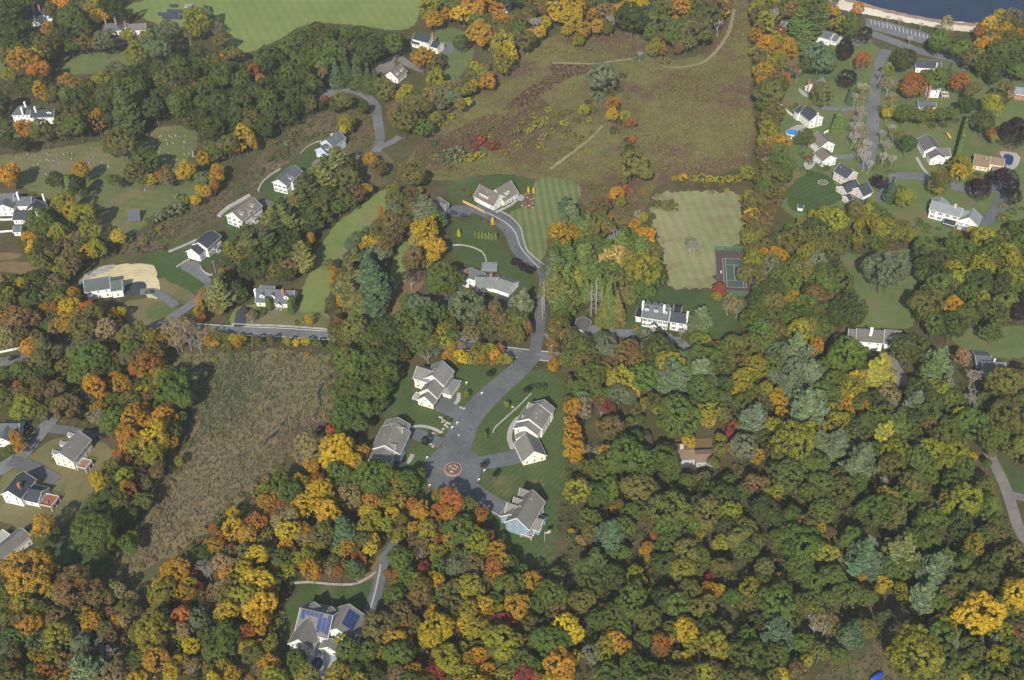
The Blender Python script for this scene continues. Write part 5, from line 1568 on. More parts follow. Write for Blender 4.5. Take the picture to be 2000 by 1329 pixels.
# ---- trees one can pick out in the photograph: x y half-width colour
TREES = """
97 59 16 A;116 72 10 A;123 8 16 A;77 142 20 A;80 180 17 A;48 125 26 A;70 116 17 Y;18 150 12 L;136 170 17 A;164 175 20 O;207 166 20 L;196 160 12 Y;110 178 15 G;258 150 18 B;312 162 14 Y;230 138 18 S;
180 45 14 B;150 55 24 G;136 30 20 G;120 40 18 G;138 90 16 g;166 85 18 B;200 82 22 S;218 72 14 S;307 85 30 S;330 60 20 S;290 75 16 L;270 108 20 L;384 43 25 L;405 30 16 S;368 68 11 sT;420 55 12 sT;435 77 18 O;250 70 14 L;
243 205 30 iG;190 238 14 oA;48 250 17 A;84 258 22 O;143 235 22 O;160 228 18 B;125 240 16 B;275 170 24 G;353 205 30 g;375 190 22 g;410 192 28 G;473 212 25 G;384 171 10 R;391 138 9 A;381 232 8 A;430 150 25 g;432 120 15 A;450 105 18 O;415 256 28 G;
478 270 16 oY;466 290 12 A;496 284 10 A;399 310 15 A;417 294 18 g;363 335 17 Y;427 335 12 A;235 285 28 O;281 318 24 g;270 330 18 O;20 340 20 A;160 335 17 A;12 205 15 B;15 278 18 G;40 285 16 G;5 250 14 g;
20 30 30 G;15 75 26 G;50 95 20 G;85 100 24 O;35 60 22 G;8 110 18 B;55 8 20 O;100 20 16 O;30 0 22 G;0 50 20 G;70 75 14 G;165 20 18 sT;185 15 16 L;210 20 18 G;195 30 14 Y;228 26 16 oG;240 30 10 cG;170 60 15 B;
541 97 9 A;621 112 9 cL;626 143 13 oT;656 143 14 ib;678 138 14 iG;697 143 16 iG;718 153 14 iG;735 160 12 iG;497 143 14 R;510 155 10 A;825 115 20 A;848 122 16 O;838 108 12 A;899 83 14 dG;866 112 8 uG;938 70 22 A;928 15 28 A;905 30 18 Y;838 22 20 L;850 40 14 Y;889 15 16 g;870 30 14 A;
953 160 15 A;960 148 9 R;851 155 19 L;862 170 12 L;751 175 20 O;740 168 14 S;792 182 16 L;780 190 10 Y;787 235 28 O;770 228 18 B;830 250 18 g;877 178 18 sT;865 190 14 S;915 175 12 L;925 165 10 Y;636 197 8 D;670 195 18 O;655 205 14 G;710 210 14 G;675 240 15 L;670 255 10 Y;692 300 15 xT;
660 318 25 pO;640 330 20 pG;680 330 18 G;740 330 16 B;720 315 12 A;945 275 18 uD;962 285 16 uD;930 290 14 uD;938 305 14 uL;890 300 22 uS;870 310 16 uS;915 310 14 uL;485 270 14 Y;865 240 12 uL;880 228 10 uL;900 205 12 L;912 200 9 Y;
1125 48 14 Y;1142 62 15 A;1166 55 14 A;1130 80 10 L;1185 55 11 O;1158 30 12 A;1175 36 9 R;1110 60 10 Y;975 40 17 A;1280 95 13 oL;1293 95 8 oR;1288 72 9 B;1044 36 18 xT;1068 45 12 Y;1055 65 12 Y;1035 68 10 A;1020 78 22 O;985 85 20 L;980 123 20 L;995 105 14 Y;965 105 10 O;
1235 35 28 G;1260 30 20 b;1215 25 18 A;1360 60 30 O;1382 30 25 G;1340 85 16 O;1316 60 14 L;1318 42 10 A;1326 95 10 B;1180 155 26 S;1175 148 16 S;1197 208 15 R;1197 224 11 Y;1223 230 12 L;1232 240 10 R;1141 217 10 L;1234 272 7 R;1049 246 14 uL;1035 256 12 uL;1016 256 16 uO;1000 262 10 uO;1060 268 12 uT;1234 325 30 O;1165 188 14 uS;
1230 290 12 uG;1222 300 12 uG;1238 305 10 uG;1226 275 10 uG;1215 290 10 uO;1200 255 12 uG;1208 240 10 uG;1245 300 9 uG;1130 270 12 uO;1150 200 9 uG;1245 110 12 uS;1250 100 8 xT;1300 120 14 uO;1105 255 12 uO;1185 300 9 uS;1150 95 9 uS;
1560 55 22 pg;1585 45 22 pG;1606 34 18 pg;1570 75 16 pg;1545 60 14 pO;1622 22 14 A;1626 48 10 A;1612 8 12 R;1502 90 17 A;1496 80 12 Y;1521 64 12 D;1661 45 22 g;1645 50 14 L;1678 18 12 A;1597 116 28 S;1612 125 18 g;1580 124 18 g;1651 92 15 dP;1651 100 14 dP;1687 68 14 dP;1655 154 15 dP;1648 160 10 dP;
1686 118 15 dR;1532 135 24 sB;1548 120 16 xT;1510 180 32 O;1495 165 18 A;1528 158 14 R;1500 200 20 g;1608 183 21 dO;1787 166 21 dR;1778 172 16 dR;1765 115 20 dG;1755 120 14 dG;1826 154 20 g;1812 150 14 O;1835 148 14 g;1854 142 10 ib;1877 165 16 R;1870 155 12 B;1900 175 16 O;1938 207 20 dL;1935 200 14 Y;1960 182 18 dO;
1838 80 20 g;1830 90 14 G;1846 52 13 oT;1930 55 18 Y;1962 60 19 A;1945 85 14 A;1975 40 16 B;1912 62 13 R;1955 35 14 Y;1990 55 16 O;1880 90 14 xT;1902 80 13 xT;1930 126 20 G;1972 120 20 G;1955 104 25 g;1990 100 25 g;1910 110 14 L;1985 140 17 g;1940 145 16 G;
1689 160 18 xT;1684 205 20 xT;1678 240 20 xT;1692 296 20 xT;1737 162 16 sT;1734 118 16 xT;1736 213 16 sL;1737 275 18 xT;1725 252 12 xT;1690 180 12 sL;1695 270 16 xT;1733 140 10 L;1728 295 14 xT;1732 222 10 Y;1683 260 14 sT;
1765 225 15 g;1783 222 15 O;1800 225 15 g;1820 222 15 O;1838 225 14 g;1855 222 14 g;1770 210 12 uO;1888 207 18 G;1922 240 20 G;1908 235 16 S;1980 262 22 dP;1990 250 18 dP;1935 263 10 R;1940 270 8 L;1773 282 18 G;1760 270 13 sB;1637 235 12 ig;1664 184 10 ib;1678 190 8 sT;
1888 243 7 cg;1885 252 7 cg;1882 262 7 cg;1880 272 7 cg;1877 282 7 cg;1875 292 7 cg;1872 302 7 cg;1869 312 7 cg;1877 325 19 dL;1890 330 12 dY;1850 335 10 uA;1606 325 11 uS;1615 330 9 uG;1580 310 9 uD;1570 268 14 dg;1580 272 10 dg;
20 344 18 A;111 350 16 G;152 366 19 G;135 360 10 cg;222 355 15 g;265 342 20 O;285 325 18 G;295 352 11 Y;325 347 16 B;312 345 10 R;422 344 12 A;417 363 11 A;403 377 10 A;392 372 8 Y;360 339 14 Y;384 392 9 Y;395 350 14 S;344 409 22 uS;330 415 18 uG;311 425 18 uS;295 432 14 uG;360 395 14 uL;350 385 12 uS;
160 425 25 L;145 415 18 Y;175 455 16 L;114 463 18 L;112 450 12 A;170 493 15 Y;141 482 18 sT;76 434 28 g;95 420 18 g;125 404 20 L;57 466 13 A;73 474 10 A;64 485 12 Y;116 518 13 L;90 485 18 G;150 465 14 sT;232 462 12 Y;250 470 14 uS;185 430 14 B;
46 558 12 Y;76 553 22 G;60 548 16 G;22 580 16 L;43 591 11 A;38 625 27 B;30 610 16 R;89 607 14 A;103 602 15 R;138 607 19 Y;176 608 18 R;186 620 12 B;222 615 11 A;236 610 10 Y;228 625 9 A;146 575 13 A;122 564 14 sT;162 645 28 O;180 650 18 L;108 640 16 sT;130 630 12 sT;
390 607 11 A;393 620 9 R;395 572 9 A;388 590 8 A;428 575 22 pO;440 560 18 pG;425 595 14 pO;487 466 22 pG;470 505 22 O;455 520 18 G;440 535 14 R;430 548 10 D;480 530 18 G;450 490 14 L;465 480 14 G;257 660 24 O;245 668 16 L;298 660 18 L;338 655 20 xT;365 652 18 xT;385 660 16 xT;318 650 14 sT;350 665 14 sT;410 650 12 sA;430 660 11 O;455 664 10 Y;465 670 9 A;
600 370 22 pG;630 350 22 pO;650 335 20 pO;590 395 18 pG;575 400 18 pO;645 382 12 R;642 372 9 R;670 388 17 O;662 405 14 g;697 380 14 B;710 370 12 A;685 395 12 O;572 428 16 g;590 440 9 oA;592 455 7 A;567 475 24 G;580 487 18 O;555 465 18 G;521 477 24 pG;540 450 20 pG;548 410 18 pG;530 425 16 pO;496 507 22 pG;507 523 22 G;525 505 20 G;564 523 16 B;561 537 13 G;550 500 20 G;607 466 10 A;600 480 9 Y;535 530 16 O;
772 388 21 O;765 375 14 L;745 417 9 oR;767 434 20 O;755 445 14 B;780 420 14 O;805 347 22 O;790 335 16 B;816 374 8 L;721 474 12 Y;740 472 12 L;735 482 10 Y;718 493 11 B;710 485 8 A;645 520 12 B;650 530 10 A;655 545 9 A;694 515 22 pO;683 548 26 pO;670 560 18 pO;690 580 22 pO;705 600 18 pO;724 548 30 pb;735 575 26 pb;715 525 22 pb;745 560 20 pb;725 600 20 pb;
820 450 18 Y;838 452 20 Y;830 472 24 sY;850 480 18 Y;845 500 14 Y;815 470 16 sY;835 512 10 sY;805 504 20 B;800 515 16 B;802 542 17 sP;867 538 30 g;850 550 20 g;885 545 18 g;827 409 20 pS;840 415 16 pS;820 395 12 pb;854 428 14 pg;850 440 12 g;760 460 14 B;700 470 16 S;685 480 12 S;
667 593 9 oA;662 610 8 O;648 594 10 g;640 605 9 uG;653 628 14 B;660 635 10 A;688 618 10 L;715 615 16 xT;704 612 8 L;604 624 8 oY;592 628 8 uL;580 630 7 uO;525 593 8 cG;571 593 9 cG;568 600 8 cG;537 594 7 ug;556 596 6 uO;507 612 14 uO;498 618 10 uO;583 580 8 ug;578 588 8 uG;490 618 10 sT;
827 604 32 S;800 595 20 g;845 620 24 g;913 600 30 S;930 615 20 O;890 610 18 O;967 604 18 B;955 618 14 B;975 620 16 g;818 637 33 g;800 645 20 L;762 645 28 G;740 640 20 G;691 645 26 O;670 655 16 B;715 655 18 g;924 653 18 sT;905 650 16 xT;880 640 18 O;860 650 16 L;
1020 592 20 pS;1018 605 16 pS;1083 520 20 pS;1090 535 18 pg;1083 563 22 pO;1103 583 22 pO;1100 600 18 pg;1129 546 14 pL;1132 565 12 pL;1143 503 20 pg;1150 520 16 pg;1116 417 16 pS;1124 432 13 pS;1103 400 11 pb;1100 440 14 pS;1120 525 16 pg;1110 500 18 pg;1160 540 16 pg;1165 575 16 eT;1155 585 14 eT;1175 590 14 eT;1063 577 13 eT;1060 600 11 eT;1189 594 22 ig;1195 570 18 ig;1205 600 18 iO;1180 610 16 iO;
1094 463 21 A;1080 475 14 B;1131 463 14 A;1118 455 12 A;1171 446 24 O;1160 430 16 B;1160 474 10 A;1185 440 14 A;1203 449 22 xT;1195 465 16 xT;1264 460 16 A;1258 450 12 O;1246 457 12 g;1240 440 10 A;1270 475 10 Y;1206 380 13 A;1215 395 10 L;1246 409 16 xT;1255 425 10 L;1220 366 6 R;1180 400 14 B;1165 415 14 O;
1200 506 24 C;1185 518 16 C;1215 500 16 T;1205 525 12 C;1252 531 34 L;1235 545 22 g;1270 540 24 g;1217 557 26 O;1240 570 20 g;1265 560 18 g;1225 580 16 O;1357 472 20 xT;1350 478 14 sS;1360 492 10 uL;
1320 350 11 uL;1335 348 12 uY;1352 350 12 uL;1370 347 13 uL;1388 350 12 uY;1405 352 13 uL;1422 350 12 uL;1440 352 14 uL;1455 345 14 uL;1340 360 10 uB;1380 362 10 uO;1410 364 10 uB;1300 403 18 uO;1285 400 14 uG;1318 405 12 uB;1310 395 10 uO;1409 565 12 D;1404 572 9 D;1400 580 8 L;1369 623 18 pS;1360 635 14 pS;1423 592 16 sT;1440 600 14 sT;1430 580 10 uO;
1094 643 24 O;1085 650 16 A;1078 677 11 sA;1080 660 12 B;1083 692 12 sA;1080 715 11 A;1189 672 20 S;1175 660 14 g;1232 686 24 B;1222 692 18 A;1277 672 15 L;1303 683 15 S;1137 677 24 g;1120 663 16 O;1150 690 18 O;1377 669 13 L;1400 675 8 A;1429 677 24 O;1410 690 18 g;1017 629 22 O;1000 620 16 g;1030 640 14 B;977 629 20 B;990 645 18 O;950 640 16 O;1250 660 9 uG;1268 648 8 uG;1300 650 9 uG;1320 655 8 uG;1286 645 6 dG;1335 648 8 uO;1240 640 8 uL;
1460 340 15 L;1506 340 18 O;1500 320 14 sT;1470 456 22 O;1465 470 16 L;1475 400 18 O;1465 385 14 L;1470 425 16 Y;1625 436 26 L;1610 425 18 L;1640 445 18 O;1600 440 18 O;1725 449 22 L;1740 455 18 O;1710 440 16 Y;1672 406 18 O;1690 415 14 L;1655 459 14 uB;1675 470 14 uO;1645 475 12 uB;1690 465 12 uO;1768 386 16 dL;1741 370 13 ib;1721 356 13 dP;1712 350 9 dP;1760 368 10 ug;1837 353 21 dO;1830 362 15 dL;1874 337 15 dY;1917 370 18 dP;1907 360 12 dP;1963 350 20 dP;1975 365 16 dP;1980 385 14 dP;1700 400 12 L;
1500 519 20 S;1526 502 14 A;1515 495 12 A;1480 505 14 L;1490 495 10 A;1596 515 22 S;1585 525 16 S;1566 532 22 O;1550 520 18 g;1500 558 11 A;1494 565 9 Y;1523 545 18 g;1546 585 16 A;1592 578 20 B;1580 565 16 G;1586 595 16 O;1490 628 13 S;1520 645 15 L;1566 618 22 G;1545 625 18 g;1655 606 32 dG;1650 615 24 dG;1725 529 34 S;1718 515 24 O;1735 545 20 S;1817 519 24 G;1805 500 16 pG;1864 525 18 L;1858 515 12 Y;1850 532 11 A;1811 595 30 O;1800 610 20 g;1857 603 19 A;1860 590 13 Y;1858 618 13 A;1903 602 22 g;1957 558 24 G;1967 505 24 L;1917 466 22 L;1905 455 14 Y;1950 525 8 A;1930 505 22 g;1996 610 20 P;1940 645 18 pG;1990 480 20 g;1985 540 18 O;
1652 694 32 g;1670 705 20 g;1556 684 24 pS;1545 695 18 pS;1596 674 13 A;1590 685 11 T;1550 724 25 S;1784 681 28 G;1765 690 18 g;1831 711 26 pS;1820 725 20 pg;1718 724 24 pL;1705 735 18 pL;1668 750 21 Y;1655 760 14 L;1884 700 15 T;1878 690 10 A;1903 726 22 xT;1960 752 32 O;1985 765 24 O;1466 678 24 O;1453 740 19 Y;1493 754 10 A;1520 690 20 S;1930 740 14 xT;1975 740 10 sY;
176 703 32 g;195 715 22 g;128 716 16 O;82 706 22 O;60 715 14 B;36 724 18 g;256 686 22 g;245 700 16 S;284 717 24 R;275 725 16 A;307 708 14 A;238 752 18 A;228 740 14 A;189 760 22 A;180 750 16 Y;205 775 12 A;279 770 15 Y;335 758 34 g;320 740 22 L;350 775 24 g;210 739 9 R;271 798 12 A;290 800 12 A;225 819 24 g;210 830 18 g;258 813 14 S;305 855 30 Y;318 842 20 Y;312 875 16 Y;338 844 18 g;253 862 22 A;245 850 14 Y;230 885 9 R;250 897 8 R;215 916 18 O;194 946 18 Y;185 935 12 Y;251 962 16 oA;255 975 12 A;220 967 24 G;350 900 9 L;271 928 15 sB;133 803 28 B;115 790 18 O;184 803 22 xT;195 815 16 sT;102 762 18 B;46 775 22 B;38 760 12 R;74 803 17 O;13 788 20 g;8 734 16 g;286 941 14 O;33 862 13 A;40 875 10 A;28 850 10 A;280 905 14 B;150 780 16 G;170 780 16 S;
690 724 24 g;718 711 20 g;705 735 22 g;738 726 11 Y;664 775 22 g;690 760 20 g;705 767 26 g;664 813 20 g;685 800 22 g;697 826 24 g;675 840 18 g;710 800 20 g;677 688 14 D;670 695 10 D;649 844 12 R;645 835 8 D;659 882 30 Y;650 900 20 Y;670 870 18 A;603 877 25 T;590 895 18 sT;608 905 17 sA;612 915 12 A;708 885 16 A;718 878 10 B;552 944 24 g;545 955 16 g;590 946 16 L;580 935 10 Y;631 967 26 Y;620 955 16 L;640 985 16 Y;723 928 32 g;705 940 22 g;745 915 18 g;659 928 24 g;767 936 11 A;800 944 24 g;785 955 18 L;815 930 16 g;655 975 11 A;549 987 13 R;570 990 14 B;884 977 24 R;870 990 16 A;898 985 16 R;915 990 18 O;820 995 16 A;855 968 11 L;
795 683 10 A;792 695 8 A;774 690 20 G;750 690 18 G;760 705 14 g;880 685 12 A;872 695 9 A;902 695 13 Y;890 702 9 L;925 698 13 L;915 705 9 Y;948 692 13 L;938 702 9 A;965 695 12 A;976 683 9 R;985 700 12 L;835 690 14 sS;850 680 12 sS;912 770 6 L;829 862 8 P;958 729 6 P;1030 762 7 P;840 845 5 uG;852 850 5 uG;862 850 5 uG;870 818 5 uG;880 822 5 uG;990 790 5 L;952 842 6 uO;948 850 5 cG;945 908 6 P;968 928 6 P;956 860 5 uO;1050 757 10 uG;1060 755 10 uG;1040 757 8 uG;
1115 800 16 A;1110 785 12 B;1118 850 18 A;1115 830 14 A;1121 881 17 A;1115 865 12 Y;1125 900 12 A;1134 935 9 sA;1184 881 13 A;1178 890 10 Y;1162 916 10 Y;1170 905 10 A;1175 793 16 sD;1188 800 14 sD;1200 812 20 xT;1140 796 20 sT;1138 780 16 S;1191 840 24 B;1175 835 14 R;1150 870 10 xT;1166 875 10 xT;1213 748 24 L;1205 740 16 Y;1235 767 15 Y;1232 780 10 Y;1216 728 14 A;1229 698 26 B;1240 705 16 O;1270 733 13 Y;1280 725 9 Y;1153 736 28 g;1134 707 18 O;1184 707 8 A;1109 748 14 O;1105 760 10 g;1130 760 16 g;
1323 812 36 g;1310 830 26 g;1340 800 24 g;1311 739 28 pS;1330 750 20 pS;1368 730 24 pS;1361 745 8 A;1358 698 20 pb;1380 809 24 L;1385 825 14 Y;1279 786 16 O;1285 800 12 L;1295 765 14 g;1345 860 14 Y;1222 881 34 g;1195 900 26 g;1245 905 28 g;1292 894 26 g;1310 910 20 g;1276 989 12 A;1284 982 8 A;1207 989 13 B;1200 995 9 A;1159 1004 7 Y;1191 1046 26 pb;1185 1060 20 pb;1200 1030 16 pS;1276 1046 10 R;1134 1055 11 T;1115 1038 6 Y;1267 1070 11 A;1240 858 16 g;1220 860 16 g;
1450 751 23 L;1440 760 14 Y;1520 781 14 A;1515 770 11 A;1526 806 13 Y;1433 835 13 D;1425 845 9 D;1496 820 10 A;1427 877 10 Y;1481 889 11 A;1476 900 9 A;1550 868 42 L;1530 880 26 O;1570 850 26 L;1540 900 24 g;1607 835 8 oA;1600 848 7 A;1612 825 6 A;1652 790 11 A;1660 805 10 A;1690 800 12 A;1685 812 8 A;1667 758 24 L;1655 765 14 Y;1580 799 30 pS;1570 815 22 pS;1595 785 20 pS;1560 780 16 pS;1637 865 19 pS;1630 880 16 pS;1679 904 28 pS;1665 920 20 pS;1690 890 18 pS;1730 847 18 pL;1750 835 22 pg;1829 835 20 B;1835 825 13 A;1820 845 14 O;1898 826 28 g;1880 815 20 L;1868 886 24 L;1885 895 16 Y;1730 931 15 xT;1475 949 20 B;1465 940 13 D;1490 942 12 A;1511 967 19 L;1505 975 12 Y;1424 1000 21 L;1418 1015 14 Y;1919 955 24 O;1930 965 16 A;1904 762 26 xT;1910 775 22 xT;1955 820 38 O;1975 800 26 g;1960 850 22 g;1736 769 20 sT;1745 780 14 xT;1720 775 14 sT;1640 935 22 O;1780 880 16 O;1810 730 14 sT;
87 1036 22 A;95 1045 16 O;75 1050 14 O;184 1044 38 dg;195 1060 26 dg;165 1035 22 g;213 1035 12 A;220 1048 9 A;210 1060 8 A;247 1064 19 g;260 1050 13 L;60 1125 38 A;45 1110 22 O;80 1130 22 O;30 1130 16 A;144 1150 36 B;160 1140 20 A;130 1165 20 O;184 1160 22 B;178 1214 21 A;172 1200 14 Y;226 1216 14 A;215 1195 12 B;60 1222 23 A;75 1210 14 Y;16 1210 18 O;66 1183 14 T;118 1176 20 xT;135 1185 16 sT;118 1250 26 L;105 1265 16 O;76 1253 22 sS;158 1258 20 S;170 1240 14 S;205 1269 22 xT;190 1255 16 xT;92 1312 20 R;80 1300 14 A;29 1269 16 O;10 1240 14 S;168 1313 28 pS;155 1300 18 pg;250 1308 16 sT;235 1290 14 sT;30 1310 16 B;10 1290 14 O;8 1160 20 g;5 1110 16 A;
318 1160 26 L;305 1175 16 O;344 1125 24 A;330 1115 16 A;360 1120 14 B;378 1118 11 D;385 1130 11 D;392 1145 9 D;299 1237 34 L;285 1245 20 Y;320 1230 22 L;284 1269 16 A;310 1290 26 A;295 1280 16 Y;333 1318 18 Y;357 1204 20 R;350 1220 14 D;365 1190 12 R;386 1211 20 S;380 1225 12 g;375 1263 18 Y;365 1255 12 L;420 1277 22 g;441 1232 23 g;430 1220 14 G;480 1235 16 R;470 1248 12 R;446 1195 22 Y;435 1205 14 L;480 1172 26 L;465 1165 16 Y;478 1111 17 Y;485 1100 11 L;446 1083 14 O;455 1075 11 R;444 1119 15 A;430 1053 13 R;440 1045 10 B;417 1035 10 R;486 1044 16 A;480 1060 12 Y;483 1269 18 L;394 1098 22 xT;405 1110 16 xT;345 1250 13 L;400 1180 14 sB;415 1160 16 sT;385 1165 14 sB;250 1190 18 O;262 1180 14 xT;410 1310 16 O;440 1300 16 L;455 1320 16 A;370 1300 16 sT;270 1310 14 O;300 1200 12 xT;
501 1017 17 R;495 1030 12 A;559 1001 16 sT;545 1015 14 R;635 1000 26 Y;625 985 16 A;645 1015 14 Y;672 1038 22 pb;680 1050 18 pb;665 1025 14 pS;711 1032 17 L;720 1040 12 T;611 1075 14 Y;605 1060 12 Y;620 1090 10 L;627 1032 12 A;559 1067 15 A;570 1080 12 O;546 1093 19 g;540 1105 12 Y;700 1088 12 R;708 1095 9 R;693 1112 15 pG;680 1105 12 O;648 1027 8 D;519 1051 14 sL;530 1065 10 xT;506 1138 26 Y;495 1125 16 A;525 1150 14 Y;512 1185 30 Y;500 1195 18 L;530 1175 16 A;506 1216 22 A;520 1205 14 Y;488 1237 12 R;496 1277 20 O;510 1265 12 A;527 1302 20 A;515 1315 14 B;577 1294 24 g;565 1305 16 g;590 1285 14 L;601 1322 20 L;585 1318 12 Y;545 1290 14 O;660 1080 12 L;650 1095 12 O;640 1110 12 sT;590 1050 16 sT;580 1030 14 A;530 1000 14 sA;
819 1001 16 A;830 1010 12 Y;861 1001 18 R;850 1015 14 A;875 1005 16 A;895 1040 28 g;880 1055 18 L;905 1025 18 L;937 1006 14 R;930 1015 11 A;808 1030 14 A;800 1040 10 T;782 1046 13 L;775 1055 9 Y;819 1072 20 sB;810 1060 14 B;787 1090 24 g;775 1100 16 g;824 1114 13 D;815 1125 10 D;830 1105 10 D;858 1056 9 D;855 1082 15 L;850 1070 10 Y;900 1101 24 sS;890 1110 18 S;910 1095 16 S;758 1122 9 R;777 1127 12 A;772 1135 9 R;853 1135 15 Y;845 1128 10 A;924 1148 26 L;915 1160 16 L;940 1140 16 O;966 1109 14 R;955 1100 9 B;947 1051 15 A;940 1060 11 R;774 1167 22 g;765 1180 16 g;821 1164 24 B;810 1175 16 B;835 1155 14 A;745 1224 30 O;735 1215 18 B;760 1235 18 A;790 1229 13 A;800 1240 11 B;845 1230 32 Y;830 1245 18 L;862 1240 18 Y;848 1198 14 A;838 1205 10 Y;887 1182 23 O;875 1190 16 g;682 1268 24 g;672 1255 16 L;724 1273 22 g;715 1285 16 g;779 1282 26 g;770 1295 18 g;808 1312 18 A;820 1320 12 Y;848 1316 18 D;855 1325 12 D;874 1290 26 L;865 1280 16 Y;932 1229 22 L;920 1240 14 Y;958 1203 15 A;950 1212 10 Y;971 1222 16 R;937 1282 18 A;945 1290 11 R;913 1316 20 L;900 1325 14 O;966 1268 22 O;729 1320 20 G;700 1310 16 G;955 1310 16 A;985 1320 16 L;
965 1110 18 R;975 1120 12 D;992 1150 26 g;1005 1160 16 g;1037 1140 20 A;1025 1150 14 A;1050 1135 12 A;1010 1188 26 A;1000 1200 16 R;1022 1180 14 Y;975 1220 18 D;985 1230 12 R;1110 1232 28 Y;1100 1220 18 L;1120 1245 16 Y;985 1252 32 L;970 1265 18 Y;1000 1245 18 O;1020 1290 26 g;1035 1300 18 g;1022 1318 22 D;1040 1322 14 B;1100 1300 32 A;1085 1310 18 L;1115 1290 18 Y;1121 1280 9 Y;1205 1253 20 A;1195 1245 14 A;1222 1270 16 A;1228 1285 12 A;1295 1260 20 R;1285 1272 14 B;1305 1250 12 A;1342 1233 24 Y;1332 1220 14 Y;1350 1250 14 Y;1340 1287 14 Y;1325 1285 11 L;1390 1263 28 L;1400 1250 18 O;1405 1275 16 A;1242 1123 17 L;1250 1135 12 L;1210 1112 8 L;1310 1155 11 A;1260 1155 9 L;1390 1155 16 A;1405 1152 12 Y;1375 1165 10 Y;1387 1128 9 D;1382 1138 8 D;1262 1077 10 A;1268 1090 8 A;1345 1055 18 O;1360 1050 13 L;1160 1105 26 pG;1150 1115 20 pG;1170 1095 18 G;1052 1182 18 g;1087 1125 16 O;1135 1175 24 O;1145 1165 16 g;1200 1182 13 sT;1150 1275 18 S;1435 1320 16 T;1400 1318 20 B;1180 1195 14 sB;1240 1300 22 g;1270 1310 22 g;
1689 1090 28 pb;1700 1105 22 pb;1675 1080 18 pS;1762 1076 28 pO;1750 1090 20 pS;1832 1110 28 pS;1820 1125 22 pS;1845 1095 20 pg;1804 1166 22 pS;1800 1180 16 pS;1812 1150 18 pS;1518 1236 26 pb;1510 1250 20 pb;1525 1220 18 pS;1664 1236 20 pb;1655 1250 14 pS;1863 1262 16 iS;1870 1245 12 ib;1913 1258 13 ib;1941 1258 14 ib;1910 1204 38 Y;1895 1190 22 L;1925 1215 20 Y;1983 1165 34 Y;1995 1150 20 L;1787 1286 46 L;1770 1300 28 O;1805 1270 26 L;1726 1137 13 Y;1720 1150 9 Y;1762 1150 12 L;1765 1170 10 L;1684 1129 8 A;1605 1034 10 Y;1620 1038 10 B;1612 1055 9 T;1597 1208 26 xT;1610 1220 22 sT;1590 1190 18 sL;1642 1084 12 xT;1989 1232 20 B;1980 1245 14 R;1798 1208 10 uL;1790 1220 10 uL;1524 1318 17 Y;1880 1325 14 Y;1986 1300 24 g;1970 1315 18 g;1555 1310 20 B;1600 1275 18 O;1640 1280 16 g;1570 1290 14 L;1940 1100 26 g;1970 1090 24 O;1900 1070 22 L;1730 1210 14 pG;1840 1210 12 pG;1550 1180 18 O;1940 1310 20 g;690 664 16 O;722 664 18 g;752 664 18 G;785 667 18 O;815 670 18 g;845 670 16 O;870 674 15 L;895 680 13 sT;930 682 14 O;960 686 13 L;215 674 18 O;150 692 18 O;110 692 14 B;285 668 15 L;190 678 16 g;1115 700 16 g;1140 705 17 O;1165 708 17 g;1100 706 12 O;740 676 14 O;700 680 12 g;830 682 11 O;
1240 800 12 O;1250 820 11 g;1228 825 10 O;1260 790 12 L;1405 880 14 O;1395 905 12 O;1410 860 12 L;1340 938 13 g;1372 936 13 O;1312 932 13 g;1935 885 10 O;1930 905 9 g;100 790 14 O;120 812 12 O;18 880 10 g;
1050 208 10 uO;1070 215 10 uL;1090 225 11 uO;1065 235 11 uL;1040 228 11 uL;1080 245 11 uO;1100 240 10 uL;1110 218 9 uO;1020 240 12 uO;1075 258 11 uL;1055 285 12 uL;1035 275 11 uO;1010 280 11 uL;985 300 11 uL;1000 310 10 uO;1125 235 10 uO;1150 235 9 uL;1160 215 11 ug;1205 175 12 ug;1215 150 10 uG;1190 185 10 ug;1225 190 9 uO;1245 330 16 O;1220 345 14 B;1195 330 9 uB;412 657 10 O;438 660 9 L;470 662 9 Y;500 664 8 O;528 664 9 O;562 667 9 L;596 668 9 Y;620 670 9 O;655 665 12 O;1945 118 16 g;1960 132 16 G;1915 132 13 g;392 760 8 uT;396 790 8 uO;386 830 9 uT;372 868 9 uO;360 890 8 uT;345 920 9 uO;335 945 9 uT;322 975 9 uB;308 1000 9 uT;640 740 8 uO;642 770 8 uB;636 812 8 uT;612 850 9 uT;590 868 9 uT;572 888 10 uT;548 914 9 uB;520 935 10 uT;498 950 9 uT;470 968 9 uO;448 990 9 uB;424 1012 9 uT;396 1036 9 uT;370 1060 9 uO;345 1078 8 uT;300 1092 9 uB;275 1108 8 uO;420 702 8 uL;450 700 8 uO;480 698 8 uL;510 696 8 uB;540 694 8 uL;570 694 8 uO;600 694 8 uA;400 712 8 uO;1280 380 7 uO;1268 398 8 uB;1278 450 8 uA;1288 500 8 uO;1300 545 8 uO;1446 385 8 uL;1450 430 8 uO;1452 465 8 uL;1420 372 7 uL;1390 374 7 uO
"""
TL = []
for item in TREES.replace('\n', '').split(';'):
    q = item.split()
    if len(q) == 4:
        TL.append((float(q[0]), float(q[1]), float(q[2]), q[3]))

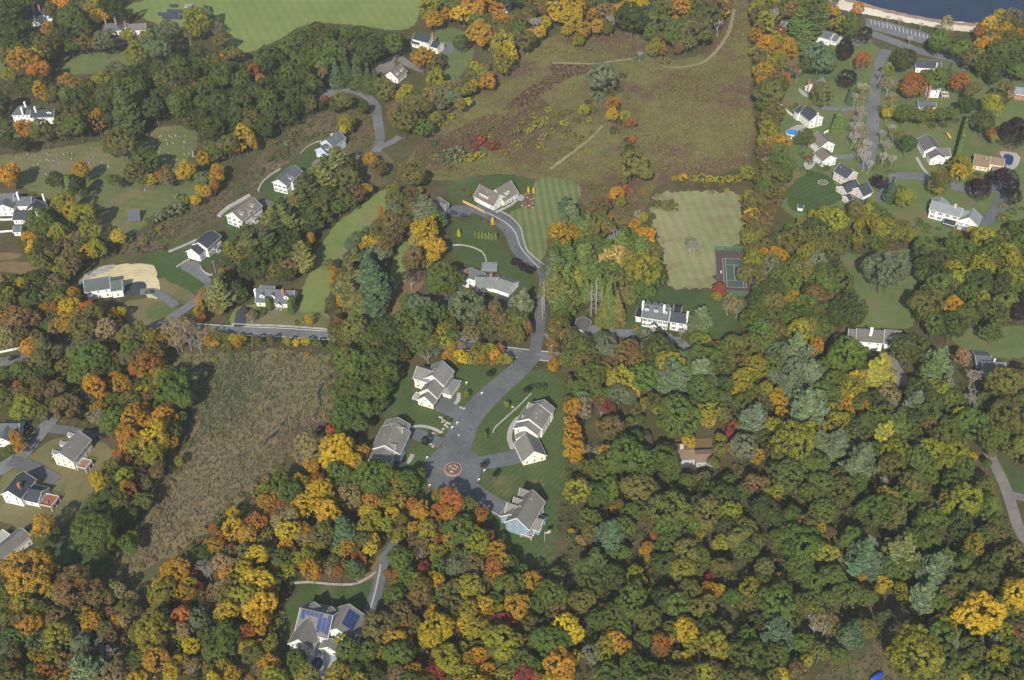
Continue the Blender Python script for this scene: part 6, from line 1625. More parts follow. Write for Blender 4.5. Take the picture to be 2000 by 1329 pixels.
# ---- woods to be filled between them: outline, crown half-width range, colours
FILL = [
 ([(1085, 905), (1110, 930), (1160, 900), (1300, 915), (1420, 920), (1560, 905), (1700, 900), (1850, 880), (1930, 960), (2020, 1080), (2020, 1160), (1880, 1160), (1760, 1180), (1700, 1180), (1690, 1260), (1600, 1290), (1560, 1345), (1100, 1345), (1040, 1240), (1060, 1130), (1095, 1090), (1085, 1000)], (18, 27), 'g g g g G g O g O L'),
 ([(1105, 700), (1380, 680), (1480, 640), (1640, 660), (1720, 690), (1800, 740), (1900, 770), (1930, 870), (1850, 900), (1560, 905), (1420, 870), (1410, 830), (1260, 770), (1120, 780)], (16, 24), 'g O g L G S pS g'),
 ([(1930, 760), (2020, 720), (2020, 910), (1960, 890), (1920, 840)], (18, 26), 'g O O g'),
 ([(1458, 470), (1600, 440), (1640, 480), (1650, 540), (1640, 580), (1610, 650), (1460, 660), (1470, 560)], (15, 22), 'g O g G L O'),
 ([(1780, 480), (1900, 470), (2020, 440), (2020, 640), (1860, 645), (1790, 620)], (15, 22), 'g O g G L'),
 ([(1540, 420), (1700, 405), (1800, 460), (1700, 500), (1600, 480)], (10, 16), 'L O L g'),
 ([(1462, -10), (1520, -10), (1550, 90), (1510, 250), (1540, 330), (1500, 440), (1465, 480), (1470, 300)], (13, 20), 'O B g L sB O xT A'),
 ([(1490, -15), (1640, -15), (1620, 30), (1540, 50), (1480, 40)], (12, 18), 'g O A g B'),
 ([(830, -15), (1430, -15), (1420, 50), (1330, 90), (1240, 60), (1080, 30), (1000, 110), (930, 60), (850, 50)], (13, 19), 'g O A Y g G B O xT'),
 ([(520, 75), (560, 55), (650, 50), (800, 62), (800, 128), (730, 140), (600, 150), (530, 145), (500, 120)], (15, 21), 'g g G g'),
 ([(-20, 165), (120, 160), (250, 140), (330, 120), (430, 90), (520, 110), (640, 165), (600, 220), (520, 260), (450, 290), (400, 300), (340, 240), (200, 250), (130, 270), (-20, 300)], (14, 21), 'G g G O G g B'),
 ([(-20, -15), (200, -15), (210, 20), (140, 60), (120, 100), (30, 110), (-20, 110)], (14, 20), 'G G O g G'),
 ([(560, 200), (640, 200), (720, 210), (700, 260), (600, 230)], (9, 13), 'O G S'),
 ([(420, 540), (480, 440), (560, 380), (640, 300), (760, 320), (700, 400), (600, 480), (570, 560), (470, 590), (410, 600)], (14, 20), 'pG G O pO G'),
 ([(700, 460), (760, 400), (810, 370), (800, 420), (760, 500), (720, 500)], (11, 16), 'O B S O'),
 ([(640, 690), (760, 690), (750, 780), (720, 850), (640, 840), (650, 760)], (16, 22), 'g g g'),
 ([(640, 640), (1000, 600), (1050, 640), (1000, 670), (760, 655), (660, 650)], (14, 20), 'g O g S O'),
 ([(640, 668), (780, 676), (790, 710), (700, 700), (640, 690)], (10, 14), 'g O sT'),
 ([(1075, 460), (1150, 440), (1290, 440), (1300, 560), (1230, 590), (1180, 640), (1080, 640), (1070, 560)], (14, 20), 'pg g O pg g'),
 ([(1130, 370), (1260, 350), (1270, 440), (1150, 440)], (9, 14), 'O B O B'),
 ([(1075, 640), (1250, 660), (1370, 660), (1350, 720), (1100, 720)], (14, 20), 'g O g S B'),
 ([(380, 1060), (480, 960), (560, 930), (720, 900), (830, 960), (790, 1050), (700, 1120), (580, 1130), (540, 1260), (560, 1345), (250, 1345), (260, 1240), (300, 1130)], (14, 21), 'L Y O L Y g A O L A g Y R T'),
 ([(740, 1200), (760, 1090), (830, 1000), (920, 1010), (990, 1080), (1050, 1110), (1090, 1200), (1100, 1345), (600, 1345), (680, 1290)], (15, 22), 'L Y O g L A Y O L B g'),
 ([(-20, 1100), (60, 1095), (200, 1130), (260, 1160), (250, 1345), (-20, 1345)], (15, 22), 'O B O L A T sT sS g O'),
 ([(-20, 710), (100, 690), (260, 650), (340, 700), (370, 790), (350, 880), (300, 930), (240, 1000), (200, 960), (240, 880), (200, 850), (110, 800), (-20, 820)], (14, 21), 'g O g L O A B O g'),
 ([(-20, 540), (80, 530), (160, 570), (240, 600), (260, 640), (130, 670), (-20, 690)], (13, 19), 'O A O g L T O'),
 ([(30, 420), (110, 400), (210, 430), (190, 500), (120, 540), (60, 500)], (12, 18), 'L g O L B'),
 ([(120, 990), (200, 960), (280, 980), (260, 1080), (180, 1090)], (14, 20), 'g G g'),
 ([(860, 120), (960, 130), (960, 180), (890, 220), (800, 240), (760, 200), (850, 180)], (9, 13), 'O L S sT'),
 ([(1850, 40), (2020, 20), (2020, 150), (1900, 130), (1870, 90)], (13, 19), 'g G g A O'),
 ([(1820, 1180), (1900, 1130), (2020, 1120), (2020, 1345), (1830, 1345)], (16, 24), 'g O L g O'),
 ([(400, 640), (640, 660), (640, 690), (400, 690)], (8, 12), 'L uO uL Y sT O'),
]
for (x, y, r, c) in TL:
    tree(x, y, r * (1.14 if c[0] not in 'uc' else 1.0), c)

CELL = {}
def cell_add(x, y, r):
    CELL.setdefault((int(x // 12), int(y // 12)), []).append((x, y, r))
for q in PLACED: cell_add(*q)
def near(x, y, r, k):
    cx, cy = int(x // 12), int(y // 12)
    for i in range(cx - 2, cx + 3):
        for j in range(cy - 2, cy + 3):
            for (a, b, c) in CELL.get((i, j), ()):
                if (a - x) ** 2 + (b - y) ** 2 < ((r + c) * k) ** 2: return True
    return False
CB = [(min(p[0] for p in q), max(p[0] for p in q), min(p[1] for p in q), max(p[1] for p in q), q) for q in CLEAR]
def clear_hit(x, y):
    for x0, x1, y0, y1, q in CB:
        if x0 <= x <= x1 and y0 <= y <= y1 and pip(x, y, q): return True
    return False
frnd = random.Random(21)
for poly, (ra, rb), pal in FILL:
    cs = pal.split()
    x0 = min(p[0] for p in poly); x1 = max(p[0] for p in poly); y0 = min(p[1] for p in poly); y1 = max(p[1] for p in poly)
    area = (x1 - x0) * (y1 - y0)
    miss = 0
    while miss < 500:
        x = frnd.uniform(x0, x1); y = frnd.uniform(y0, y1)
        if not pip(x, y, poly): miss += 0.5; continue
        rp = frnd.uniform(ra * 0.82, rb * 1.15) * 1.2
        s = SC(x, y); r = rp / s
        hc = 1.15 * r + 2.4
        b = G(x, y, hc)
        gx, gy = PX((b.x, b.y, 0))
        if clear_hit(gx, gy) or clear_hit(x, y) or clear_hit(x, y - rp * 0.8) or clear_hit(x - rp * 0.7, y) or clear_hit(x + rp * 0.7, y):
            miss += 1; continue
        if near(b.x, b.y, r, 0.52): miss += 1; continue
        tree(x, y, rp, frnd.choice(cs))
        cell_add(*PLACED[-1])
# ================================================================== grass, reeds and undergrowth
def face_soup(name, V, cols, mat, nv):
    n = len(V)
    me = bpy.data.meshes.new(name)
    me.vertices.add(nv * n)
    me.vertices.foreach_set('co', V.reshape(-1))
    me.loops.add(nv * n)
    me.loops.foreach_set('vertex_index', np.arange(nv * n, dtype=np.int32))
    me.polygons.add(n)
    me.polygons.foreach_set('loop_start', np.arange(0, nv * n, nv, dtype=np.int32))
    me.polygons.foreach_set('loop_total', np.full(n, nv, dtype=np.int32))
    a = me.attributes.new('tint', 'FLOAT_COLOR', 'FACE')
    c4 = np.ones((n, 4), dtype=np.float32); c4[:, :3] = cols
    a.data.foreach_set('color', c4.reshape(-1))
    me.materials.append(mat)
    me.update()
    o = mobj(name, me)
    prop(o, kind='stuff')
    return o
m_tint, t_, o_ = _new('tinted_leaves')
at_ = N(t_, 'ShaderNodeAttribute', attribute_name='tint')
d_ = N(t_, 'ShaderNodeBsdfDiffuse'); tr_ = N(t_, 'ShaderNodeBsdfTranslucent'); mx_ = N(t_, 'ShaderNodeMixShader')
mx_.inputs[0].default_value = 0.2
t_.links.new(at_.outputs['Color'], d_.inputs['Color']); t_.links.new(at_.outputs['Color'], tr_.inputs['Color'])
t_.links.new(d_.outputs[0], mx_.inputs[1]); t_.links.new(tr_.outputs[0], mx_.inputs[2]); t_.links.new(mx_.outputs[0], o_.inputs['Surface'])

def poly_points(px_poly, count, seed, avoid=True, z=0.0):
    """points spread evenly over a piece of ground outlined in the photograph"""
    R_ = np.random.default_rng(seed)
    W_ = [(q.x, q.y) for q in GP(px_poly, z)]
    xs = [q[0] for q in W_]; ys = [q[1] for q in W_]
    out = []
    tries = 0
    while len(out) < count and tries < count * 6:
        tries += 1
        x = R_.uniform(min(xs), max(xs)); y = R_.uniform(min(ys), max(ys))
        if not pip(x, y, W_): continue
        out.append((x, y))
    return np.array(out)

def area_m2(px_poly):
    W_ = GP(px_poly)
    return abs(sum(a.x * b.y - b.x * a.y for a, b in zip(W_, W_[1:] + W_[:1]))) / 2

def vnoise(P, scale, seed):
    """smooth patchy variation over the ground, 0..1"""
    R_ = np.random.default_rng(seed)
    v = np.zeros(len(P))
    for k in range(11):
        a = R_.uniform(0, 6.28); f = 2 * math.pi / scale * R_.uniform(0.5, 2.4)
        v += np.sin((P[:, 0] * math.cos(a) + P[:, 1] * math.sin(a)) * f + R_.uniform(0, 6.28))
    return 1 / (1 + np.exp(-v))

TRAIL_PTS = [q for tr in TRAILS for q in spline(GP(tr), 1.0)]
def tufts(name, poly, dens, h, wd, pal, seed, blades=5, lean=0.45, patch=14.0, mixr=0.45, grad=None):
    n = int(area_m2(poly) * dens)
    P = poly_points(poly, n, seed)
    far = np.ones(len(P), bool)
    for q in TRAIL_PTS:
        far &= (P[:, 0] - q.x) ** 2 + (P[:, 1] - q.y) ** 2 > 2.2
    P = P[far]
    n = len(P)
    R_ = np.random.default_rng(seed + 1)
    f = (vnoise(P, patch, seed) * 0.6 + vnoise(P, patch * 0.31, seed + 9) * 0.4) * (1 - mixr) + R_.uniform(0, 1, n) * mixr
    f = np.clip((f - 0.5) * 1.5 + 0.5, 0, 0.999)
    if grad:      # greener on one side of the ground, browner on the other
        a_ = G(*grad[0]); b_ = G(*grad[1]); d_ab = b_ - a_
        g_ = ((P[:, 0] - a_.x) * d_ab.x + (P[:, 1] - a_.y) * d_ab.y) / d_ab.length_squared
        f = np.clip(f * 0.55 + np.clip(g_, 0, 1) * 0.6 - 0.08, 0, 0.999)
    idx = np.minimum((f * len(pal)).astype(int), len(pal) - 1)
    base = np.array(pal)[idx] * R_.uniform(0.7, 1.3, (n, 1))
    B = np.repeat(P, blades, axis=0)
    C = np.repeat(base, blades, axis=0) * R_.uniform(0.8, 1.2, (n * blades, 1))
    m = n * blades
    hh = np.repeat(R_.uniform(0.6, 1.25, n), blades) * h
    a = R_.uniform(0, 6.28, m)
    r = R_.uniform(0, 0.45, m) * wd * 1.5
    a2 = R_.uniform(0, 6.28, m)
    bx = B[:, 0] + np.cos(a) * r; by = B[:, 1] + np.sin(a) * r
    V = np.zeros((m, 3, 3))
    V[:, 0] = np.column_stack([bx + np.cos(a2) * wd / 2, by + np.sin(a2) * wd / 2, np.full(m, 0.0)])
    V[:, 1] = np.column_stack([bx - np.cos(a2) * wd / 2, by - np.sin(a2) * wd / 2, np.full(m, 0.0)])
    V[:, 2] = np.column_stack([bx + np.cos(a) * hh * lean * R_.uniform(0, 1, m), by + np.sin(a) * hh * lean * R_.uniform(0, 1, m), hh])
    return face_soup(name, V, C, m_tint, 3)

MEADOW = [(785, 348), (805, 300), (855, 250), (905, 210), (950, 180), (966, 138), (1004, 108), (1064, 82), (1112, 66), (1240, 64), (1290, 128), (1370, 120), (1420, 62), (1434, 0), (1458, 0), (1462, 100), (1464, 200), (1466, 330), (1290, 346), (1262, 380), (1200, 346), (1135, 354), (1000, 340), (880, 347)]
tufts('meadow_grass', MEADOW, 0.55, 0.75, 0.5, [(0.14, 0.1, 0.06), (0.165, 0.14, 0.062), (0.185, 0.17, 0.068), (0.17, 0.175, 0.062), (0.14, 0.17, 0.055)], 31, 4, 0.8, 38.0)
tufts('purple_meadow_grass', [(1075, 121), (1168, 127), (1164, 142), (1122, 150), (1090, 164), (1062, 186), (1030, 206), (1000, 218), (982, 212), (1008, 190), (1050, 160), (1076, 146)], 0.9, 0.8, 0.5, [(0.09, 0.03, 0.04), (0.1, 0.04, 0.045), (0.12, 0.065, 0.05)], 33, 7, 0.7, 14.0)
tufts('purple_meadow_grass', [(1290, 140), (1350, 136), (1365, 160), (1410, 190), (1380, 210), (1310, 185)], 0.5, 0.8, 0.5, [(0.1, 0.055, 0.05), (0.12, 0.08, 0.055), (0.13, 0.1, 0.055)], 34, 4, 0.7, 14.0)
tufts('russet_meadow_grass', [(850, 300), (880, 258), (950, 225), (1010, 218), (1060, 195), (1080, 215), (1000, 262), (930, 275), (890, 310)], 1.0, 0.8, 0.5, [(0.115, 0.06, 0.045), (0.135, 0.08, 0.052), (0.15, 0.105, 0.06)], 35, 5, 0.7, 18.0)
tufts('gold_meadow_grass', [(1260, 200), (1460, 210), (1462, 330), (1300, 340), (1250, 280)], 0.5, 0.7, 0.5, [(0.2, 0.165, 0.07), (0.19, 0.18, 0.065), (0.16, 0.175, 0.058)], 39, 4, 0.7, 26.0)
tufts('russet_meadow_grass', [(1250, 140), (1440, 140), (1450, 240), (1400, 260), (1300, 230)], 0.6, 0.7, 0.5, [(0.125, 0.072, 0.055), (0.155, 0.11, 0.06), (0.18, 0.15, 0.065)], 37, 4, 0.7, 24.0)
MARSH = [(310, 708), (400, 694), (636, 688), (648, 722), (636, 828), (590, 868), (540, 918), (480, 960), (420, 1016), (330, 1086), (250, 1116), (220, 1094), (295, 1010), (330, 930), (370, 866), (388, 780), (345, 732)]
tufts('marsh_reeds', [(395, 720), (470, 700), (520, 730), (500, 800), (440, 860), (400, 850), (390, 790)], 0.7, 1.0, 0.5, [(0.1, 0.14, 0.075), (0.125, 0.16, 0.085), (0.15, 0.17, 0.09)], 45, 5, 0.4, 25.0)
tufts('marsh_reeds', MARSH, 0.85, 1.15, 0.45, [(0.125, 0.165, 0.078), (0.155, 0.175, 0.085), (0.185, 0.18, 0.09), (0.22, 0.185, 0.105), (0.25, 0.195, 0.12)], 41, 6, 0.35, 40.0, 0.45, ((420, 740), (480, 960)))
tufts('marsh_reeds', [(540, 850), (580, 820), (620, 815), (640, 832), (600, 866), (556, 880)], 1.0, 1.6, 0.5, [(0.2, 0.155, 0.1), (0.24, 0.18, 0.12), (0.26, 0.2, 0.14)], 43, 6, 0.5, 20.0)
for k, pl in enumerate(([(430, 420), (470, 350), (540, 270), (600, 232), (660, 215), (720, 212), (735, 285), (700, 300), (640, 250), (560, 312), (495, 370), (450, 412)],
          [(200, 500), (230, 470), (300, 445), (360, 440), (330, 488), (280, 498)], [(285, 460), (330, 425), (380, 392), (450, 362), (468, 380), (430, 422), (390, 443), (340, 466)],
          [(760, 330), (800, 300), (850, 270), (870, 300), (810, 350), (770, 360)], [(1130, 365), (1200, 350), (1262, 385), (1270, 440), (1180, 430), (1140, 400)], [(1590, 1340), (1615, 1298), (1690, 1270), (1712, 1250), (1720, 1192), (1766, 1190), (1798, 1240), (1826, 1280), (1750, 1340)])):
    tufts('scrub_growth', pl, 0.45, 0.9, 0.6, [(0.16, 0.11, 0.07), (0.14, 0.115, 0.055), (0.11, 0.11, 0.045), (0.1, 0.12, 0.042)], 51 + k * 3, 5, 0.7, 22.0)
tufts('field_grass', [(1272, 384), (1300, 378), (1438, 374), (1446, 400), (1448, 480), (1402, 484), (1396, 566), (1304, 558), (1304, 530), (1290, 480), (1280, 430)], 0.35, 0.35, 0.45, [(0.2, 0.165, 0.1), (0.22, 0.2, 0.115), (0.18, 0.19, 0.09)], 71, 3, 0.9, 16.0)

# undergrowth under and between the trees of the woods
def undergrowth(seed=81):
    R_ = np.random.default_rng(seed)
    CC = []; KK = []
    for poly, rr, pal in FILL:
        n = int(area_m2(poly) / 5.0)
        P = poly_points(poly, n, int(R_.integers(1e6)))
        keep = []
        for i, (x, y) in enumerate(P):
            gx, gy = PX((x, y, 0))
            tx, ty = PX((x, y, 3.5))
            if clear_hit(gx, gy) or clear_hit(tx, ty): continue
            keep.append(i)
        P = P[keep]
        if not len(P): continue
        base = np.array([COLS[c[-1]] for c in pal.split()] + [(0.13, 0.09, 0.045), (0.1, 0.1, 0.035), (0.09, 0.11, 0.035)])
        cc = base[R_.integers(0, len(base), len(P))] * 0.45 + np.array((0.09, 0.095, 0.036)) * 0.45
        CC.append(np.column_stack([P, R_.uniform(0.3, 3.2, len(P))])); KK.append(cc)
    CC = np.concatenate(CC); KK = np.concatenate(KK)
    q = 8
    n = len(CC) * q
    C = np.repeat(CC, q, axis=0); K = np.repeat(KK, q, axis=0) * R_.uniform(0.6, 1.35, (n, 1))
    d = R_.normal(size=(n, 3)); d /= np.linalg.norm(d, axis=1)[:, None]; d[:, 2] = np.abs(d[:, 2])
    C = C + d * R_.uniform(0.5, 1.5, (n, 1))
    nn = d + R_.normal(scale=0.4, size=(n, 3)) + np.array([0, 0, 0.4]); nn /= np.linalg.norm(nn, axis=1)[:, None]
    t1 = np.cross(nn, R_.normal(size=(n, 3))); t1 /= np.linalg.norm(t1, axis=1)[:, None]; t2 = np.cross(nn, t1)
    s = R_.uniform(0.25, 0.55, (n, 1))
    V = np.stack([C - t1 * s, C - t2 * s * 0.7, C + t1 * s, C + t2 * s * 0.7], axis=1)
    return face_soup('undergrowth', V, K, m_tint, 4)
undergrowth()

# bushes dotted over the rough ground, each one its own
srnd = random.Random(61)
def bushes(poly, n, cols, ra, rb):
    x0 = min(p[0] for p in poly); x1 = max(p[0] for p in poly); y0 = min(p[1] for p in poly); y1 = max(p[1] for p in poly)
    k = 0; t = 0
    while k < n and t < n * 30:
        t += 1
        x = srnd.uniform(x0, x1); y = srnd.uniform(y0, y1)
        if not pip(x, y, poly): continue
        tree(x, y, srnd.uniform(ra, rb), srnd.choice(cols))
        k += 1
bushes([(440, 410), (480, 345), (545, 270), (640, 225), (715, 215), (700, 280), (620, 262), (540, 320)], 34, ['uO', 'ug', 'uB', 'uS', 'uO'], 5, 10)
bushes([(215, 495), (240, 470), (330, 440), (340, 480), (280, 496)], 16, ['uO', 'uB', 'uS', 'uL'], 5, 10)
bushes([(800, 340), (860, 260), (960, 240), (1000, 270), (900, 335)], 24, ['uO', 'ug', 'uL', 'uB'], 5, 10)
bushes([(1000, 230), (1180, 200), (1210, 300), (1120, 320), (1000, 280)], 20, ['uO', 'ug', 'uL', 'uT'], 4, 9)
bushes([(1140, 360), (1255, 360), (1265, 430), (1160, 430)], 18, ['uO', 'uB', 'uR', 'uB'], 5, 10)
bushes([(1640, 440), (1780, 440), (1760, 490), (1650, 485)], 20, ['uO', 'uL', 'ug', 'uB'], 6, 11)
bushes([(1560, 420), (1640, 412), (1700, 420), (1600, 438)], 10, ['uL', 'ug'], 5, 9)
bushes([(640, 690), (660, 700), (650, 760), (640, 800)], 8, ['uO', 'uB', 'uR'], 5, 8)
bushes([(1280, 668), (1340, 660), (1350, 672), (1300, 690)], 6, ['uS', 'ug'], 5, 8)

for pl, n, cs_, ra_, rb_ in (([(1540, 205), (1590, 200), (1590, 214), (1545, 216)], 8, ['ug', 'uL'], 4, 7), ([(1548, 300), (1580, 296), (1590, 340), (1560, 345)], 10, ['ug', 'uS', 'uO', 'uG'], 5, 8),
      ([(1700, 330), (1720, 300), (1760, 320), (1750, 345)], 8, ['uO', 'ug', 'uA'], 5, 8), ([(1810, 325), (1850, 325), (1850, 345), (1815, 345)], 7, ['ug', 'uA', 'uO'], 5, 8),
      ([(1895, 338), (1935, 342), (1930, 350), (1895, 350)], 6, ['uG', 'uD'], 4, 7), ([(1795, 430), (1850, 450), (1900, 462), (1850, 470), (1790, 455)], 14, ['ug', 'uO', 'uL'], 6, 10),
      ([(1740, 235), (1870, 232), (1870, 244), (1740, 250)], 16, ['ug', 'uO', 'uG'], 6, 9), ([(1960, 380), (2000, 400), (2000, 450), (1950, 450)], 12, ['ug', 'uL', 'uO'], 6, 10),
      ([(890, 700), (1000, 706), (990, 714), (890, 710)], 14, ['uL', 'uY', 'uA', 'uO'], 4, 7), ([(1240, 645), (1340, 650), (1345, 660), (1240, 658)], 10, ['uG', 'ug', 'uS'], 4, 7), ([(480, 600), (500, 605), (500, 625), (482, 625)], 4, ['uO', 'uG'], 6, 8),
      ([(935, 565), (975, 575), (985, 590), (930, 590)], 8, ['ug', 'uO', 'uL'], 4, 7), ([(1040, 90), (1110, 70), (1130, 100), (1060, 110)], 8, ['uT', 'uO', 'uL'], 4, 8)):
    bushes(pl, n, cs_, ra_, rb_)
for x, y, r_ in ((1672, 180, 16), (1676, 222, 18), (1670, 258, 18), (1685, 282, 18), (1700, 310, 16), (1745, 180, 14), (1742, 240, 16), (1745, 300, 16), (1720, 135, 14), (1780, 70, 11), (1758, 34, 9), (1800, 42, 9), (1735, 28, 8), (1885, 105, 14), (1560, 130, 16), (1520, 300, 18), (1535, 320, 16), (1500, 350, 16), (1330, 640, 12)):
    tree(x, y, r_, 'xT')
for x, y, r_, c in ((1748, 262, 12, 'sL'), (1680, 292, 12, 'sL'), (1742, 195, 12, 'sT'), (330, 640, 22, 'sT'), (352, 642, 24, 'sT'), (372, 640, 20, 'sT'), (345, 662, 18, 'sT'), (320, 668, 16, 'sA'), (395, 655, 14, 'sT'), (415, 664, 12, 'sA')):
    tree(x, y, r_, c)

# ================================================================== small things
def at(px, py, z=0.0): return G(px, py, z)
def ang_px(x1, y1, x2, y2):
    d = G(x2, y2) - G(x1, y1)
    return math.atan2(d.y, d.x)
GZ = 0.36     # top of the paved sheets

# ---- parked cars
M_tyre = plain('tyre_rubber', (0.02, 0.02, 0.02), 0.9, 0.1)
M_rim = plain('wheel_rim', (0.4, 0.4, 0.41), 0.35, 0.5, 0.6)
M_lamp = plain('lamp_glass', (0.6, 0.6, 0.58), 0.2, 0.5)
M_tail = plain('tail_lamp', (0.3, 0.02, 0.02), 0.3, 0.5)
def wheel_mesh():
    mb = MB()
    n = 14
    a = [(math.cos(2 * math.pi * k / n) * 0.34, -0.11, math.sin(2 * math.pi * k / n) * 0.34) for k in range(n)]
    b = [(x, 0.11, z) for x, y, z in a]
    mb.prism(a, b)
    return mesh('wheel', mb.v, mb.f, M_tyre)
def rim_mesh():
    mb = MB()
    n = 10
    a = [(math.cos(2 * math.pi * k / n) * 0.2, -0.125, math.sin(2 * math.pi * k / n) * 0.2) for k in range(n)]
    b = [(x, 0.125, z) for x, y, z in a]
    mb.prism(a, b)
    return mesh('rim', mb.v, mb.f, M_rim)
ME_wheel = wheel_mesh(); ME_rim = rim_mesh()
def car(px, py, ang, colname, col, label, suv=False, z=GZ):
    p = at(px, py, z)
    r = empty('parked_car', p, ang)
    prop(r, label, 'car')
    paint = plain('car_paint_' + colname, col, 0.25, 0.5, 0.2, 0.04)
    h1 = 0.92 if suv else 0.82
    L = 2.3; Wd = 0.92
    prof = [(-L, 0.32), (-L - 0.02, 0.62), (-L + 0.08, h1 - 0.02), (-0.9 if not suv else -L + 0.2, h1 + 0.04), (0.95, h1 + 0.02), (L - 0.15, h1 - 0.12), (L, 0.6), (L - 0.02, 0.32)]
    bm = bmesh.new()
    va = [bm.verts.new((x, -Wd, zz_)) for x, zz_ in prof]; vb = [bm.verts.new((x, Wd, zz_)) for x, zz_ in prof]
    n = len(prof)
    bm.faces.new(va); bm.faces.new(list(reversed(vb)))
    for i in range(n):
        j = (i + 1) % n
        bm.faces.new((va[j], va[i], vb[i], vb[j]))
    bmesh.ops.recalc_face_normals(bm, faces=bm.faces)
    bmesh.ops.bevel(bm, geom=list(bm.edges), offset=0.07, segments=2, affect='EDGES')
    me = bpy.data.meshes.new('body'); bm.to_mesh(me); bm.free()
    me.materials.append(paint)
    mobj('body', me, r)
    top = 1.66 if suv else 1.42
    xb, xf = (-2.05, 0.95) if suv else (-1.7, 1.0)
    lo = [(xb, -0.82, h1 - 0.02), (xf, -0.82, h1 - 0.02), (xf, 0.82, h1 - 0.02), (xb, 0.82, h1 - 0.02)]
    hi = [(xb + (0.25 if suv else 0.6), -0.64, top), (xf - 0.75, -0.64, top), (xf - 0.75, 0.64, top), (xb + (0.25 if suv else 0.6), 0.64, top)]
    MB().prism(lo, hi).build('windows', glass_mat(), r)
    ra = [(x, y, top - 0.02) for x, y, _ in [(hi[0][0] - 0.03, -0.67, 0), (hi[1][0] + 0.03, -0.67, 0), (hi[2][0] + 0.03, 0.67, 0), (hi[3][0] - 0.03, 0.67, 0)]]
    MB().prism(ra, [(x * 0.97, y * 0.93, top + 0.05) for x, y, _ in ra]).build('roof_panel', paint, r)
    for sx in (-1.42, 1.42):
        for sy in (-0.84, 0.84):
            w_ = mobj('wheel', ME_wheel, r, (sx, sy, 0.34))
            mobj('rim', ME_rim, w_, (0, 0, 0))
    for sy in (-0.66, 0.66):
        MB().box((L - 0.02, sy), (1, 0, 0), (0, 1, 0), 0.05, 0.17, 0.58, 0.72).build('headlight', M_lamp, r)
        MB().box((-L + 0.01, sy), (1, 0, 0), (0, 1, 0), 0.05, 0.15, 0.6, 0.75).build('tail_light', M_tail, r)
    return r
car(293, 572, ang_px(283, 572, 303, 570), 'navy', (0.02, 0.026, 0.04), 'dark car on the pale drive of the new straw slope house')
car(52, 838, ang_px(45, 836, 60, 842), 'plum', (0.03, 0.015, 0.02), 'dark plum car beside the small grey roofed house', True)
car(62, 856, ang_px(55, 864, 70, 846), 'teal', (0.025, 0.035, 0.035), 'dark grey car in the shared drive behind the orange tree')
car(97, 815, ang_px(92, 822, 104, 808), 'black', (0.015, 0.015, 0.018), 'black car at the top of the shared drive', True)
car(199, 856, ang_px(190, 856, 208, 855), 'maroon', (0.08, 0.015, 0.02), 'maroon car at the end of the cream and tan house drive')
car(1237, 842, ang_px(1237, 850, 1236, 834), 'blue', (0.03, 0.04, 0.09), 'dark blue car on the gravel turnaround by the brown shed')
car(887, 418, ang_px(880, 416, 896, 420), 'night', (0.02, 0.025, 0.05), 'dark blue car nearest the grey shingled house', True)
car(907, 423, ang_px(898, 421, 916, 425), 'ink', (0.015, 0.018, 0.05), 'deep blue car on the drive beyond the grey shingled house')
car(1939, 346, ang_px(1937, 354, 1942, 338), 'white', (0.75, 0.76, 0.78), 'white car in front of the yellow house garage')
car(483, 607, ang_px(480, 614, 487, 599), 'coal', (0.018, 0.018, 0.02), 'black car beside the cape house with three dormers')
car(27, 701, ang_px(18, 704, 36, 697), 'jet', (0.016, 0.016, 0.018), 'black car on the road past the white fence')
car(1343, 909, ang_px(1336, 910, 1350, 908), 'steel', (0.05, 0.06, 0.08), 'dark car under the eaves of the flat tan roofed ranch')

# ---- turning circle island
ic = G(885, 918)
isl = empty('planted_island', ic)
prop(isl, 'round mulched island with boulders in the middle of the turning circle', 'traffic island')
ring = [(math.cos(2 * math.pi * k / 32) * 3.9, math.sin(2 * math.pi * k / 32) * 4.1) for k in range(32)]
MB().prism([(x, y, 0) for x, y in ring], [(x * 0.97, y * 0.97, GZ + 0.22) for x, y in ring]).build('kerb', ground_mat('granite_kerb', [(0.22, 0.16, 0.13), (0.3, 0.23, 0.19), (0.36, 0.29, 0.25)], 0.3, 1.5, 5.0), isl)
MB().prism([(x * 0.88, y * 0.88, GZ) for x, y in ring], [(x * 0.8, y * 0.8, GZ + 0.45) for x, y in ring]).build('mulch_bed', M_mulch, isl)
def rock_mesh(name, seed, mat):
    bm = bmesh.new()
    bmesh.ops.create_icosphere(bm, subdivisions=2, radius=1.0)
    R_ = random.Random(seed)
    ax = [Vector((R_.gauss(0, 1), R_.gauss(0, 1), R_.gauss(0, 1))).normalized() for _ in range(7)]
    of = [R_.uniform(0.6, 0.9) for _ in ax]
    for v in bm.verts:
        for a, o in zip(ax, of):
            d = v.co.dot(a)
            if d > o: v.co -= a * (d - o)
        v.co.z *= 0.7
    me = bpy.data.meshes.new(name); bm.to_mesh(me); bm.free()
    me.materials.append(mat)
    return me
M_rock = ground_mat('pale_boulder', [(0.24, 0.215, 0.18), (0.34, 0.31, 0.26), (0.45, 0.41, 0.35)], 0.4, 1.5, 4.0)
ROCKS = [rock_mesh('boulder', 5 + i, M_rock) for i in range(5)]
for i, (x, y, s) in enumerate(((-1.3, 1.3, 0.6), (1.7, 0.6, 0.55), (-0.8, -1.6, 0.6), (-0.2, 0.2, 0.5), (0.5, -0.1, 0.55), (1.0, 1.5, 0.4), (-0.2, -1.9, 0.4))):
    mobj('boulder', ROCKS[i % 5], isl, (x, y, GZ + 0.5), (0, 0, i), (s, s, s))
M_ornam = plain('dry_ornamental_grass', (0.34, 0.25, 0.09), 0.9, 0.1)
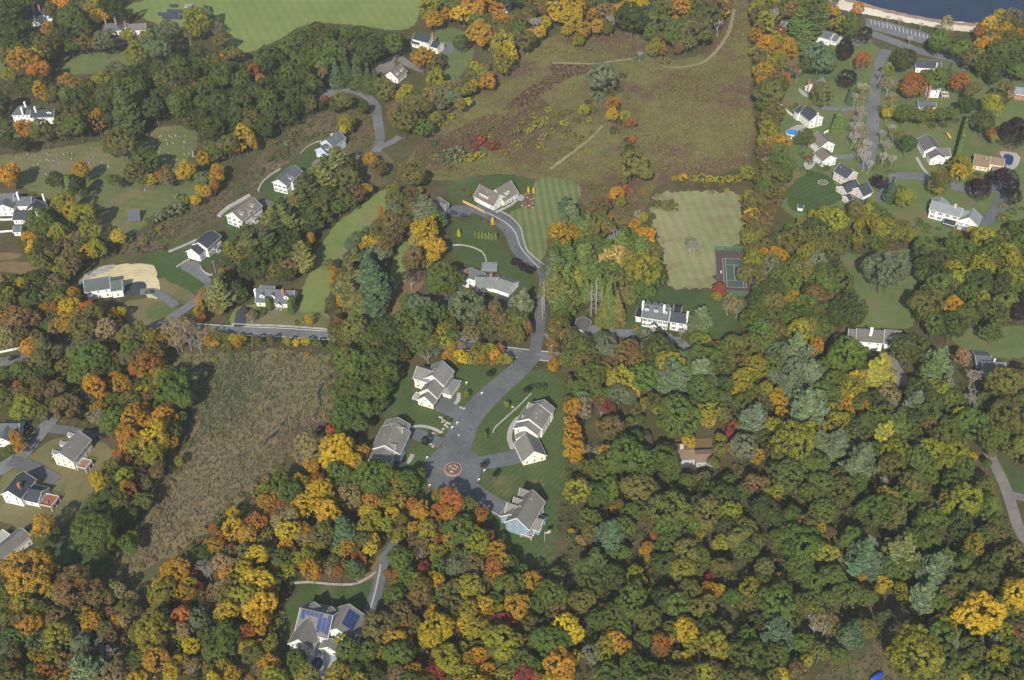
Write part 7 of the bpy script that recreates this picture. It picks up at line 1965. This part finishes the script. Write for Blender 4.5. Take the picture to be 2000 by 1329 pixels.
for i, (x, y) in enumerate(((-0.6, 1.2), (0.6, 1.3), (0.1, -0.4), (-1.7, -0.2), (1.2, -1.1))):
    mb = MB()
    R_ = random.Random(i)
    for k in range(26):
        a = R_.uniform(0, 6.28); l = R_.uniform(0.5, 0.9)
        mb.add([(x, y, GZ + 0.4), (x + math.cos(a) * l * 0.6 + 0.07, y + math.sin(a) * l * 0.6, GZ + 0.4 + l * 0.8), (x + math.cos(a) * l * 0.6 - 0.07, y + math.sin(a) * l * 0.6, GZ + 0.4 + l * 0.75)], [(0, 1, 2)])
    mb.build('grass_clump', M_ornam, isl)

# ---- mailboxes and lamp posts round the circle
def mailbox(px, py, label):
    p = at(px, py)
    r = empty('mailbox', p, 0.4)
    prop(r, label, 'mailbox', 'white post mailboxes along the cul-de-sac')
    MB().box((0, 0), (1, 0, 0), (0, 1, 0), 0.09, 0.09, 0, 1.7).build('post', M_white_trim, r)
    MB().box((0.35, 0), (1, 0, 0), (0, 1, 0), 0.45, 0.07, 1.05, 1.18).build('arm', M_white_trim, r)
    n = 8
    pr = [(-0.2, 0), (0.2, 0)] + [(0.2 * math.cos(math.pi * k / n), 0.2 + 0.2 * math.sin(math.pi * k / n)) for k in range(n + 1)]
    MB().prism([(0.1, y, 1.19 + z) for y, z in pr], [(0.85, y, 1.19 + z) for y, z in pr]).build('box', M_white_trim, r)
for x, y, l in ((940, 772, 'white mailbox on the lawn edge opposite the cream house'), (892, 830, 'white mailbox beside the rock garden driveway'), (882, 839, 'white post mailbox next to the rock garden corner'),
                (945, 923, 'white mailbox at the corner of the angled garage drive'), (934, 941, 'white mailbox beside the blue house driveway'), (838, 952, 'white mailbox on the wooded side of the turning circle'),
                (833, 898, 'white mailbox at the tip of the grey house lawn'), (910, 752, 'white mailbox by the front walk of the cream house')):
    mailbox(x, y, l)
# rock garden between the two driveways
for i, (x, y) in enumerate(((860, 815), (864, 818), (868, 822), (873, 826), (878, 827), (870, 830), (864, 824), (874, 834), (866, 838), (862, 843), (846, 846), (852, 848), (842, 868), (846, 872), (900, 796), (906, 798), (896, 850), (1002, 795))):
    o = mobj('boulder', ROCKS[i % 5], None, at(x, y, 0.2), (0, 0, i * 1.3), (0.9, 0.7, 0.6))
    prop(o, 'pale boulder in the rock garden beside the driveways', 'boulder', 'boulders of the rock garden')
wall_strip('retaining_wall', [(1038, 770), (1012, 796), (985, 820), (968, 836), (963, 846)], 0.5, 0.7, M_conc, 'long pale low wall across the striped lawn of the angled garage', 'wall')
wall_strip('garden_wall', [(785, 712), (768, 735), (762, 752), (750, 775), (742, 790)], 0.7, 0.8, M_stone, 'pale fieldstone wall along the trees by the cream house', 'wall')
wall_strip('garden_wall', [(986, 1016), (970, 1006), (950, 994), (938, 980)], 0.6, 0.6, M_stone, 'stone edging beside the blue house driveway', 'wall')

# ---- flag by the blue house
fl = empty('flag', at(1064, 1058), 0.3)
prop(fl, 'striped red white and blue flag on a pole beside the blue house', 'flag')
MB().tube([(0, 0, 0), (0, 0, 6.2)], [0.06, 0.04], 8).build('pole', M_white_trim, fl)
M_red = plain('flag_red', (0.5, 0.05, 0.06), 0.9, 0.1); M_bl = plain('flag_blue', (0.05, 0.08, 0.3), 0.9, 0.1)
def wav(x): return 0.12 * math.sin(x * 3.0)
for k in range(13):
    z1 = 6.1 - k * 0.12; z0 = z1 - 0.118
    xs = [0.05 + 2.6 * j / 8 for j in range(9)]
    if k < 7: xs = [0.05 + 1.1 + 1.5 * j / 8 for j in range(9)]
    vs = []; fs = []
    for j, x in enumerate(xs): vs += [(x, wav(x), z0 - 0.1 * x), (x, wav(x), z1 - 0.1 * x)]
    for j in range(8): fs.append((2 * j, 2 * j + 2, 2 * j + 3, 2 * j + 1))
    mobj('stripe', mesh('stripe', vs, fs, M_red if k % 2 == 0 else M_white_trim), fl)
vs = []; fs = []
for j in range(5):
    x = 0.05 + 1.1 * j / 4
    vs += [(x, wav(x), 5.26 - 0.1 * x), (x, wav(x), 6.1 - 0.1 * x)]
for j in range(4): fs.append((2 * j, 2 * j + 2, 2 * j + 3, 2 * j + 1))
mobj('canton', mesh('canton', vs, fs, M_bl), fl)

# ---- tennis court
def rect_on(cx, cy, u, v, x0, x1, y0, y1, z, name, mat, parent):
    P = [Vector((cx, cy, 0)) + u * a + v * b for a, b in ((x0, y0), (x1, y0), (x1, y1), (x0, y1))]
    o = parent.location
    return mobj(name, mesh(name, [(p.x - o.x, p.y - o.y, z) for p in P], [(0, 1, 2, 3)], mat), parent)
b1 = G(1416.5, 505.5); b2 = G(1420, 562)     # ends of the left singles line
vv = (b1 - b2); vv.z = 0; vv.normalize(); uu = Vector((vv.y, -vv.x, 0))
tc0 = (b1 + b2) / 2 + uu * 4.115
court = empty('tennis_court', (tc0.x, tc0.y, 0))
prop(court, 'green tennis court with brown surround inside a tall wire fence', 'tennis court')
M_ctg = asphalt('court_green', (0.06, 0.088, 0.07), 0.12); M_ctb = asphalt('court_brown', (0.085, 0.055, 0.053), 0.15)
HX, HY = 9.2, 18.6
M_paint = plain('worn_court_paint', (0.4, 0.42, 0.4), 0.8, 0.2)
rect_on(tc0.x, tc0.y, uu, vv, -HX, HX, -HY, HY, 0.30, 'surround', M_ctb, court)
rect_on(tc0.x, tc0.y, uu, vv, -5.6, 5.6, -12.1, 12.1, 0.305, 'playing_surface', M_ctg, court)
lw = 0.09
for x0, x1, y0, y1 in ((-5.485, 5.485, 11.885 - lw, 11.885 + lw), (-5.485, 5.485, -11.885 - lw, -11.885 + lw)):
    rect_on(tc0.x, tc0.y, uu, vv, x0, x1, y0, y1, 0.312, 'baseline', M_paint, court)
for x in (-5.485, -4.115, 4.115, 5.485):
    rect_on(tc0.x, tc0.y, uu, vv, x - lw, x + lw, -11.78, 11.78, 0.316, 'side_line', M_paint, court)
for y in (6.4, -6.4):
    rect_on(tc0.x, tc0.y, uu, vv, -4.02, 4.02, y - lw, y + lw, 0.312, 'service_line', M_paint, court)
rect_on(tc0.x, tc0.y, uu, vv, -lw, lw, -6.3, 6.3, 0.312, 'centre_line', M_paint, court)
M_mesh_, t_, o_ = _new('windscreen_mesh')
bs_ = bsdf(t_, o_, (0.07, 0.16, 0.1), 0.9, 0.1)
tp_ = N(t_, 'ShaderNodeBsdfTransparent'); mx2 = N(t_, 'ShaderNodeMixShader'); mx2.inputs[0].default_value = 0.55
t_.links.new(tp_.outputs[0], mx2.inputs[1]); t_.links.new(bs_.outputs[0], mx2.inputs[2]); t_.links.new(mx2.outputs[0], o_.inputs['Surface'])
M_post = plain('fence_post_green', (0.2, 0.3, 0.24), 0.5, 0.4, 0.2)
for sx, sy, L_, uvec, off in ((0, 1, 2 * HX, uu, vv * HY), (0, -1, 2 * HX, uu, -vv * HY), (1, 0, 2 * HY, vv, uu * HX), (-1, 0, 2 * HY, vv, -uu * HX)):
    n = int(L_ / 3.2)
    for k in range(n + 1):
        p = off + uvec * (k / n * L_ - L_ / 2)
        MB().tube([(p.x, p.y, 0), (p.x, p.y, 3.2)], [0.06, 0.06], 6).build('fence_post', M_post, court)
    a = off - uvec * (L_ / 2 - 0.05); b = off + uvec * (L_ / 2 - 0.05)
    mobj('windscreen', mesh('windscreen', [(a.x, a.y, 0.3), (b.x, b.y, 0.3), (b.x, b.y, 3.1), (a.x, a.y, 3.1)], [(0, 1, 2, 3)], M_mesh_), court)
    MB().tube([(a.x, a.y, 3.2), (b.x, b.y, 3.2)], [0.05, 0.05], 6).build('top_rail', M_post, court)
bn = -uu * 6.7 + Vector((0, 0, 0))
MB().box((bn.x, bn.y), vv, uu, 0.9, 0.22, 0.3, 0.75).build('bench', M_white_trim, court)

# ---- solar arrays on the ground
M_dpanel = plain('dark_solar_cells', (0.035, 0.04, 0.055), 0.45, 0.4)
M_frame = plain('panel_frame', (0.3, 0.3, 0.3), 0.5, 0.4)
def ground_array(px, py, cols, rows, pw, ph, tilt, ang, label, z=1.2, pm=None):
    p = at(px, py)
    r = empty('solar_array', p, ang)
    prop(r, label, 'solar array')
    for i in range(cols):
        for j in range(rows):
            x = (i - (cols - 1) / 2) * (pw + 0.08); d = (j - (rows - 1) / 2) * (ph + 0.05)
            vs = []
            for h in (-0.04, 0.04):
                for a, b in ((-1, -1), (1, -1), (1, 1), (-1, 1)):
                    yy = d + b * ph / 2
                    vs.append((x + a * pw / 2, yy * math.cos(tilt) - h * math.sin(tilt), z + rows * ph / 2 * math.sin(tilt) + yy * math.sin(tilt) + h * math.cos(tilt)))
            MB().add(vs, [(3, 2, 1, 0), (4, 5, 6, 7), (0, 1, 5, 4), (1, 2, 6, 5), (2, 3, 7, 6), (3, 0, 4, 7)]).build('solar_panel', pm or panel_mat(), r)
    for i in (-1, 1):
        MB().tube([(i * cols * pw * 0.35, 0, 0), (i * cols * pw * 0.35, 0, z + rows * ph / 2 * math.sin(tilt) - 0.05)], [0.1, 0.1], 6).build('post', M_rim, r)
ground_array(264, 430, 4, 4, 1.6, 1.6, 0.75, 0.1, 'lone dark solar panel frame on posts in the graveyard meadow', 0.8, M_dpanel)
for k, (x, y, c, l) in enumerate(((327, 32, 8, 'long row of ground solar panels behind the willows'), (345, 26, 8, 'second row of ground solar panels behind the willows'), (336, 38, 8, 'front row of ground solar panels nearest the willows'), (339, 15, 3, 'short outlying solar frame at the field edge'), (362, 36, 5, 'solar row end beside the pale green tree'))):
    ground_array(x, y, c, 2, 1.7, 1.3, 0.5, -0.15, l, 1.0, M_dpanel)
sh = House('shed', 'pale grey roofed shed beside the field solar panels', W('grey'), RF('pale'), 'shed')
sh.block(363, 8, 374, 9, 3.4, 2.4, 4.0); sh.windows(2.0, 0.7, 0.8)

# ---- pools
M_poolw, t_, o_ = _new('pool_water')
bsdf(t_, o_, (0.03, 0.22, 0.55), 0.1, 0.5)
M_poold, t_, o_ = _new('dark_pool_water')
tc_ = N(t_, 'ShaderNodeNewGeometry').outputs['Position']
bsdf(t_, o_, ramp(t_, noise(t_, tc_, 0.3, 2), [(0.3, (0.008, 0.02, 0.05)), (0.7, (0.014, 0.032, 0.07))]), 0.08, 0.5, 0, noise(t_, tc_, 1.5, 2), 0.1, 0.05)
def pool(name, px, mat, deckpx, deckmat, label):
    c = G(sum(p[0] for p in px) / len(px), sum(p[1] for p in px) / len(px))
    r = empty(name, (c.x, c.y, 0))
    prop(r, label, 'pool')
    for nm, pts, m, z, sm in (('terrace', deckpx, deckmat, 0.37, 1), ('water', px, mat, 0.38, 2)):
        ring = chaikin(GP(pts), sm)
        me = flat_mesh(nm, ring, z, m)
        o = mobj(nm, me, r, (-c.x, -c.y, 0))
    ring = chaikin(GP(px), 2)
    mb = MB()
    for i in range(len(ring)):
        a = ring[i] - c; b = ring[(i + 1) % len(ring)] - c
        k = 1.0 + 0.35 / max(a.length, 0.5)
        mb.add([(a.x, a.y, 0.395), (b.x, b.y, 0.395), (b.x * k, b.y * k, 0.42), (a.x * k, a.y * k, 0.42)], [(0, 1, 2, 3)])
    mb.build('coping', M_conc, r)
    return r
M_terr = ground_mat('bluestone', [(0.2, 0.21, 0.23), (0.27, 0.28, 0.3), (0.34, 0.35, 0.37)], 0.15, 0.8, 3.0)
pool('swimming_pool', [(604, 1312), (606, 1298), (614, 1286), (626, 1284), (632, 1294), (628, 1308), (616, 1318)], M_poold, [(592, 1290), (610, 1268), (630, 1252), (652, 1272), (672, 1282), (664, 1308), (646, 1322), (618, 1330), (598, 1322)], M_terr, 'dark kidney shaped pool in a bluestone terrace below the solar house')
M_cover = plain('pool_cover', (0.02, 0.035, 0.12), 0.6, 0.3)
pool('covered_pool', [(1957, 301), (1981, 304), (1977, 325), (1963, 323)], M_cover, [(1950, 295), (1996, 302), (1985, 333), (1962, 330), (1966, 322), (1955, 306)], M_conc, 'rectangular pool under a dark blue cover beside the yellow house')
pr = empty('round_pool', at(1547, 261))
prop(pr, 'round above ground pool with bright blue water beside a white fence', 'pool')
ringp = [(math.cos(2 * math.pi * k / 24) * 3.6, math.sin(2 * math.pi * k / 24) * 3.6) for k in range(24)]
MB().prism([(x, y, 0) for x, y in ringp], [(x, y, 0.9) for x, y in ringp]).build('pool_wall', M_white_trim, pr)
mobj('water', mesh('water', [(x * 0.96, y * 0.96, 0.915) for x, y in ringp], [tuple(range(24))], M_poolw), pr)
sheet('patio', [(1536, 258), (1545, 250), (1560, 244), (1575, 246), (1572, 256), (1558, 262)], M_conc, 0.3, jit=0)
sheet('patio', [(1570, 316), (1578, 304), (1594, 306), (1592, 324), (1580, 334), (1570, 330)], M_conc, 0.3, jit=0)
sheet('patio', [(1009, 384), (1016, 380), (1024, 384), (1024, 391), (1016, 395), (1009, 391)], M_terr, 0.33, jit=0)
strip('footpath', [(968, 416), (985, 408), (1000, 400), (1008, 392)], 2.0, M_conc, 0.335)
sheet('planting_bed', [(1024, 376), (1040, 378), (1044, 396), (1042, 410), (1030, 408), (1016, 402), (1022, 392)], M_mulch, 0.3, jit=0.2)
for i, (x, y) in enumerate(((1030, 386), (1037, 390), (1040, 398), (1034, 402), (1028, 404), (1040, 406), (1020, 402), (1033, 378), (1042, 388))):
    o = mobj('boulder', ROCKS[i % 5], None, at(x, y, 0.2), (0, 0, i), (0.7, 0.6, 0.5))
    prop(o, 'pale boulder in the flower bed by the round patio', 'boulder', 'boulders of the flower bed')
for i, (x, y, c) in enumerate(((1032, 383, 'uO'), (1037, 395, 'uR'), (1030, 396, 'ug'), (1026, 380, 'uY'), (1036, 384, 'uB'), (1040, 402, 'ug'), (1032, 370, 'cY'), (1042, 372, 'cY'), (1000, 392, 'ug'), (992, 398, 'ug'), (985, 404, 'uO'))):
    tree(x, y, 4 if c[0] == 'u' else 3, c)
for i in range(7):
    tree(929 + i * 6.5, 458 + i * 0.6 + (i % 2), 4.0, 'cg')
tree(896, 455, 4, 'cL'); tree(948, 432, 5, 'uO'); tree(962, 432, 4, 'cY'); tree(972, 434, 5, 'uB'); tree(957, 426, 5, 'uB'); tree(985, 450, 4, 'uO')
for x, y in ((1006, 513), (1022, 522), (1036, 528)): tree(x, y, 9, 'P')
tree(917, 382, 5, 'uD'); tree(905, 372, 5, 'uD'); tree(927, 376, 6, 'uO'); tree(940, 352, 6, 'uD')

# ---- walls, fences and kerbs
wall_strip('garden_wall', [(505, 374), (513, 358), (528, 344), (548, 331)], 0.9, 0.7, M_conc, 'curved pale garden wall behind the grey roofed house', 'wall')
wall_strip('garden_wall', [(330, 493), (352, 484), (385, 470)], 1.2, 0.7, M_conc, 'straight pale retaining wall behind the charcoal roofed house', 'wall')
wall_strip('garden_wall', [(428, 424), (446, 408), (470, 394), (488, 383)], 2.6, 1.0, M_conc, 'wide pale retaining wall behind the tan roofed house', 'wall')
wall_strip('garden_wall', [(346, 523), (358, 515), (370, 508)], 0.8, 0.9, M_stone, 'short stone wall left of the charcoal roofed house driveway', 'wall')
wall_strip('garden_wall', [(392, 524), (398, 532), (408, 538), (416, 538)], 0.8, 0.9, M_stone, 'curved stone wall right of the charcoal roofed house driveway', 'wall')
wall_strip('garden_wall', [(588, 300), (600, 288), (615, 280), (628, 276)], 0.6, 0.5, M_stone, 'thin stone edge along the hillside lawn of the light blue house', 'wall')
wall_strip('garden_wall', [(812, 405), (800, 425), (792, 445), (784, 465)], 0.8, 0.8, M_stone, 'old stone wall between the long lawns', 'wall')
wall_strip('garden_wall', [(884, 480), (905, 480), (928, 486), (944, 496), (950, 512)], 0.7, 0.6, M_stone, 'curved stone wall on the lawn above the sage roofed ranch', 'wall')
wall_strip('garden_wall', [(452, 634), (500, 636), (560, 638), (640, 644)], 0.7, 0.6, M_stone, 'long stone wall along the straight road', 'wall')
wall_strip('garden_wall', [(560, 1142), (600, 1138), (650, 1142), (690, 1142), (715, 1132), (735, 1118)], 0.8, 0.5, M_stone, 'curved boulder wall round the solar house lawn', 'wall')
wall_strip('driveway_kerb', [(722, 1198), (730, 1168), (738, 1136), (744, 1104)], 0.8, 0.5, M_conc, 'pale kerb along the solar house driveway', 'kerb')
for l, pts in (('pale granite kerb on the outer side of the forked driveway', [(1058, 530), (1034, 505), (1016, 482), (1006, 455), (985, 434), (950, 416)]), ('pale granite kerb inside the fork of the driveway', [(1068, 522), (1046, 505), (1030, 490), (1022, 468), (1016, 445), (996, 424), (975, 412)])):
    wall_strip('driveway_kerb', pts, 0.7, 0.4, M_conc, l, 'kerb')
def board_fence(pts, label, mat, h=1.8, bw=0.32, gap=0.02, name='board_fence'):
    Q = spline(GP(pts), 0.34)
    r = empty(name, (Q[0].x, Q[0].y, 0))
    prop(r, label, 'fence')
    for i in range(len(Q) - 1):
        a, b = Q[i], Q[i + 1]
        d = (b - a); d.z = 0; L_ = d.length; d.normalize()
        c = (a + b) / 2 - r.location
        MB().box((c.x, c.y), d, Vector((-d.y, d.x, 0)), L_ / 2 - gap, 0.03, 0.05, h + srnd.uniform(-0.03, 0.03)).build('board', mat, r)
    for sg in (0.35, h - 0.4):
        mb = MB()
        for i in range(len(Q) - 1):
            a, b = Q[i] - r.location, Q[i + 1] - r.location
            d = (b - a); d.z = 0; L_ = d.length; d.normalize()
            c = (a + b) / 2 + Vector((-d.y, d.x, 0)) * 0.06
            mb.box((c.x, c.y), d, Vector((-d.y, d.x, 0)), L_ / 2, 0.03, sg, sg + 0.1)
        mb.build('rail', mat, r)
board_fence([(904, 396), (912, 400), (925, 406), (948, 418)], 'new yellow timber board fence between the two driveways', plain('new_timber', (0.5, 0.36, 0.17), 0.8, 0.2, 0, 0.15))
M_wf = plain('white_fence', (0.72, 0.72, 0.7), 0.6, 0.3)
board_fence([(-8, 692), (30, 684), (80, 673)], 'white board fence beside the road bend', M_wf, 1.3)
board_fence([(0, 431), (18, 431), (28, 429)], 'white fence below the rambling white house', M_wf, 1.2)
board_fence([(0, 455), (25, 453)], 'lower white fence of the rambling white house', M_wf, 1.2)
board_fence([(1532, 214), (1540, 222), (1548, 228)], 'short white fence behind the round pool house', M_wf, 1.6)
board_fence([(1528, 276), (1546, 272)], 'white fence panel just below the round pool', M_wf, 1.6)
board_fence([(1609, 262), (1618, 258)], 'white fence panel between the round pool house and the stepped house', M_wf, 1.6)
board_fence([(1495, 215), (1512, 208), (1530, 206)], 'long white fence at the edge of the scrub', M_wf, 1.3)

# ---- utility poles
M_pole = plain('pole_wood', (0.32, 0.3, 0.27), 0.9, 0.1)
def pole(px, py, label, h=10):
    r = empty('utility_pole', at(px, py), ang_px(px, py, px + 20, py - 14))
    prop(r, label, 'utility pole', 'wooden utility poles')
    MB().tube([(0, 0, 0), (0, 0, h)], [0.17, 0.11], 8).build('pole', M_pole, r)
    MB().box((0, 0.14), (1, 0, 0), (0, 1, 0), 1.2, 0.07, h - 0.9, h - 0.7).build('crossarm', M_pole, r)
    for x in (-1.0, 0.0, 1.0):
        MB().tube([(x, 0.14, h - 0.7), (x, 0.14, h - 0.45)], [0.06, 0.04], 6).build('insulator', M_rim, r)
pole(562, 412, 'wooden utility pole below the grey roofed house'); pole(494, 458, 'wooden utility pole below the tan roofed house')
pole(423, 540, 'wooden utility pole at the stone walled driveway'); pole(1078, 705, 'wooden utility pole at the side road mouth'); pole(660, 672, 'wooden utility pole on the straight road by the crimson tree')
pole(860, 118, 'wooden utility pole below the navy roofed house', 9)

# ---- gravestones
M_grave = ground_mat('gravestone', [(0.14, 0.14, 0.135), (0.24, 0.24, 0.23), (0.4, 0.4, 0.38)], 0.2, 0.8, 3.0)
def stone_mesh(top):
    n = 6
    pr = [(-0.4, 0), (0.4, 0)] + ([(0.4 * math.cos(math.pi * k / n), 0.8 + 0.25 * math.sin(math.pi * k / n)) for k in range(n + 1)] if top else [(0.4, 1.0), (-0.4, 1.0)])
    mb = MB().prism([(x, -0.1, z) for x, z in pr], [(x, 0.1, z) for x, z in pr])
    mb.box((0, 0), (1, 0, 0), (0, 1, 0), 0.5, 0.22, -0.05, 0.12)
    return mesh('gravestone', mb.v, mb.f, M_grave)
GS = [stone_mesh(True), stone_mesh(False)]
grnd = random.Random(77)
GRAVES = [(95, 305), (97, 315), (55, 302), (92, 301), (132, 300), (150, 305), (183, 308), (178, 290), (325, 275), (327, 283), (290, 268), (378, 300), (312, 268), (285, 290), (245, 262), (110, 345), (90, 342), (122, 352), (60, 330), (75, 322), (40, 312), (283, 373)]
for r_ in range(5):
    for k in range(14):
        if grnd.random() < 0.6: GRAVES.append((265 + k * 8 + grnd.uniform(-2, 2), 268 + r_ * 11 + grnd.uniform(-2, 2)))
for r_ in range(4):
    for k in range(16):
        if grnd.random() < 0.5: GRAVES.append((30 + k * 12 + grnd.uniform(-3, 3), 308 + r_ * 10 - k * 0.8 + grnd.uniform(-2, 2)))
for x, y in GRAVES:
    s = grnd.uniform(0.55, 1.0)
    o = mobj('gravestone', grnd.choice(GS), None, at(x, y, 0.05), (grnd.gauss(0, 0.04), 0, 0.2 + grnd.gauss(0, 0.06)), (s, s, s * grnd.uniform(0.9, 1.3)))
    prop(o, 'weathered grey headstone on the graveyard grass', 'gravestone', 'headstones of the old graveyard')
ob = empty('obelisk', at(378, 306)); prop(ob, 'pale stone obelisk at the graveyard edge by the orange trees', 'gravestone')
MB().box((0, 0), (1, 0, 0), (0, 1, 0), 0.7, 0.7, 0, 0.8).build('plinth', M_grave, ob)
MB().prism([(-0.4, -0.4, 0.8), (0.4, -0.4, 0.8), (0.4, 0.4, 0.8), (-0.4, 0.4, 0.8)], [(-0.22, -0.22, 3.6), (0.22, -0.22, 3.6), (0.22, 0.22, 3.6), (-0.22, 0.22, 3.6)]).build('shaft', M_grave, ob)
MB().prism([(-0.22, -0.22, 3.6), (0.22, -0.22, 3.6), (0.22, 0.22, 3.6), (-0.22, 0.22, 3.6)], [(-0.02, -0.02, 4.0), (0.02, -0.02, 4.0), (0.02, 0.02, 4.0), (-0.02, 0.02, 4.0)]).build('cap', M_grave, ob)

# ---- garden odds and ends
def patio_set(px, py, z, label, par=True):
    r = empty('patio_table', at(px, py, z), 0.3)
    prop(r, label, 'table')
    MB().tube([(0, 0, 0.0), (0, 0, 0.7)], [0.06, 0.06], 6).build('leg', M_rim, r)
    n = 14
    rg = [(math.cos(2 * math.pi * k / n) * 0.65, math.sin(2 * math.pi * k / n) * 0.65) for k in range(n)]
    MB().prism([(x, y, 0.7) for x, y in rg], [(x, y, 0.75) for x, y in rg]).build('tabletop', M_rim, r)
patio_set(92, 984, 2.2, 'round table on the raised red deck')
patio_set(620, 1262, 0.37, 'round table on the bluestone terrace')
tp = empty('trampoline', at(1905, 436)); 
prop(tp, 'round garden trampoline on the lawn by the glazed sunroom house', 'trampoline')
rg = [(math.cos(2 * math.pi * k / 20) * 1.9, math.sin(2 * math.pi * k / 20) * 1.9) for k in range(20)]
MB().prism([(x, y, 0.85) for x, y in rg], [(x, y, 0.92) for x, y in rg]).build('mat', M_shutter, tp)
for k in range(0, 20, 5): MB().tube([(rg[k][0], rg[k][1], 0), (rg[k][0], rg[k][1], 0.9)], [0.05, 0.05], 6).build('leg', M_rim, tp)
fp = empty('stone_fire_circle', at(1607, 357)); prop(fp, 'round stone fire circle at the edge of the vivid lawn', 'fire pit')
for k in range(18):
    a = 2 * math.pi * k / 18
    mobj('stone', ROCKS[k % 5], fp, (math.cos(a) * 2.5, math.sin(a) * 2.5, 0.2), (0, 0, k), (0.42, 0.36, 0.35))
for k in range(8):
    a = 2 * math.pi * k / 8
    mobj('stone', ROCKS[k % 5], fp, (math.cos(a) * 1.0, math.sin(a) * 1.0, 0.2), (0, 0, k), (0.32, 0.3, 0.3))
sl_ = empty('slide', at(1849, 266), 0.5); prop(sl_, 'yellow garden slide on a wooden swing frame', 'slide')
M_ysl = plain('yellow_plastic', (0.65, 0.5, 0.05), 0.5, 0.4)
MB().add([(-0.4, 0, 2.0), (0.4, 0, 2.0), (0.4, -3.2, 0.3), (-0.4, -3.2, 0.3), (-0.4, 0, 1.9), (0.4, 0, 1.9), (0.4, -3.2, 0.2), (-0.4, -3.2, 0.2)], [(0, 3, 2, 1), (4, 5, 6, 7), (0, 1, 5, 4), (1, 2, 6, 5), (2, 3, 7, 6), (3, 0, 4, 7)]).build('chute', M_ysl, sl_)
for x, y in ((-0.6, 0.2), (0.6, 0.2), (-0.6, 1.6), (0.6, 1.6)): MB().box((x, y), (1, 0, 0), (0, 1, 0), 0.07, 0.07, 0, 2.4).build('post', M_deck, sl_)
MB().box((0, 0.9), (1, 0, 0), (0, 1, 0), 0.7, 0.8, 1.9, 2.0).build('platform', M_deck, sl_)
MB().tube([(0.6, 0.9, 2.35), (4.2, 0.9, 2.35)], [0.08, 0.08], 6).build('swing_beam', M_deck, sl_)
for sy in (0.1, 1.7): MB().tube([(4.2, 0.9, 2.35), (4.4, sy, 0)], [0.07, 0.07], 6).build('brace', M_deck, sl_)
tr_b = empty('covered_boat', at(1711, 1324), 0.5); prop(tr_b, 'bright blue tarpaulin covered boat at the edge of the brown clearing', 'boat')
M_tarp = plain('blue_tarpaulin', (0.02, 0.05, 0.3), 0.6, 0.3, 0, 0.3, 1.0)
secs = [(-3.4, 0.2, 0.9), (-2.2, 0.95, 1.5), (0, 1.15, 1.75), (2.0, 1.1, 1.5), (2.9, 0.9, 1.1)]
vs = []; fs = []
for x, w_, h_ in secs: vs += [(x, -w_, 0.4), (x, -w_ * 0.8, h_ * 0.7), (x, 0, h_), (x, w_ * 0.8, h_ * 0.7), (x, w_, 0.4)]
for i in range(len(secs) - 1):
    for j in range(4): fs.append((5 * i + j, 5 * i + j + 1, 5 * i + j + 6, 5 * i + j + 5))
fs += [(4, 3, 2, 1, 0), (20, 21, 22, 23, 24)]
mobj('tarpaulin', mesh('tarpaulin', vs, fs, M_tarp), tr_b)
MB().box((-0.2, 0), (1, 0, 0), (0, 1, 0), 2.6, 0.5, 0.0, 0.45).build('hull_cradle', M_rim, tr_b)

# ================================================================== the air
hb = MB().box((0, 900), (1, 0, 0), (0, 1, 0), 1400, 1500, -1.0, 355.0)
hz = hb.build('haze', None)
hm = bpy.data.materials.new('haze_air')
hm.use_nodes = True
ht = hm.node_tree
ht.nodes.clear()
ho = ht.nodes.new('ShaderNodeOutputMaterial')
hv = ht.nodes.new('ShaderNodeVolumePrincipled')
hv.inputs['Color'].default_value = (0.93, 0.96, 1.0, 1)
hv.inputs['Density'].default_value = 0.00007
ht.links.new(hv.outputs[0], ho.inputs['Volume'])
hz.data.materials.append(hm)
prop(hz, kind='stuff')
print('TREES', sum(COUNT.values()), sorted(COUNT.items(), key=lambda q: -q[1])[:14])
